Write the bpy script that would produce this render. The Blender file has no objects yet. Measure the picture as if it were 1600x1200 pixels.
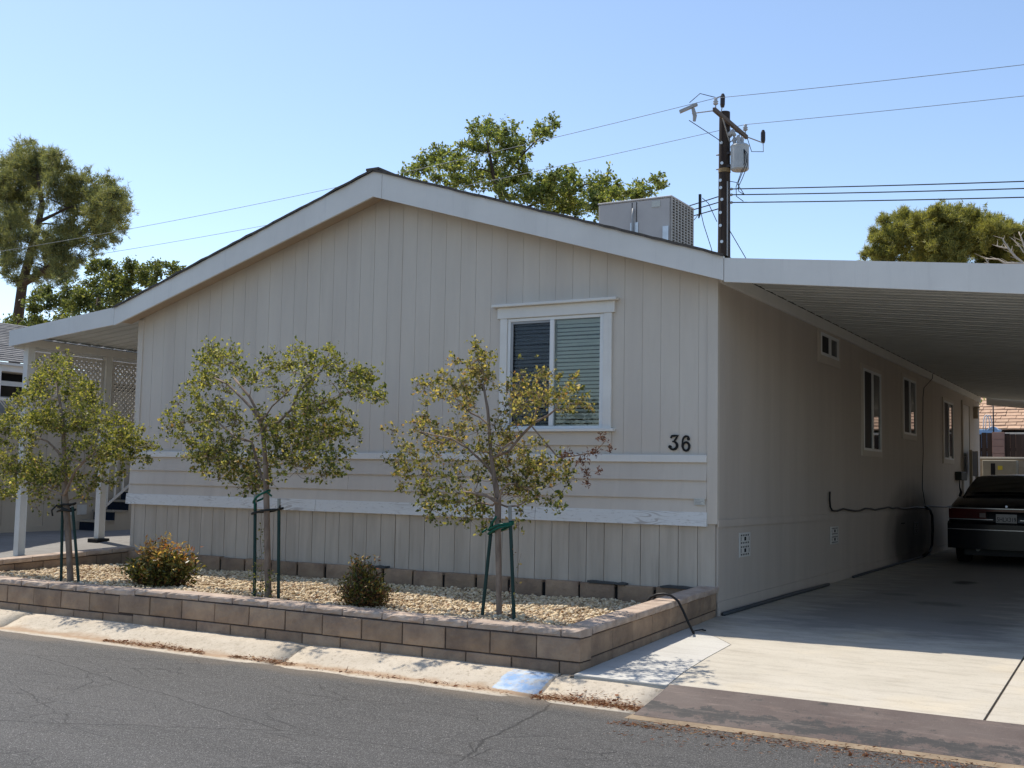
import bpy, bmesh, math, random
import numpy as np
from mathutils import Vector, Matrix
rng = random.Random(7)
nrg = np.random.default_rng(7)
S = bpy.context.scene
COL = S.collection

# ------------------------------------------------------------ camera
cam_d = bpy.data.cameras.new('camera')
cam = bpy.data.objects.new('camera', cam_d); COL.objects.link(cam)
cam_d.sensor_width = 36.0
cam_d.lens = 36.0 * 1770.46 / 1600.0
cam_d.clip_start = 0.05; cam_d.clip_end = 3000
cr = Vector((0.86678653, 0.49833436, 0.01854645)); cu = Vector((0.02487247, -0.08034735, 0.99645655))
cd = Vector((-0.4980587, 0.86325383, 0.08203881))
m = Matrix((cr, cu, -cd)).transposed().to_4x4(); m.translation = Vector((3.81392, -10.68451, 1.30861))
cam.matrix_world = m
S.camera = cam
S.render.resolution_x = 1024; S.render.resolution_y = 768

# ------------------------------------------------------------ sky, sun, exposure
SUN_DIR = Vector((-0.58, 0.172, 1.0)).normalized()      # towards the sun
elev = math.asin(SUN_DIR.z); azim = math.atan2(SUN_DIR.x, SUN_DIR.y)
W = bpy.data.worlds.new('World'); S.world = W; W.use_nodes = True
nt = W.node_tree; bg = nt.nodes['Background']
sky = nt.nodes.new('ShaderNodeTexSky'); sky.sky_type = 'NISHITA'; sky.sun_disc = False
sky.sun_elevation = elev; sky.sun_rotation = azim
sky.altitude = 800; sky.air_density = 1.0; sky.dust_density = 0.9; sky.ozone_density = 1.0
nt.links.new(sky.outputs[0], bg.inputs[0]); bg.inputs[1].default_value = 0.147
sd = bpy.data.lights.new('sun', 'SUN'); sun = bpy.data.objects.new('sun', sd); COL.objects.link(sun)
sd.energy = 3.8; sd.angle = math.radians(0.53); sd.color = (1.0, 0.93, 0.82)
sun.rotation_euler = SUN_DIR.to_track_quat('Z', 'Y').to_euler(); sun.location = (-10, 5, 30)
S.view_settings.view_transform = 'Standard'; S.view_settings.look = 'None'
S.view_settings.gamma = 1.0; S.view_settings.use_curve_mapping = False
S.view_settings.exposure = 0.46

# ------------------------------------------------------------ helpers
OFF = {}
def props(o, label=None, cat=None, group=None, kind=None):
    if label: o['label'] = label
    if cat: o['category'] = cat
    if group: o['group'] = group
    if kind: o['kind'] = kind
    return o
def thing(name, loc, label, cat, group=None):
    o = bpy.data.objects.new(name, None); COL.objects.link(o); o.empty_display_size = 0.1
    o.location = loc; OFF[o.name] = Vector(loc)
    return props(o, label, cat, group)
def struct_empty(name, loc):
    o = bpy.data.objects.new(name, None); COL.objects.link(o); o.location = loc; OFF[o.name] = Vector(loc)
    o['kind'] = 'structure'; return o
def wrap(name, me, mat, parent=None, origin=None):
    """mesh in world coordinates -> object under parent (or at its own origin)"""
    off = OFF[parent.name] if parent else Vector(origin if origin is not None else (0, 0, 0))
    if off.length: me.transform(Matrix.Translation(-off))
    o = bpy.data.objects.new(name, me); COL.objects.link(o)
    if mat: me.materials.append(mat)
    if parent: o.parent = parent
    else: o.location = off
    OFF[o.name] = off
    return o
def piece(name, me, parent, loc, rotz=0.0):
    o = bpy.data.objects.new(name, me); COL.objects.link(o)
    o.parent = parent; o.location = Vector(loc) - OFF[parent.name]
    if rotz: o.rotation_euler = (0, 0, rotz)
    OFF[o.name] = Vector(loc)
    return o
class MB:
    def __init__(s): s.v = []; s.f = []
    def add(s, vs, fs):
        n = len(s.v); s.v += [tuple(v) for v in vs]; s.f += [tuple(i + n for i in f) for f in fs]; return s
    def box(s, x0, x1, y0, y1, z0, z1):
        return s.add([(x0,y0,z0),(x1,y0,z0),(x1,y1,z0),(x0,y1,z0),(x0,y0,z1),(x1,y0,z1),(x1,y1,z1),(x0,y1,z1)],
              [(3,2,1,0),(4,5,6,7),(0,1,5,4),(1,2,6,5),(2,3,7,6),(3,0,4,7)])
    def prism(s, poly, axis, a, b):
        """poly: 2-D points; axis 'x','y','z' extruded from a to b"""
        def P(u, w, t):
            return {'x': (t, u, w), 'y': (u, t, w), 'z': (u, w, t)}[axis]
        n = len(poly)
        vs = [P(u, w, a) for u, w in poly] + [P(u, w, b) for u, w in poly]
        fs = [tuple(range(n))[::-1], tuple(range(n, 2*n))] + [(i, (i+1) % n, (i+1) % n + n, i + n) for i in range(n)]
        return s.add(vs, fs)
    def hexa(s, lo, hi):
        """lo, hi: 4 corner points each (same order)"""
        return s.add(list(lo) + list(hi), [(3,2,1,0),(4,5,6,7),(0,1,5,4),(1,2,6,5),(2,3,7,6),(3,0,4,7)])
    def bar(s, a, b, w, h=None, up=(0, 0, 1)):
        a = Vector(a); b = Vector(b); h = h or w
        d = (b - a).normalized(); u = Vector(up)
        if abs(d.dot(u)) > 0.95: u = Vector((0, 1, 0))
        r = d.cross(u).normalized(); u = r.cross(d)
        c = [(-1,-1),(1,-1),(1,1),(-1,1)]
        return s.hexa([a + r*(i*w/2) + u*(j*h/2) for i, j in c], [b + r*(i*w/2) + u*(j*h/2) for i, j in c])
    def tube(s, pts, n=6, cap=True):
        """pts: (x,y,z,r)"""
        P = [Vector(p[:3]) for p in pts]; k = len(P); base = len(s.v)
        ref = None
        for i in range(k):
            d = (P[min(i+1, k-1)] - P[max(i-1, 0)])
            d = d.normalized() if d.length > 1e-9 else Vector((0, 0, 1))
            if ref is None:
                ref = Vector((1, 0, 0)) if abs(d.x) < 0.8 else Vector((0, 1, 0))
            r = (ref - d*ref.dot(d)).normalized(); u = d.cross(r); ref = r
            for j in range(n):
                t = 2*math.pi*j/n
                s.v.append(tuple(P[i] + (r*math.cos(t) + u*math.sin(t))*pts[i][3]))
        for i in range(k-1):
            for j in range(n):
                a = base + i*n + j; b = base + i*n + (j+1) % n
                s.f.append((a, b, b+n, a+n))
        if cap:
            s.f.append(tuple(base + j for j in range(n))[::-1]); s.f.append(tuple(base + (k-1)*n + j for j in range(n)))
        return s
    def cyl(s, a, b, r, n=16, r2=None):
        return s.tube([tuple(a) + (r,), tuple(b) + (r if r2 is None else r2,)], n)
    def mesh(s, name, smooth=False, bevel=0.0, fix=True):
        me = bpy.data.meshes.new(name); me.from_pydata(s.v, [], s.f); me.update()
        if fix or bevel:
            bm = bmesh.new(); bm.from_mesh(me)
            if bevel:
                bmesh.ops.bevel(bm, geom=list(bm.edges), offset=bevel, segments=1, affect='EDGES')
            bmesh.ops.recalc_face_normals(bm, faces=bm.faces); bm.to_mesh(me); bm.free()
        if smooth: me.polygons.foreach_set('use_smooth', [True]*len(me.polygons))
        return me
    def build(s, name, mat, parent=None, origin=None, smooth=False, bevel=0.0):
        return wrap(name, s.mesh(name, smooth, bevel), mat, parent, origin)

# ------------------------------------------------------------ materials
def nodes(name):
    mt = bpy.data.materials.new(name); mt.use_nodes = True
    n = mt.node_tree; return mt, n, n.nodes['Principled BSDF']
def N(n, t, **k):
    nd = n.nodes.new(t)
    for a, b in k.items(): setattr(nd, a, b)
    return nd
def pos(n, stretch=(1, 1, 1), obj=False):
    if obj: src = N(n, 'ShaderNodeTexCoord').outputs['Object']
    else: src = N(n, 'ShaderNodeNewGeometry').outputs['Position']
    mp = N(n, 'ShaderNodeMapping'); n.links.new(src, mp.inputs[0]); mp.inputs['Scale'].default_value = stretch
    return mp.outputs[0]
def noise(n, vec, scale, detail=4, rough=0.6, dist=0.0):
    nd = N(n, 'ShaderNodeTexNoise'); n.links.new(vec, nd.inputs['Vector'])
    nd.inputs['Scale'].default_value = scale; nd.inputs['Detail'].default_value = detail
    nd.inputs['Roughness'].default_value = rough; nd.inputs['Distortion'].default_value = dist
    return nd.outputs[0]
def ramp(n, val, stops, interp='LINEAR'):
    r = N(n, 'ShaderNodeValToRGB'); n.links.new(val, r.inputs[0]); e = r.color_ramp.elements
    r.color_ramp.interpolation = interp
    while len(e) < len(stops): e.new(0.5)
    for el, (p, c) in zip(e, stops):
        el.position = p; el.color = (c if len(c) == 4 else tuple(c) + (1,)) if hasattr(c, '__len__') else (c, c, c, 1)
    return r.outputs[0]
def mix(n, fac, a, b, mode='MIX'):
    x = N(n, 'ShaderNodeMix', data_type='RGBA', blend_type=mode)
    for sock, v in ((x.inputs[0], fac), (x.inputs[6], a), (x.inputs[7], b)):
        if isinstance(v, bpy.types.NodeSocket): n.links.new(v, sock)
        elif hasattr(v, '__len__'): sock.default_value = tuple(v) + ((1,) if len(v) == 3 else ())
        else: sock.default_value = v
    return x.outputs[2]
def math_(n, op, a, b=None, c=None, clamp=False):
    x = N(n, 'ShaderNodeMath', operation=op, use_clamp=clamp)
    for i, v in enumerate((a, b, c)):
        if v is None: continue
        if isinstance(v, bpy.types.NodeSocket): n.links.new(v, x.inputs[i])
        else: x.inputs[i].default_value = v
    return x.outputs[0]
def xyz(n, vec=None):
    s = N(n, 'ShaderNodeSeparateXYZ')
    n.links.new(vec if vec else N(n, 'ShaderNodeNewGeometry').outputs['Position'], s.inputs[0]); return s.outputs
def bump(n, b, height, strength, dist=0.01):
    bp = N(n, 'ShaderNodeBump'); n.links.new(height, bp.inputs['Height'])
    bp.inputs['Strength'].default_value = strength; bp.inputs['Distance'].default_value = dist
    n.links.new(bp.outputs[0], b.inputs['Normal']); return bp
def M(name, c1, c2=None, scale=4, rough=0.75, bmp=0.0, bscale=60, spec=0.25, metal=0.0, orand=0.0, stretch=(1,1,1), lo=0.35, hi=0.65, detail=5, bdist=0.004):
    mt, n, b = nodes(name)
    b.inputs['Roughness'].default_value = rough; b.inputs['Specular IOR Level'].default_value = spec
    b.inputs['Metallic'].default_value = metal
    v = pos(n, stretch)
    if c2 is None: c2 = tuple(x*0.85 for x in c1)
    f = ramp(n, noise(n, v, scale, detail), [(lo, 0.0), (hi, 1.0)])
    c = mix(n, f, c1, c2)
    if orand:
        oi = N(n, 'ShaderNodeObjectInfo'); h = N(n, 'ShaderNodeHueSaturation')
        mr = N(n, 'ShaderNodeMapRange'); n.links.new(oi.outputs['Random'], mr.inputs[0])
        mr.inputs[3].default_value = 1 - orand; mr.inputs[4].default_value = 1 + orand
        n.links.new(mr.outputs[0], h.inputs['Value']); n.links.new(c, h.inputs['Color']); c = h.outputs[0]
    n.links.new(c, b.inputs['Base Color'])
    if bmp: bump(n, b, noise(n, v, bscale, 4), bmp, bdist)
    return mt
def leafmat(name, stops, trans=0.35, rough=0.5, spec=0.3):
    mt, n, b = nodes(name)
    g = N(n, 'ShaderNodeNewGeometry')
    c = ramp(n, g.outputs['Random Per Island'], stops)
    n.links.new(c, b.inputs['Base Color']); b.inputs['Roughness'].default_value = rough
    b.inputs['Specular IOR Level'].default_value = spec
    t = N(n, 'ShaderNodeBsdfTranslucent')
    tc = mix(n, 1.0, c, (1.15, 1.1, 0.55), 'MULTIPLY'); n.links.new(tc, t.inputs[0])
    mx = N(n, 'ShaderNodeMixShader'); mx.inputs[0].default_value = trans
    n.links.new(b.outputs[0], mx.inputs[1]); n.links.new(t.outputs[0], mx.inputs[2])
    n.links.new(mx.outputs[0], n.nodes['Material Output'].inputs[0]); return mt

m_siding = M('siding_paint', (0.615, 0.555, 0.475), (0.565, 0.505, 0.435), 3, 0.7, 0.25, 90, stretch=(1, 1, 0.12), orand=0.018)
m_skirt = M('skirt_paint', (0.53, 0.47, 0.395), (0.44, 0.385, 0.32), 5, 0.8, 0.35, 80, stretch=(1.5, 1.5, 0.15), orand=0.035)
m_trim = M('white_trim', (0.76, 0.735, 0.68), (0.69, 0.665, 0.615), 2.5, 0.6, 0.12, 70, stretch=(0.3, 0.3, 1.5))
m_vinyl = M('white_vinyl', (0.74, 0.74, 0.72), (0.70, 0.70, 0.68), 6, 0.4)
m_fascia = M('fascia_paint', (0.76, 0.735, 0.685), (0.70, 0.675, 0.63), 1.3, 0.5, 0.15, 40, stretch=(0.5, 1, 1.2))
m_soffit = M('soffit_paint', (0.46, 0.37, 0.28), (0.42, 0.33, 0.25), 4, 0.8)
m_pan = M('pan_metal', (0.60, 0.60, 0.56), (0.54, 0.54, 0.50), 1.5, 0.55)
m_dark = M('dark_void', (0.012, 0.012, 0.012), None, 4, 0.9)
m_black = M('black_plastic', (0.015, 0.015, 0.016), None, 4, 0.45)
m_num = M('black_enamel', (0.008, 0.008, 0.01), None, 4, 0.35)
m_shingle = M('dark_shingle', (0.07, 0.06, 0.055), (0.12, 0.105, 0.09), 18, 0.95, 0.5, 60)
m_screen_d = M('dark_screen', (0.012, 0.013, 0.016), (0.018, 0.018, 0.022), 3, 0.6)
m_blind = M('blind_slat', (0.72, 0.73, 0.70), (0.66, 0.67, 0.65), 4, 0.5)
m_mortar = M('dark_mortar', (0.085, 0.062, 0.052), (0.055, 0.042, 0.036), 20, 0.95)
m_gutter = M('gutter_soil', (0.30, 0.23, 0.155), (0.20, 0.15, 0.10), 6, 0.95, 0.6, 40)
m_block = M('split_block', (0.36, 0.255, 0.17), (0.235, 0.165, 0.118), 5, 0.92, 0.9, 45, orand=0.16, bdist=0.008, detail=8)
m_cap = M('cap_block', (0.52, 0.415, 0.33), (0.36, 0.275, 0.22), 7, 0.92, 0.9, 40, orand=0.09, bdist=0.008, detail=8)
m_steel_g = M('grey_steel', (0.33, 0.34, 0.34), (0.27, 0.28, 0.29), 5, 0.45)
m_ac = M('ac_sheet', (0.50, 0.47, 0.445), (0.45, 0.42, 0.40), 2, 0.55)
m_acfin = M('ac_grille', (0.42, 0.39, 0.35), (0.36, 0.33, 0.30), 5, 0.6)
m_fin = M('ac_coil', (0.05, 0.048, 0.045), None, 30, 0.6)
m_alu = M('bright_aluminium', (0.62, 0.64, 0.66), None, 5, 0.35, metal=0.6)
m_pole = M('creosote_wood', (0.030, 0.022, 0.020), (0.055, 0.042, 0.034), 14, 0.9, 0.5, 40, stretch=(1, 1, 0.08))
m_wood_g = M('grey_wood', (0.14, 0.115, 0.10), (0.09, 0.075, 0.065), 10, 0.9, 0.4, 40, stretch=(1, 1, 0.1))
m_wire = M('wire_rubber', (0.03, 0.03, 0.033), None, 5, 0.6)
m_wire_p = M('weathered_wire', (0.20, 0.23, 0.27), None, 5, 0.6)
m_ceramic = M('brown_ceramic', (0.04, 0.03, 0.028), None, 5, 0.25)
m_greyins = M('grey_insulator', (0.42, 0.43, 0.44), None, 5, 0.35)
m_trafo = M('transformer_paint', (0.42, 0.45, 0.46), (0.36, 0.38, 0.39), 3, 0.45)
m_stake = M('green_stake', (0.012, 0.038, 0.032), (0.022, 0.05, 0.042), 10, 0.6)
m_stakewood = M('stake_top', (0.30, 0.30, 0.27), None, 10, 0.8)
m_tie_k = M('black_tie', (0.015, 0.018, 0.017), None, 5, 0.5)
m_tie_g = M('green_tie', (0.005, 0.10, 0.062), None, 5, 0.45)
m_bark = M('smooth_bark', (0.30, 0.225, 0.17), (0.16, 0.115, 0.085), 16, 0.85, 0.6, 45, stretch=(1, 1, 0.3))
m_bark_d = M('dark_bark', (0.085, 0.062, 0.048), (0.05, 0.038, 0.03), 9, 0.95, 0.6, 20, stretch=(1, 1, 0.3))
m_deadw = M('bleached_wood', (0.52, 0.46, 0.38), (0.42, 0.36, 0.29), 9, 0.85)
m_concrete_sub = M('joint_dirt', (0.16, 0.13, 0.10), (0.10, 0.085, 0.07), 9, 0.95)
m_lattice = M('lattice_white', (0.66, 0.62, 0.56), None, 5, 0.6)
m_nwall = M('cream_siding', (0.50, 0.44, 0.35), (0.46, 0.40, 0.32), 3, 0.75, 0.2, 70, stretch=(1, 1, 0.15))
m_navy = M('navy_carpet', (0.010, 0.018, 0.035), None, 40, 0.95)
m_tread = M('tread_paint', (0.40, 0.35, 0.28), None, 8, 0.8)
m_nshingle = M('grey_shingle', (0.22, 0.215, 0.21), (0.14, 0.135, 0.13), 14, 0.95, 0.4, 40, orand=0.12)
m_tanshingle = M('tan_shingle', (0.52, 0.35, 0.235), (0.42, 0.27, 0.18), 5, 0.95, orand=0.10)
m_fencewood = M('old_fence_wood', (0.075, 0.05, 0.036), (0.04, 0.028, 0.022), 7, 0.95, 0.5, 30, stretch=(1, 1, 0.1), orand=0.25)
m_pink = M('pink_blockwork', (0.34, 0.22, 0.17), (0.30, 0.19, 0.15), 5, 0.9, orand=0.06)
m_bwall = M('beige_block', (0.42, 0.35, 0.26), (0.36, 0.30, 0.22), 3, 0.9, 0.3, 30, orand=0.05)
m_bcap = M('pale_cap', (0.66, 0.60, 0.50), None, 5, 0.8)
m_unit = M('beige_unit', (0.28, 0.26, 0.20), None, 5, 0.6)
m_yellow = M('yellow_label', (0.55, 0.45, 0.05), None, 5, 0.6)
m_blueplas = M('light_blue_plastic', (0.42, 0.62, 0.84), (0.38, 0.58, 0.80), 5, 0.4)
m_whitepipe = M('white_pipe', (0.75, 0.75, 0.75), None, 5, 0.4)
m_paper = M('pale_sticker', (0.58, 0.58, 0.52), (0.48, 0.48, 0.44), 60, 0.6)
m_greenbox = M('dark_box', (0.03, 0.035, 0.03), None, 4, 0.5)
m_pipe = M('grey_pipe', (0.06, 0.065, 0.07), None, 4, 0.5)
m_ventw = M('white_vent', (0.66, 0.65, 0.61), None, 5, 0.6)
m_doorw = M('door_paint', (0.52, 0.52, 0.50), None, 3, 0.5)

def dirty(mt, amt, col):
    n = mt.node_tree; b = n.nodes['Principled BSDF']; old = b.inputs['Base Color'].links[0].from_socket
    f = ramp(n, noise(n, pos(n, (1.2, 1.2, 0.5)), 1.4, 6, 0.65), [(0.42, 0.0), (0.72, amt)])
    c = mix(n, f, old, col)
    f2 = ramp(n, noise(n, pos(n, (3, 3, 0.25)), 5.0, 7, 0.7), [(0.55, 0.0), (0.75, amt)])
    c = mix(n, f2, c, tuple(x*0.9 for x in col)); n.links.new(c, b.inputs['Base Color'])
dirty(m_siding, 0.30, (0.49, 0.435, 0.365)); dirty(m_skirt, 0.45, (0.33, 0.285, 0.24)); dirty(m_fascia, 0.25, (0.52, 0.50, 0.47)); dirty(m_trim, 0.25, (0.55, 0.53, 0.50))
def side_paint():
    # beige siding with a sooty stain low on the wall (its own shape, fixed to the wall)
    mt, n, b = nodes('side_siding_paint')
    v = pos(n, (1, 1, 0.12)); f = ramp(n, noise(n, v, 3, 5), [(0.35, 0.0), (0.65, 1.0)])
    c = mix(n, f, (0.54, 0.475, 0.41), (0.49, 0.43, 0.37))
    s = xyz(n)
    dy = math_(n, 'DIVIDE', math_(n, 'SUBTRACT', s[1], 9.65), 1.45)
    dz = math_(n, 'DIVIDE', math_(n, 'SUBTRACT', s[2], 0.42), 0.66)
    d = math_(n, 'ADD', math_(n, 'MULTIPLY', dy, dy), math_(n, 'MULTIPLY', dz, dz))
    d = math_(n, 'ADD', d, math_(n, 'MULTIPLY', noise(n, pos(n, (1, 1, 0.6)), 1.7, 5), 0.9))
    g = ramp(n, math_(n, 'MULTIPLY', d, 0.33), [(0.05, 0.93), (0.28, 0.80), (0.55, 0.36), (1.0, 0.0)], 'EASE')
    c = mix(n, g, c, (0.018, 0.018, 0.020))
    n.links.new(c, b.inputs['Base Color']); b.inputs['Roughness'].default_value = 0.75
    b.inputs['Specular IOR Level'].default_value = 0.2
    bump(n, b, noise(n, v, 80, 4), 0.25, 0.004); return mt
m_side = side_paint()
def weathered_board():
    mt, n, b = nodes('weathered_board')
    v = pos(n, (0.55, 1, 3.4))
    d = noise(n, v, 2.1, 2, 0.5, 0.35)
    rings = math_(n, 'FRACT', math_(n, 'MULTIPLY', d, 14.0))
    grain = ramp(n, rings, [(0.0, 0.0), (0.45, 0.0), (0.6, 1.0), (0.8, 1.0), (0.9, 0.0)])
    patch = ramp(n, noise(n, pos(n, (0.6, 1, 1.2)), 1.7, 4), [(0.50, 0.0), (0.60, 1.0)])
    c = mix(n, math_(n, 'MULTIPLY', math_(n, 'MULTIPLY', grain, patch), 0.9), (0.68, 0.68, 0.66), (0.44, 0.41, 0.38))
    c = mix(n, ramp(n, noise(n, pos(n, (2, 1, 9)), 9, 5), [(0.58, 0.0), (0.68, 0.5)]), c, (0.36, 0.34, 0.31))
    n.links.new(c, b.inputs['Base Color']); b.inputs['Roughness'].default_value = 0.75
    bump(n, b, grain, 0.25, 0.003); return mt
m_weather = weathered_board()
def glassmat(name, tint, refl, rough=0.01):
    mt, n, b = nodes(name)
    tr = N(n, 'ShaderNodeBsdfTransparent'); tr.inputs[0].default_value = tint + (1,)
    gl = N(n, 'ShaderNodeBsdfGlossy'); gl.inputs['Roughness'].default_value = rough
    fr = N(n, 'ShaderNodeFresnel'); fr.inputs[0].default_value = 1.52
    fac = math_(n, 'ADD', math_(n, 'MULTIPLY', fr.outputs[0], refl), 0.0, clamp=True)
    mx = N(n, 'ShaderNodeMixShader'); n.links.new(fac, mx.inputs[0])
    n.links.new(tr.outputs[0], mx.inputs[1]); n.links.new(gl.outputs[0], mx.inputs[2])
    n.links.new(mx.outputs[0], n.nodes['Material Output'].inputs[0]); return mt
m_glass = glassmat('window_glass', (0.87, 0.90, 0.88), 0.9)
m_meshscreen = glassmat('insect_screen', (0.72, 0.73, 0.77), 0.15, 0.5)
m_mirror = M('dark_glass', (0.01, 0.012, 0.013), None, 3, 0.02, spec=0.9)

def asphalt():
    mt, n, b = nodes('asphalt')
    v = pos(n)
    big = ramp(n, noise(n, v, 0.55, 5), [(0.35, 0.0), (0.7, 1.0)])
    c = mix(n, big, (0.042, 0.041, 0.0405), (0.064, 0.062, 0.060))
    c = mix(n, ramp(n, noise(n, pos(n, (1, 1.6, 1)), 2.6, 6, 0.65), [(0.55, 0.0), (0.75, 0.55)]), c, (0.078, 0.070, 0.061))
    c = mix(n, ramp(n, noise(n, pos(n, (0.12, 1.1, 1)), 1.6, 5, 0.6), [(0.48, 0.0), (0.62, 0.6)]), c, (0.030, 0.0295, 0.029))
    c = mix(n, ramp(n, noise(n, v, 1.1, 3), [(0.66, 0.0), (0.72, 0.55)]), c, (0.022, 0.021, 0.021))
    sp = N(n, 'ShaderNodeTexVoronoi'); n.links.new(v, sp.inputs['Vector']); sp.inputs['Scale'].default_value = 210
    rnd = N(n, 'ShaderNodeSeparateColor'); n.links.new(sp.outputs['Color'], rnd.inputs[0])
    c = mix(n, ramp(n, rnd.outputs[0], [(0.0, 0.0), (0.45, 0.0), (1.0, 0.9)]), c, (0.165, 0.162, 0.157))
    c = mix(n, ramp(n, rnd.outputs[1], [(0.955, 0.0), (0.985, 0.85)]), c, (0.34, 0.33, 0.31))
    c = mix(n, ramp(n, rnd.outputs[2], [(0.65, 0.0), (0.95, 0.85)]), c, (0.018, 0.018, 0.018))
    # hairline cracks, wandering
    wv = N(n, 'ShaderNodeMix', data_type='VECTOR'); wv.inputs[0].default_value = 0.12
    nz = N(n, 'ShaderNodeTexNoise'); n.links.new(v, nz.inputs['Vector']); nz.inputs['Scale'].default_value = 3.0; nz.inputs['Detail'].default_value = 5
    mp = N(n, 'ShaderNodeMapping'); n.links.new(v, mp.inputs[0]); mp.inputs['Scale'].default_value = (0.55, 1.5, 1); mp.inputs['Rotation'].default_value = (0, 0, 0.35)
    n.links.new(mp.outputs[0], wv.inputs[4]); n.links.new(nz.outputs['Color'], wv.inputs[5])
    def cracks(sc, w):
        ed = N(n, 'ShaderNodeTexVoronoi', feature='DISTANCE_TO_EDGE'); n.links.new(wv.outputs[1], ed.inputs['Vector']); ed.inputs['Scale'].default_value = sc
        return ramp(n, ed.outputs['Distance'], [(0.0, 1.0), (w, 0.0)])
    gate = ramp(n, noise(n, v, 0.8, 3), [(0.42, 0.0), (0.6, 1.0)])
    cr1 = math_(n, 'MULTIPLY', math_(n, 'MAXIMUM', cracks(1.15, 0.0055), cracks(2.6, 0.012)), gate); cr2 = cracks(0.42, 0.0022)
    cr = math_(n, 'MAXIMUM', cr1, cr2)
    c = mix(n, math_(n, 'MULTIPLY', cr, 0.8), c, (0.012, 0.012, 0.012))
    # dusty margin against the kerb and apron
    s = xyz(n)
    edge = math_(n, 'ADD', s[1], math_(n, 'MULTIPLY', noise(n, v, 2.3, 5), 0.5))
    c = mix(n, ramp(n, math_(n, 'ADD', edge, 4.2), [(0.62, 0.0), (0.98, 0.6)]), c, (0.19, 0.145, 0.10))
    n.links.new(c, b.inputs['Base Color'])
    b.inputs['Roughness'].default_value = 0.72; b.inputs['Specular IOR Level'].default_value = 0.35
    h = math_(n, 'SUBTRACT', math_(n, 'MULTIPLY', sp.outputs['Distance'], -0.6), math_(n, 'MULTIPLY', cr, 1.2))
    bump(n, b, h, 0.75, 0.006); return mt
m_asphalt = asphalt()
def concrete(name, c1, c2, stain, st=0.4, shade_drips=False):
    mt, n, b = nodes(name); v = pos(n)
    c = mix(n, ramp(n, noise(n, v, 1.1, 6), [(0.35, 0.0), (0.68, 1.0)]), c1, c2)
    c = mix(n, ramp(n, noise(n, pos(n, (0.5, 2.2, 1)), 3.2, 7, 0.7), [(0.50, 0.0), (0.78, st)]), c, stain)
    c = mix(n, ramp(n, noise(n, pos(n, (0.35, 1.6, 1)), 7, 8, 0.75), [(0.50, 0.0), (0.70, st*1.1)]), c, tuple(x*0.80 for x in stain))
    c = mix(n, ramp(n, noise(n, v, 0.9, 3), [(0.55, 0.0), (0.75, 0.5)]), c, (0.60, 0.50, 0.34) if shade_drips else c1)
    c = mix(n, ramp(n, noise(n, v, 55, 4, 0.7), [(0.58, 0.0), (0.70, 0.55)]), c, tuple(x*0.55 for x in c2))
    if shade_drips:
        # carport shade painted in as broad darkening, with grime and greasy drip marks
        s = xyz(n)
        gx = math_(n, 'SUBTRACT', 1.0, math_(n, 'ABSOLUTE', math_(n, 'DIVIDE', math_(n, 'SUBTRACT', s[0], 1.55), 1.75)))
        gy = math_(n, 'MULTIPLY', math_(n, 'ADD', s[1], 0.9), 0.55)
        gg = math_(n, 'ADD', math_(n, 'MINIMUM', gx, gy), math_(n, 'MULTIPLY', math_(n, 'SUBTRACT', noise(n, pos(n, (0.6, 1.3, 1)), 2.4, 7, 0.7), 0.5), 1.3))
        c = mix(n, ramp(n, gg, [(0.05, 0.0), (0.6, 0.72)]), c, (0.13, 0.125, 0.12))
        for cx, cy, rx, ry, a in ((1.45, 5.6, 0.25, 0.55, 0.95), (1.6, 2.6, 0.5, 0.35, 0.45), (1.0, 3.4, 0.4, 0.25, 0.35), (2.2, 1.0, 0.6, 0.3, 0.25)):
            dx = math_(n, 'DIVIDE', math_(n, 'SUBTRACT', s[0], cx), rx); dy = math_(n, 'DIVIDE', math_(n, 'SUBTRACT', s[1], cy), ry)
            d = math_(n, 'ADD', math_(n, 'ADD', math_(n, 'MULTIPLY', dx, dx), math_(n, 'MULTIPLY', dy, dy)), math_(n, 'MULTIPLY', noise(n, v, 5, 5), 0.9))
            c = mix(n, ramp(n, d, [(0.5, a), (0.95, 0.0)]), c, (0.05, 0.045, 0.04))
    n.links.new(c, b.inputs['Base Color']); b.inputs['Roughness'].default_value = 0.88; b.inputs['Specular IOR Level'].default_value = 0.2
    bump(n, b, noise(n, v, 70, 5), 0.35, 0.004); return mt
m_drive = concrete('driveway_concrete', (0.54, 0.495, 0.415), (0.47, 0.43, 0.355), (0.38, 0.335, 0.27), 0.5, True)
m_strip = concrete('new_concrete', (0.56, 0.545, 0.50), (0.51, 0.49, 0.45), (0.44, 0.415, 0.37), 0.35)
m_porch = concrete('porch_concrete', (0.27, 0.26, 0.245), (0.215, 0.205, 0.195), (0.16, 0.15, 0.14), 0.4)
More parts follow.
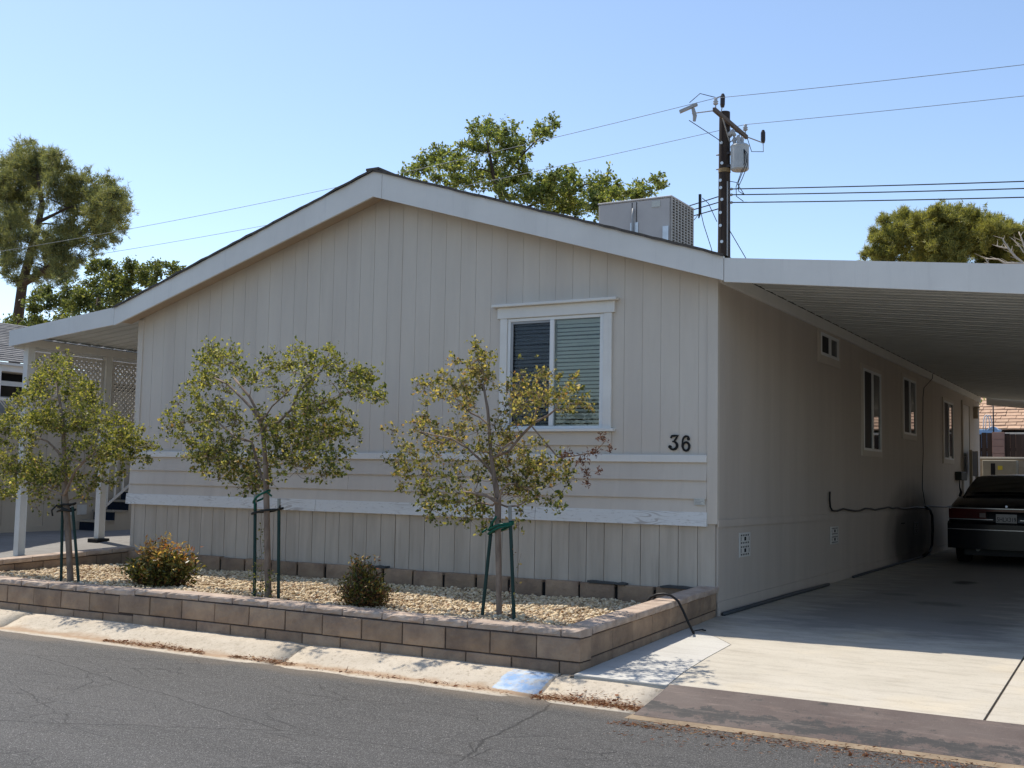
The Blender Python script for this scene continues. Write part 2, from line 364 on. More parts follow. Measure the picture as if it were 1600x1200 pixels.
def kerbmat():
    mt, n, b = nodes('kerb_concrete'); v = pos(n); s = xyz(n)
    c = mix(n, ramp(n, noise(n, v, 2.0, 7, 0.65), [(0.35, 0.0), (0.7, 1.0)]), (0.57, 0.50, 0.40), (0.47, 0.405, 0.315))
    c = mix(n, ramp(n, noise(n, v, 26, 5, 0.7), [(0.54, 0.0), (0.68, 0.8)]), c, (0.30, 0.245, 0.18))
    c = mix(n, ramp(n, noise(n, v, 7, 8, 0.75), [(0.50, 0.0), (0.70, 0.55)]), c, (0.36, 0.305, 0.225))
    c = mix(n, ramp(n, noise(n, v, 90, 3), [(0.62, 0.0), (0.70, 0.6)]), c, (0.20, 0.16, 0.12))
    # rusty soil line along the gutter
    ge = math_(n, 'ADD', s[1], math_(n, 'MULTIPLY', math_(n, 'SUBTRACT', noise(n, pos(n, (1.2, 2, 1)), 3, 6), 0.5), 0.26))
    c = mix(n, ramp(n, math_(n, 'ADD', ge, 4.0), [(0.50, 0.0), (0.56, 0.7), (0.60, 0.7), (0.68, 0.0)]), c, (0.33, 0.205, 0.115))
    # faded blue painted patch
    ex = math_(n, 'SUBTRACT', 0.19, math_(n, 'ABSOLUTE', math_(n, 'ADD', s[0], 0.345)))
    ey = math_(n, 'SUBTRACT', 0.17, math_(n, 'ABSOLUTE', math_(n, 'ADD', s[1], 3.21)))
    mk = math_(n, 'MINIMUM', ex, ey)
    mk = ramp(n, math_(n, 'ADD', mk, math_(n, 'MULTIPLY', math_(n, 'SUBTRACT', noise(n, v, 26, 6, 0.7), 0.47), 0.05)), [(0.0, 0.0), (0.012, 1.0)])
    wear = ramp(n, noise(n, v, 15, 6, 0.75), [(0.36, 0.25), (0.5, 1.0)])
    blue = mix(n, ramp(n, noise(n, v, 9, 5), [(0.4, 0.0), (0.6, 1.0)]), (0.27, 0.40, 0.60), (0.50, 0.57, 0.64))
    c = mix(n, math_(n, 'MULTIPLY', mk, wear), c, blue)
    n.links.new(c, b.inputs['Base Color']); b.inputs['Roughness'].default_value = 0.9; b.inputs['Specular IOR Level'].default_value = 0.2
    bump(n, b, noise(n, v, 45, 6, 0.7), 0.8, 0.006); return mt
m_kerb = kerbmat()
def apronmat():
    mt, n, b = nodes('apron_paint'); v = pos(n); s = xyz(n)
    c = mix(n, ramp(n, noise(n, v, 1.6, 6), [(0.35, 0.0), (0.68, 1.0)]), (0.090, 0.067, 0.060), (0.14, 0.112, 0.098))
    c = mix(n, ramp(n, noise(n, pos(n, (0.5, 2, 1)), 6, 6, 0.7), [(0.55, 0.0), (0.75, 0.5)]), c, (0.25, 0.185, 0.15))
    # black wheel-worn band with ragged edge low on the ramp
    e = math_(n, 'ADD', s[1], math_(n, 'MULTIPLY', math_(n, 'SUBTRACT', noise(n, pos(n, (1.0, 1, 1)), 5.5, 10, 0.78), 0.5), 0.62))
    e = math_(n, 'ADD', e, math_(n, 'MULTIPLY', math_(n, 'SUBTRACT', s[0], 0.9), 0.012))
    band = ramp(n, math_(n, 'ADD', e, 4.0), [(0.44, 0.0), (0.47, 1.0), (0.595, 1.0), (0.61, 0.0)])
    pt = ramp(n, noise(n, pos(n, (1, 1.5, 1)), 3.0, 10, 0.8), [(0.57, 0.0), (0.61, 1.0)])
    band = math_(n, 'MULTIPLY', band, ramp(n, noise(n, pos(n, (1, 2, 1)), 5.0, 10, 0.8), [(0.36, 0.0), (0.46, 1.0)]))
    c = mix(n, math_(n, 'MULTIPLY', math_(n, 'MAXIMUM', band, pt), 0.85), c, (0.036, 0.038, 0.038))
    c = mix(n, ramp(n, noise(n, pos(n, (0.25, 2.5, 1)), 11, 8, 0.8), [(0.52, 0.0), (0.66, 0.5)]), c, (0.20, 0.16, 0.14))
    c = mix(n, ramp(n, noise(n, v, 40, 5, 0.7), [(0.62, 0.0), (0.72, 0.6)]), c, (0.24, 0.20, 0.175))
    n.links.new(c, b.inputs['Base Color']); b.inputs['Roughness'].default_value = 0.6; b.inputs['Specular IOR Level'].default_value = 0.3
    bump(n, b, noise(n, v, 60, 5), 0.5, 0.004); return mt
m_apron = apronmat()
m_soil = M('desert_soil', (0.36, 0.28, 0.19), (0.27, 0.21, 0.145), 1.5, 0.95, 0.5, 30)
def pebblemat():
    mt, n, b = nodes('pebble_stone'); g = N(n, 'ShaderNodeNewGeometry')
    c = ramp(n, g.outputs['Random Per Island'], [(0.0, (0.34, 0.24, 0.15)), (0.25, (0.56, 0.42, 0.25)), (0.5, (0.68, 0.54, 0.34)), (0.75, (0.76, 0.65, 0.47)), (1.0, (0.46, 0.32, 0.20))])
    n.links.new(c, b.inputs['Base Color']); b.inputs['Roughness'].default_value = 0.85; b.inputs['Specular IOR Level'].default_value = 0.25; return mt
m_pebble = pebblemat()
m_litter = leafmat('litter', [(0.0, (0.15, 0.055, 0.03)), (0.5, (0.23, 0.095, 0.045)), (0.85, (0.30, 0.15, 0.07)), (1.0, (0.55, 0.40, 0.25))], 0.1, 0.9, 0.1)
m_leaf_a = leafmat('myrtle_leaf_green', [(0.0, (0.06, 0.085, 0.025)), (0.35, (0.15, 0.175, 0.04)), (0.7, (0.33, 0.33, 0.07)), (1.0, (0.62, 0.56, 0.18))], 0.48, 0.55, 0.3)
m_leaf_b = leafmat('myrtle_leaf_mixed', [(0.0, (0.05, 0.075, 0.022)), (0.4, (0.125, 0.155, 0.04)), (0.72, (0.28, 0.29, 0.08)), (0.93, (0.58, 0.52, 0.20)), (1.0, (0.36, 0.19, 0.08))], 0.48, 0.55, 0.3)
m_leaf_c = leafmat('myrtle_leaf_yellow', [(0.0, (0.06, 0.08, 0.03)), (0.3, (0.16, 0.17, 0.05)), (0.6, (0.40, 0.36, 0.12)), (0.88, (0.62, 0.50, 0.20)), (1.0, (0.40, 0.20, 0.10))], 0.48, 0.55, 0.3)
m_leaf_dead = leafmat('dead_leaf', [(0.0, (0.10, 0.045, 0.03)), (0.6, (0.17, 0.08, 0.055)), (1.0, (0.27, 0.14, 0.09))], 0.2, 0.8, 0.1)
m_leaf_mul = leafmat('mulberry_leaf', [(0.0, (0.09, 0.13, 0.045)), (0.5, (0.18, 0.23, 0.07)), (0.85, (0.30, 0.34, 0.11)), (1.0, (0.48, 0.48, 0.21))], 0.5, 0.5, 0.35)
m_needle = leafmat('pine_needle', [(0.0, (0.12, 0.145, 0.08)), (0.5, (0.20, 0.225, 0.11)), (1.0, (0.36, 0.35, 0.15))], 0.5)
m_needle_c = leafmat('conifer_needle', [(0.0, (0.12, 0.14, 0.05)), (0.5, (0.25, 0.255, 0.08)), (1.0, (0.42, 0.395, 0.12))], 0.5)
m_leaf_bush = leafmat('bush_leaf', [(0.0, (0.07, 0.095, 0.04)), (0.6, (0.14, 0.175, 0.055)), (1.0, (0.28, 0.29, 0.10))], 0.48)
m_nan_g = leafmat('nandina_green', [(0.0, (0.04, 0.06, 0.018)), (0.5, (0.11, 0.12, 0.03)), (1.0, (0.30, 0.24, 0.06))], 0.35, 0.4, 0.4)
m_nan_r = leafmat('nandina_red', [(0.0, (0.34, 0.10, 0.04)), (0.4, (0.55, 0.26, 0.08)), (0.75, (0.66, 0.46, 0.15)), (1.0, (0.72, 0.60, 0.28))], 0.42, 0.4, 0.4)
m_nan_b = leafmat('nandina_brown', [(0.0, (0.07, 0.035, 0.022)), (0.6, (0.16, 0.075, 0.03)), (1.0, (0.32, 0.18, 0.06))], 0.3)
D = {'myrtle_a':[(-6.549,-2.61,2.461,0.104,0),(-7.582,-1.916,2.489,0.121,0),(-7.168,-1.997,2.528,0.111,0),(-6.721,-2.493,2.338,0.14,0),(-6.753,-2.259,2.359,0.107,0),(-7.178,-2.303,2.317,0.108,0),(-7.483,-2.107,2.23,0.104,0),(-6.911,-1.973,2.337,0.102,0),(-6.003,-2.65,2.188,0.067,0),(-6.197,-2.713,2.222,0.101,0),(-7.91,-1.927,2.178,0.091,0),(-7.528,-2.32,2.105,0.073,0),(-7.923,-1.999,2.074,0.076,0),(-6.695,-2.739,2.06,0.103,0),(-7.161,-2.307,2.171,0.108,0),(-6.923,-2.039,2.128,0.109,0),(-6.125,-2.518,2.078,0.095,0),(-6.808,-1.821,2.104,0.118,0),(-6.677,-1.863,2.026,0.087,0),(-5.932,-2.711,1.961,0.1,0),(-5.777,-2.716,1.925,0.066,0),(-7.849,-2.214,1.909,0.104,0),(-8.199,-1.827,1.896,0.116,0),(-7.655,-2.37,1.752,0.146,0),(-7.213,-2.53,1.729,0.142,0),(-7.698,-2.33,1.608,0.11,0),(-6.782,-2.713,1.801,0.124,0),(-6.823,-2.525,1.881,0.126,0),(-6.883,-2.315,1.915,0.128,0),(-6.741,-2.258,1.916,0.107,0),(-6.725,-2.514,1.797,0.105,0),(-6.457,-2.516,1.739,0.124,0),(-6.273,-2.528,1.793,0.103,0),(-6.378,-2.294,1.819,0.14,0),(-6.026,-2.459,1.794,0.102,0),(-5.659,-2.72,1.693,0.131,0),(-6.455,-1.926,1.839,0.101,0),(-5.983,-2.199,1.821,0.111,0),(-5.958,-2.116,1.811,0.104,0),(-5.512,-2.56,1.7,0.099,0),(-6.258,-1.775,1.737,0.108,0),(-5.913,-1.904,1.751,0.063,0),(-5.573,-2.623,1.565,0.132,0),(-5.62,-2.417,1.592,0.1,0),(-5.943,-2.039,1.466,0.111,0),(-5.839,-2.049,1.57,0.104,0),(-5.932,-1.829,1.556,0.085,0),(-5.24,-2.33,1.543,0.046,0),(-5.791,-1.933,1.435,0.063,0),(-6.034,-2.088,1.429,0.125,0),(-5.801,-2.446,1.457,0.101,0),(-6.248,-2.169,1.496,0.105,0),(-6.631,-1.882,1.372,0.087,0),(-6.529,-1.917,1.265,0.101,0),(-6.23,-2.249,1.147,0.069,0),(-6.054,-2.168,1.151,0.069,0),(-5.858,-2.707,1.562,0.106,0),(-6.232,-2.505,1.534,0.102,0),(-7.003,-1.965,1.257,0.117,0),(-6.381,-2.338,1.193,0.104,0),(-6.403,-2.573,1.279,0.102,0),(-7.111,-2.207,1.274,0.144,0),(-7.498,-2.057,1.323,0.148,0),(-7.506,-2.084,1.175,0.133,0),(-6.986,-2.376,1.097,0.099,0),(-6.858,-2.314,1.17,0.106,0),(-7.204,-2.246,1.021,0.058,0),(-8.185,-1.983,1.453,0.114,0),(-7.717,-2.234,1.354,0.147,0),(-7.406,-2.358,1.268,0.144,0),(-7.759,-2.264,1.265,0.147,0),(-6.888,-2.712,1.167,0.103,0),(-7.062,-2.699,1.109,0.125,0),(-8.046,-2.056,1.001,0.105,0),(-8.803,-1.784,1.865,0.158,0),(-8.357,-2.164,1.538,0.114,0),(-7.995,-2.358,1.238,0.111,0),(-7.897,-2.575,1.672,0.109,0),(-8.044,-2.252,1.424,0.112,0)],
'myrtle_b':[(-5.147,-1.757,2.621,0.111,0),(-4.994,-1.765,2.559,0.138,0),(-3.897,-2.712,2.481,0.086,0),(-4.195,-2.682,2.359,0.087,0),(-4.647,-1.885,2.52,0.094,0),(-5.069,-1.99,2.402,0.054,0),(-4.856,-2.061,2.341,0.094,0),(-4.703,-2.445,2.205,0.077,0),(-4.846,-2.128,2.235,0.12,0),(-4.625,-2.128,2.295,0.092,0),(-4.38,-2.155,2.332,0.091,0),(-3.804,-2.604,2.2,0.098,0),(-3.926,-2.315,2.24,0.088,0),(-3.688,-2.354,2.324,0.1,0),(-3.957,-2.004,2.287,0.09,0),(-4.03,-1.716,2.461,0.119,0),(-3.839,-1.764,2.548,0.079,0),(-3.426,-2.194,2.411,0.087,0),(-3.204,-2.3,2.436,0.073,0),(-2.859,-2.487,2.463,0.077,0),(-2.741,-2.734,2.304,0.081,0),(-2.623,-2.743,2.271,0.08,0),(-3.232,-2.278,2.316,0.086,0),(-2.76,-2.434,2.286,0.071,0),(-2.721,-2.368,2.261,0.083,0),(-3.005,-1.825,2.319,0.088,0),(-2.578,-2.214,2.241,0.084,0),(-2.639,-2.177,2.144,0.096,0),(-2.284,-2.521,2.062,0.08,0),(-2.044,-2.747,1.956,0.055,0),(-2.595,-2.427,2.105,0.082,0),(-2.38,-2.627,2.016,0.08,0),(-2.891,-2.23,1.903,0.06,0),(-5.39,-1.711,2.227,0.098,0),(-4.985,-2.056,2.089,0.067,0),(-4.334,-2.579,1.945,0.088,0),(-5.185,-1.823,1.958,0.096,0),(-4.806,-1.926,1.994,0.094,0),(-4.604,-1.992,1.953,0.066,0),(-5.631,-1.809,1.929,0.084,0),(-5.487,-1.962,1.76,0.11,0),(-5.33,-1.933,1.829,0.096,0),(-4.857,-2.396,1.672,0.052,0),(-5.37,-1.73,1.875,0.098,0),(-5.16,-1.75,1.893,0.097,0),(-4.157,-2.601,1.755,0.087,0),(-5.022,-1.971,1.723,0.108,0),(-5.064,-2.013,1.574,0.121,0),(-4.783,-2.282,1.468,0.104,0),(-4.707,-2.209,1.516,0.092,0),(-4.614,-2.252,1.418,0.091,0),(-5.088,-1.79,1.307,0.055,0),(-4.474,-2.24,1.548,0.142,0),(-4.751,-1.889,1.478,0.148,0),(-4.168,-2.396,1.387,0.126,0),(-4.658,-1.834,1.293,0.121,0),(-4.69,-1.817,1.226,0.054,0),(-4.107,-2.282,1.39,0.089,0),(-4.139,-2.169,1.264,0.064,0),(-4.6,-1.795,1.696,0.134,0),(-4.263,-2.003,1.511,0.091,0),(-3.833,-2.255,1.769,0.126,0),(-3.459,-2.536,1.771,0.085,0),(-3.38,-2.427,1.746,0.085,0),(-3.622,-2.029,1.811,0.114,0),(-3.087,-2.596,1.914,0.083,0),(-3.611,-1.808,2.003,0.09,0),(-2.93,-2.487,1.989,0.083,0),(-3.352,-1.804,2.012,0.089,0),(-3.161,-2.443,2.057,0.084,0),(-3.471,-1.755,1.952,0.09,0),(-3.17,-2.022,1.826,0.112,0),(-2.858,-2.236,1.782,0.096,0),(-2.753,-2.222,1.704,0.084,0),(-3.017,-2.08,1.711,0.086,0),(-3.223,-2.148,1.758,0.136,0),(-3.11,-2.441,1.714,0.084,0),(-3.074,-2.551,1.632,0.107,0),(-3.205,-2.228,1.614,0.122,0),(-3.415,-1.78,1.662,0.128,0),(-3.012,-2.11,1.575,0.086,0),(-2.706,-2.692,1.511,0.08,0),(-3.662,-1.901,1.549,0.09,0),(-3.614,-2.001,1.464,0.063,0),(-3.586,-1.808,1.424,0.09,0),(-2.765,-2.569,1.398,0.093,0),(-3.158,-1.981,1.3,0.074,0),(-2.469,-2.71,1.359,0.057,0),(-3.198,-2.079,1.329,0.086,0),(-3.459,-2.482,1.592,0.073,0),(-3.491,-2.531,1.512,0.085,0),(-4.059,-1.842,1.399,0.078,0),(-3.274,-2.659,1.303,0.059,0),(-3.843,-2.217,1.269,0.063,0),(-4.287,-1.865,1.186,0.053,0),(-3.688,-2.512,1.909,0.061,0)],
'myrtle_c':[(-1.276,-2.509,2.413,0.082,0),(-1.392,-2.211,2.348,0.124,0),(-1.363,-2.381,2.208,0.083,0),(-1.404,-2.153,2.172,0.113,0),(-2.125,-2.132,2.135,0.082,0),(-1.647,-2.677,2.091,0.077,0),(-1.399,-2.728,2.123,0.118,0),(-1.976,-1.926,2.028,0.119,0),(-1.77,-2.489,1.935,0.056,0),(-1.407,-2.513,2.07,0.11,0),(-1.774,-1.772,2.095,0.089,0),(-1.083,-2.283,2.053,0.11,0),(-1.108,-1.927,2.138,0.114,0),(-0.726,-2.277,2.198,0.076,0),(-0.935,-2.119,2.051,0.083,0),(-0.493,-2.594,2.032,0.104,0),(-0.5,-2.123,2.161,0.049,0),(-0.738,-1.896,2.035,0.123,0),(-0.412,-2.232,1.924,0.107,0),(-0.445,-2.019,1.911,0.065,0),(-0.606,-2.087,1.893,0.076,0),(-0.699,-2.679,1.9,0.078,0),(-2.494,-2.003,1.731,0.084,0),(-2.126,-2.166,1.792,0.117,0),(-1.825,-2.448,1.719,0.084,0),(-1.786,-2.711,1.542,0.077,0),(-2.304,-1.898,1.524,0.09,0),(-1.846,-2.281,1.601,0.137,0),(-1.835,-2.041,1.697,0.14,0),(-1.797,-1.885,1.733,0.088,0),(-1.629,-2.046,1.823,0.069,0),(-2.065,-1.844,1.509,0.143,0),(-2.227,-2.357,1.437,0.081,0),(-2.343,-1.961,1.384,0.108,0),(-1.909,-2.308,1.344,0.091,0),(-2.505,-1.83,1.251,0.085,0),(-2.449,-1.885,1.179,0.042,0),(-1.721,-2.646,1.233,0.077,0),(-1.698,-2.609,1.151,0.077,0),(-1.525,-2.53,1.302,0.099,0),(-1.837,-1.801,1.216,0.118,0),(-1.693,-2.316,1.094,0.135,0),(-1.896,-2.131,1.03,0.081,0),(-1.149,-2.448,1.688,0.119,0),(-1.332,-2.247,1.558,0.067,0),(-1.224,-2.365,1.418,0.077,0),(-1.33,-2.399,1.361,0.082,0),(-1.122,-2.171,1.756,0.056,0),(-1.18,-2.172,1.466,0.111,0),(-1.184,-1.861,1.502,0.114,0),(-0.977,-2.077,1.398,0.133,0),(-0.968,-1.837,1.391,0.136,0),(-0.753,-1.907,1.459,0.089,0),(-0.725,-1.776,1.35,0.09,0),(-0.583,-2.088,1.284,0.043,0),(-0.598,-2.582,1.592,0.052,0),(-1.11,-1.903,1.626,0.068,0),(-1.159,-1.802,1.23,0.092,0),(-0.902,-1.86,1.279,0.068,0),(-1.09,-2.187,1.285,0.083,0),(-0.755,-2.046,1.1,0.077,0),(-0.42,-2.535,1.078,0.052,0),(-1.071,-1.931,1.108,0.068,0),(-1.358,-2.183,1.03,0.045,0),(-1.741,-2.464,1.045,0.078,0),(-1.565,-2.679,0.94,0.043,0),(-1.545,-1.91,1.026,0.052,0),(-0.36,-2.532,1.501,0.072,1),(-0.211,-2.598,1.464,0.091,1),(-0.153,-2.452,1.52,0.072,1),(-0.04,-2.573,1.628,0.061,1),(0.048,-2.617,1.551,0.05,1),(-0.226,-2.449,1.349,0.062,1),(-0.351,-2.191,1.271,0.042,1),(-0.219,-2.25,1.368,0.042,1)],
'myrtle_a_trunk':[(-6.375,-2.4,0.08,0.0548),(-6.422,-2.4,0.437,0.055),(-6.494,-2.4,0.845,0.0588),(-6.54,-2.4,1.051,0.0555),(-6.582,-2.4,1.467,0.0418),(-6.614,-2.4,1.746,0.035),(-6.701,-2.4,2.063,0.0246),(-6.784,-2.4,2.312,0.0177)],
'myrtle_b_trunk':[(-3.589,-2.4,0.092,0.0516),(-3.614,-2.4,0.451,0.0518),(-3.64,-2.4,0.813,0.0489),(-3.664,-2.4,1.147,0.0491),(-3.682,-2.4,1.361,0.04),(-3.718,-2.4,1.607,0.037),(-3.761,-2.4,1.824,0.0279),(-3.921,-2.4,2.044,0.0219),(-4.141,-2.4,2.239,0.0177)],
'myrtle_c_trunk':[(-1.047,-2.4,0.111,0.0401),(-1.061,-2.4,0.481,0.0403),(-1.076,-2.4,0.854,0.0432),(-1.082,-2.4,1.122,0.0487),(-1.124,-2.4,1.31,0.0353),(-1.161,-2.4,1.499,0.0272),(-1.177,-2.4,1.663,0.0246),(-1.201,-2.4,1.882,0.0219),(-1.252,-2.4,2.103,0.0154)],
'myrtle_a_limbs':[[(-6.405,-2.5,1.054,0.0343),(-6.261,-2.5,1.295,0.0273),(-6.052,-2.5,1.454,0.0203),(-5.86,-2.5,1.535,0.0134)],
[(-6.434,-2.5,1.033,0.0274),(-6.581,-2.5,1.064,0.0242),(-6.72,-2.5,1.102,0.0208),(-6.903,-2.5,1.148,0.014)],
[(-6.702,-2.3,1.398,0.0353),(-6.816,-2.3,1.503,0.0284),(-6.985,-2.3,1.609,0.0214),(-7.263,-2.3,1.681,0.0144)]],
'myrtle_b_limbs':[[(-3.826,-2.3,1.268,0.0374),(-3.901,-2.3,1.454,0.0313),(-3.967,-2.3,1.611,0.0252),(-4.163,-2.3,1.642,0.019),(-4.34,-2.3,1.751,0.0192),(-4.475,-2.3,1.836,0.0161),(-4.676,-2.3,1.805,0.013)],
[(-3.633,-2.5,1.713,0.0305),(-3.78,-2.5,1.911,0.0277),(-3.926,-2.5,2.025,0.0248),(-4.126,-2.5,2.167,0.0188),(-4.3,-2.5,2.234,0.0126)],
[(-3.693,-2.4,1.761,0.0309),(-3.541,-2.4,1.791,0.0245),(-3.387,-2.4,1.912,0.0244),(-3.315,-2.4,2.063,0.0213),(-3.202,-2.4,2.164,0.0182),(-3.036,-2.4,2.268,0.015),(-2.944,-2.4,2.446,0.009)],
[(-3.352,-2.3,1.856,0.0245),(-3.198,-2.3,1.946,0.0213),(-2.969,-2.3,2.003,0.0181),(-2.782,-2.3,2.077,0.0149),(-2.557,-2.3,2.037,0.0089)],
[(-3.615,-2.5,1.848,0.0214),(-3.539,-2.5,1.938,0.0183),(-3.37,-2.5,2.057,0.0151),(-3.256,-2.5,2.145,0.012)]],
'myrtle_c_limbs':[[(-1.023,-2.5,1.098,0.0374),(-1.124,-2.5,1.148,0.0295),(-1.263,-2.5,1.172,0.0244),(-1.392,-2.5,1.18,0.0163)],
[(-1.251,-2.2,1.061,0.0194),(-1.382,-2.2,1.085,0.0168),(-1.46,-2.2,1.055,0.014),(-1.544,-2.2,0.997,0.0084)],
[(-1.183,-2.4,1.39,0.0245),(-1.268,-2.4,1.455,0.0219),(-1.4,-2.4,1.553,0.0193),(-1.566,-2.4,1.636,0.0167),(-1.734,-2.4,1.664,0.0112),(-1.974,-2.4,1.71,0.0085)],
[(-0.982,-2.5,1.205,0.0213),(-0.939,-2.5,1.248,0.0186),(-0.86,-2.5,1.26,0.0133)],
[(-1.141,-2.4,1.472,0.0272),(-0.985,-2.4,1.527,0.0243),(-0.864,-2.4,1.662,0.0242),(-0.743,-2.4,1.769,0.0214),(-0.623,-2.4,1.821,0.0186),(-0.546,-2.4,1.873,0.0132)],
[(-0.972,-2.6,1.495,0.0185),(-0.925,-2.6,1.548,0.0185),(-0.84,-2.6,1.601,0.0158)],
[(-1.239,-2.3,1.75,0.0221),(-1.338,-2.3,1.823,0.0195),(-1.438,-2.3,1.863,0.0168),(-1.539,-2.3,1.949,0.0141),(-1.676,-2.3,2.053,0.0113)],
[(-0.718,-2.5,1.737,0.0159),(-0.683,-2.5,1.816,0.0132),(-0.672,-2.5,1.869,0.0106)],
[(-1.051,-2.3,1.057,0.0163),(-0.939,-2.3,1.071,0.0135),(-0.847,-2.3,1.116,0.0108),(-0.842,-2.3,1.192,0.0081)],
[(-0.515,-2.4,1.477,0.0158),(-0.351,-2.4,1.494,0.0115),(-0.178,-2.4,1.526,0.0083),(-0.094,-2.4,1.609,0.0062)],
[(-1.652,-2.4,1.597,0.014),(-1.767,-2.4,1.636,0.0112),(-1.94,-2.4,1.71,0.0085)]],
'mulberry':[(-21.211,26.369,14.444,0.206,0),(-21.255,26.725,14.201,0.337,0),(-22.365,26.886,14.115,0.342,0),(-23.604,27.327,13.944,0.268,0),(-22.65,26.72,13.68,0.315,0),(-22.427,27.267,13.869,0.371,0),(-19.898,24.587,13.05,0.391,0),(-20.089,25.897,13.581,0.302,0),(-21.728,27.33,13.452,0.368,0),(-20.43,26.447,13.087,0.357,0),(-20.545,27.203,14.128,0.337,0),(-19.126,24.84,13.838,0.195,0),(-19.342,25.907,14.228,0.324,0),(-18.763,25.24,14.622,0.294,0),(-18.825,26.131,14.959,0.299,0),(-19.251,26.222,14.557,0.326,0),(-17.587,24.539,14.016,0.309,0),(-17.316,25.15,14.319,0.288,0),(-17.148,25.338,14.349,0.313,0),(-18.84,27.249,14.704,0.357,0),(-19.121,26.797,14.179,0.405,0),(-17.277,24.979,13.314,0.382,0),(-17.865,26.891,14.296,0.3,0),(-16.373,24.916,13.639,0.236,0),(-17.259,26.352,13.494,0.295,0),(-16.856,24.88,12.992,0.308,0),(-15.611,24.505,13.663,0.186,0),(-16.887,27.114,14.887,0.249,0),(-15.351,25.128,14.422,0.188,0),(-15.196,25.146,14.093,0.187,0),(-16.695,27.447,14.698,0.2,0),(-17.248,27.117,14.351,0.15,0),(-18.803,25.368,13.036,0.441,0),(-19.278,27.384,13.439,0.461,0),(-19.524,26.118,12.724,0.451,0),(-18.926,26.533,12.677,0.501,0),(-17.52,25.114,11.938,0.383,0),(-18.637,27.323,12.907,0.33,0),(-17.372,26.572,13.011,0.296,0),(-18.128,27.4,13.047,0.354,0),(-17.342,27.181,12.979,0.324,0),(-15.801,25.396,12.22,0.307,0),(-16.603,25.584,11.944,0.478,0),(-15.496,24.998,11.615,0.466,0),(-16.696,24.937,11.661,0.425,0),(-14.926,24.695,12.162,0.322,0),(-14.881,25.404,12.496,0.234,0),(-15.029,26.309,12.763,0.143,0),(-14.488,24.51,11.763,0.319,0),(-15.807,26.534,12.075,0.435,0),(-14.738,25.514,11.507,0.373,0),(-15.803,25.43,11.364,0.307,0),(-15.827,26.956,11.629,0.341,0),(-14.54,25.942,11.893,0.329,0),(-13.883,25.447,11.916,0.323,0),(-13.535,25.944,12.159,0.325,0),(-13.926,26.614,11.981,0.331,0),(-13.497,24.671,11.25,0.406,0),(-15.275,27.425,11.749,0.391,0),(-13.34,24.569,10.753,0.359,0),(-13.828,26.749,11.591,0.308,0),(-13.625,27.035,11.948,0.238,0),(-12.066,24.554,11.202,0.221,0),(-12.548,26.863,12.027,0.281,0),(-11.439,25.599,11.831,0.27,0),(-11.386,26.236,11.746,0.182,0),(-11.219,24.527,11.102,0.219,0),(-11.719,24.64,11.116,0.287,0),(-12.777,25.043,11.256,0.293,0),(-13.46,27.366,11.641,0.311,0),(-13.289,25.09,10.654,0.408,0),(-15.154,26.767,11.199,0.433,0),(-16.525,27.289,11.449,0.445,0),(-21.302,27.326,12.869,0.47,0),(-21.64,25.533,12.751,0.355,0)],
'mulberry_trunk':[(-17.372,26.0,5.761,0.3848),(-17.445,26.0,9.174,0.3392),(-17.628,26.0,11.162,0.2681),(-18.076,26.0,12.204,0.1964),(-18.381,26.0,12.991,0.148),(-18.543,26.0,13.768,0.099),(-18.703,26.0,14.422,0.0621)],
'mulberry_limbs':[[(-18.076,26.0,12.204,0.1227),(-17.529,26.0,13.088,0.0977),(-16.979,26.0,13.616,0.0729),(-16.434,26.0,14.039,0.0604),(-15.893,26.0,14.408,0.0361)],
[(-17.628,26.0,11.162,0.1463),(-16.117,26.0,11.742,0.0959),(-14.783,26.0,12.078,0.0709),(-13.74,26.0,12.078,0.0466)]],
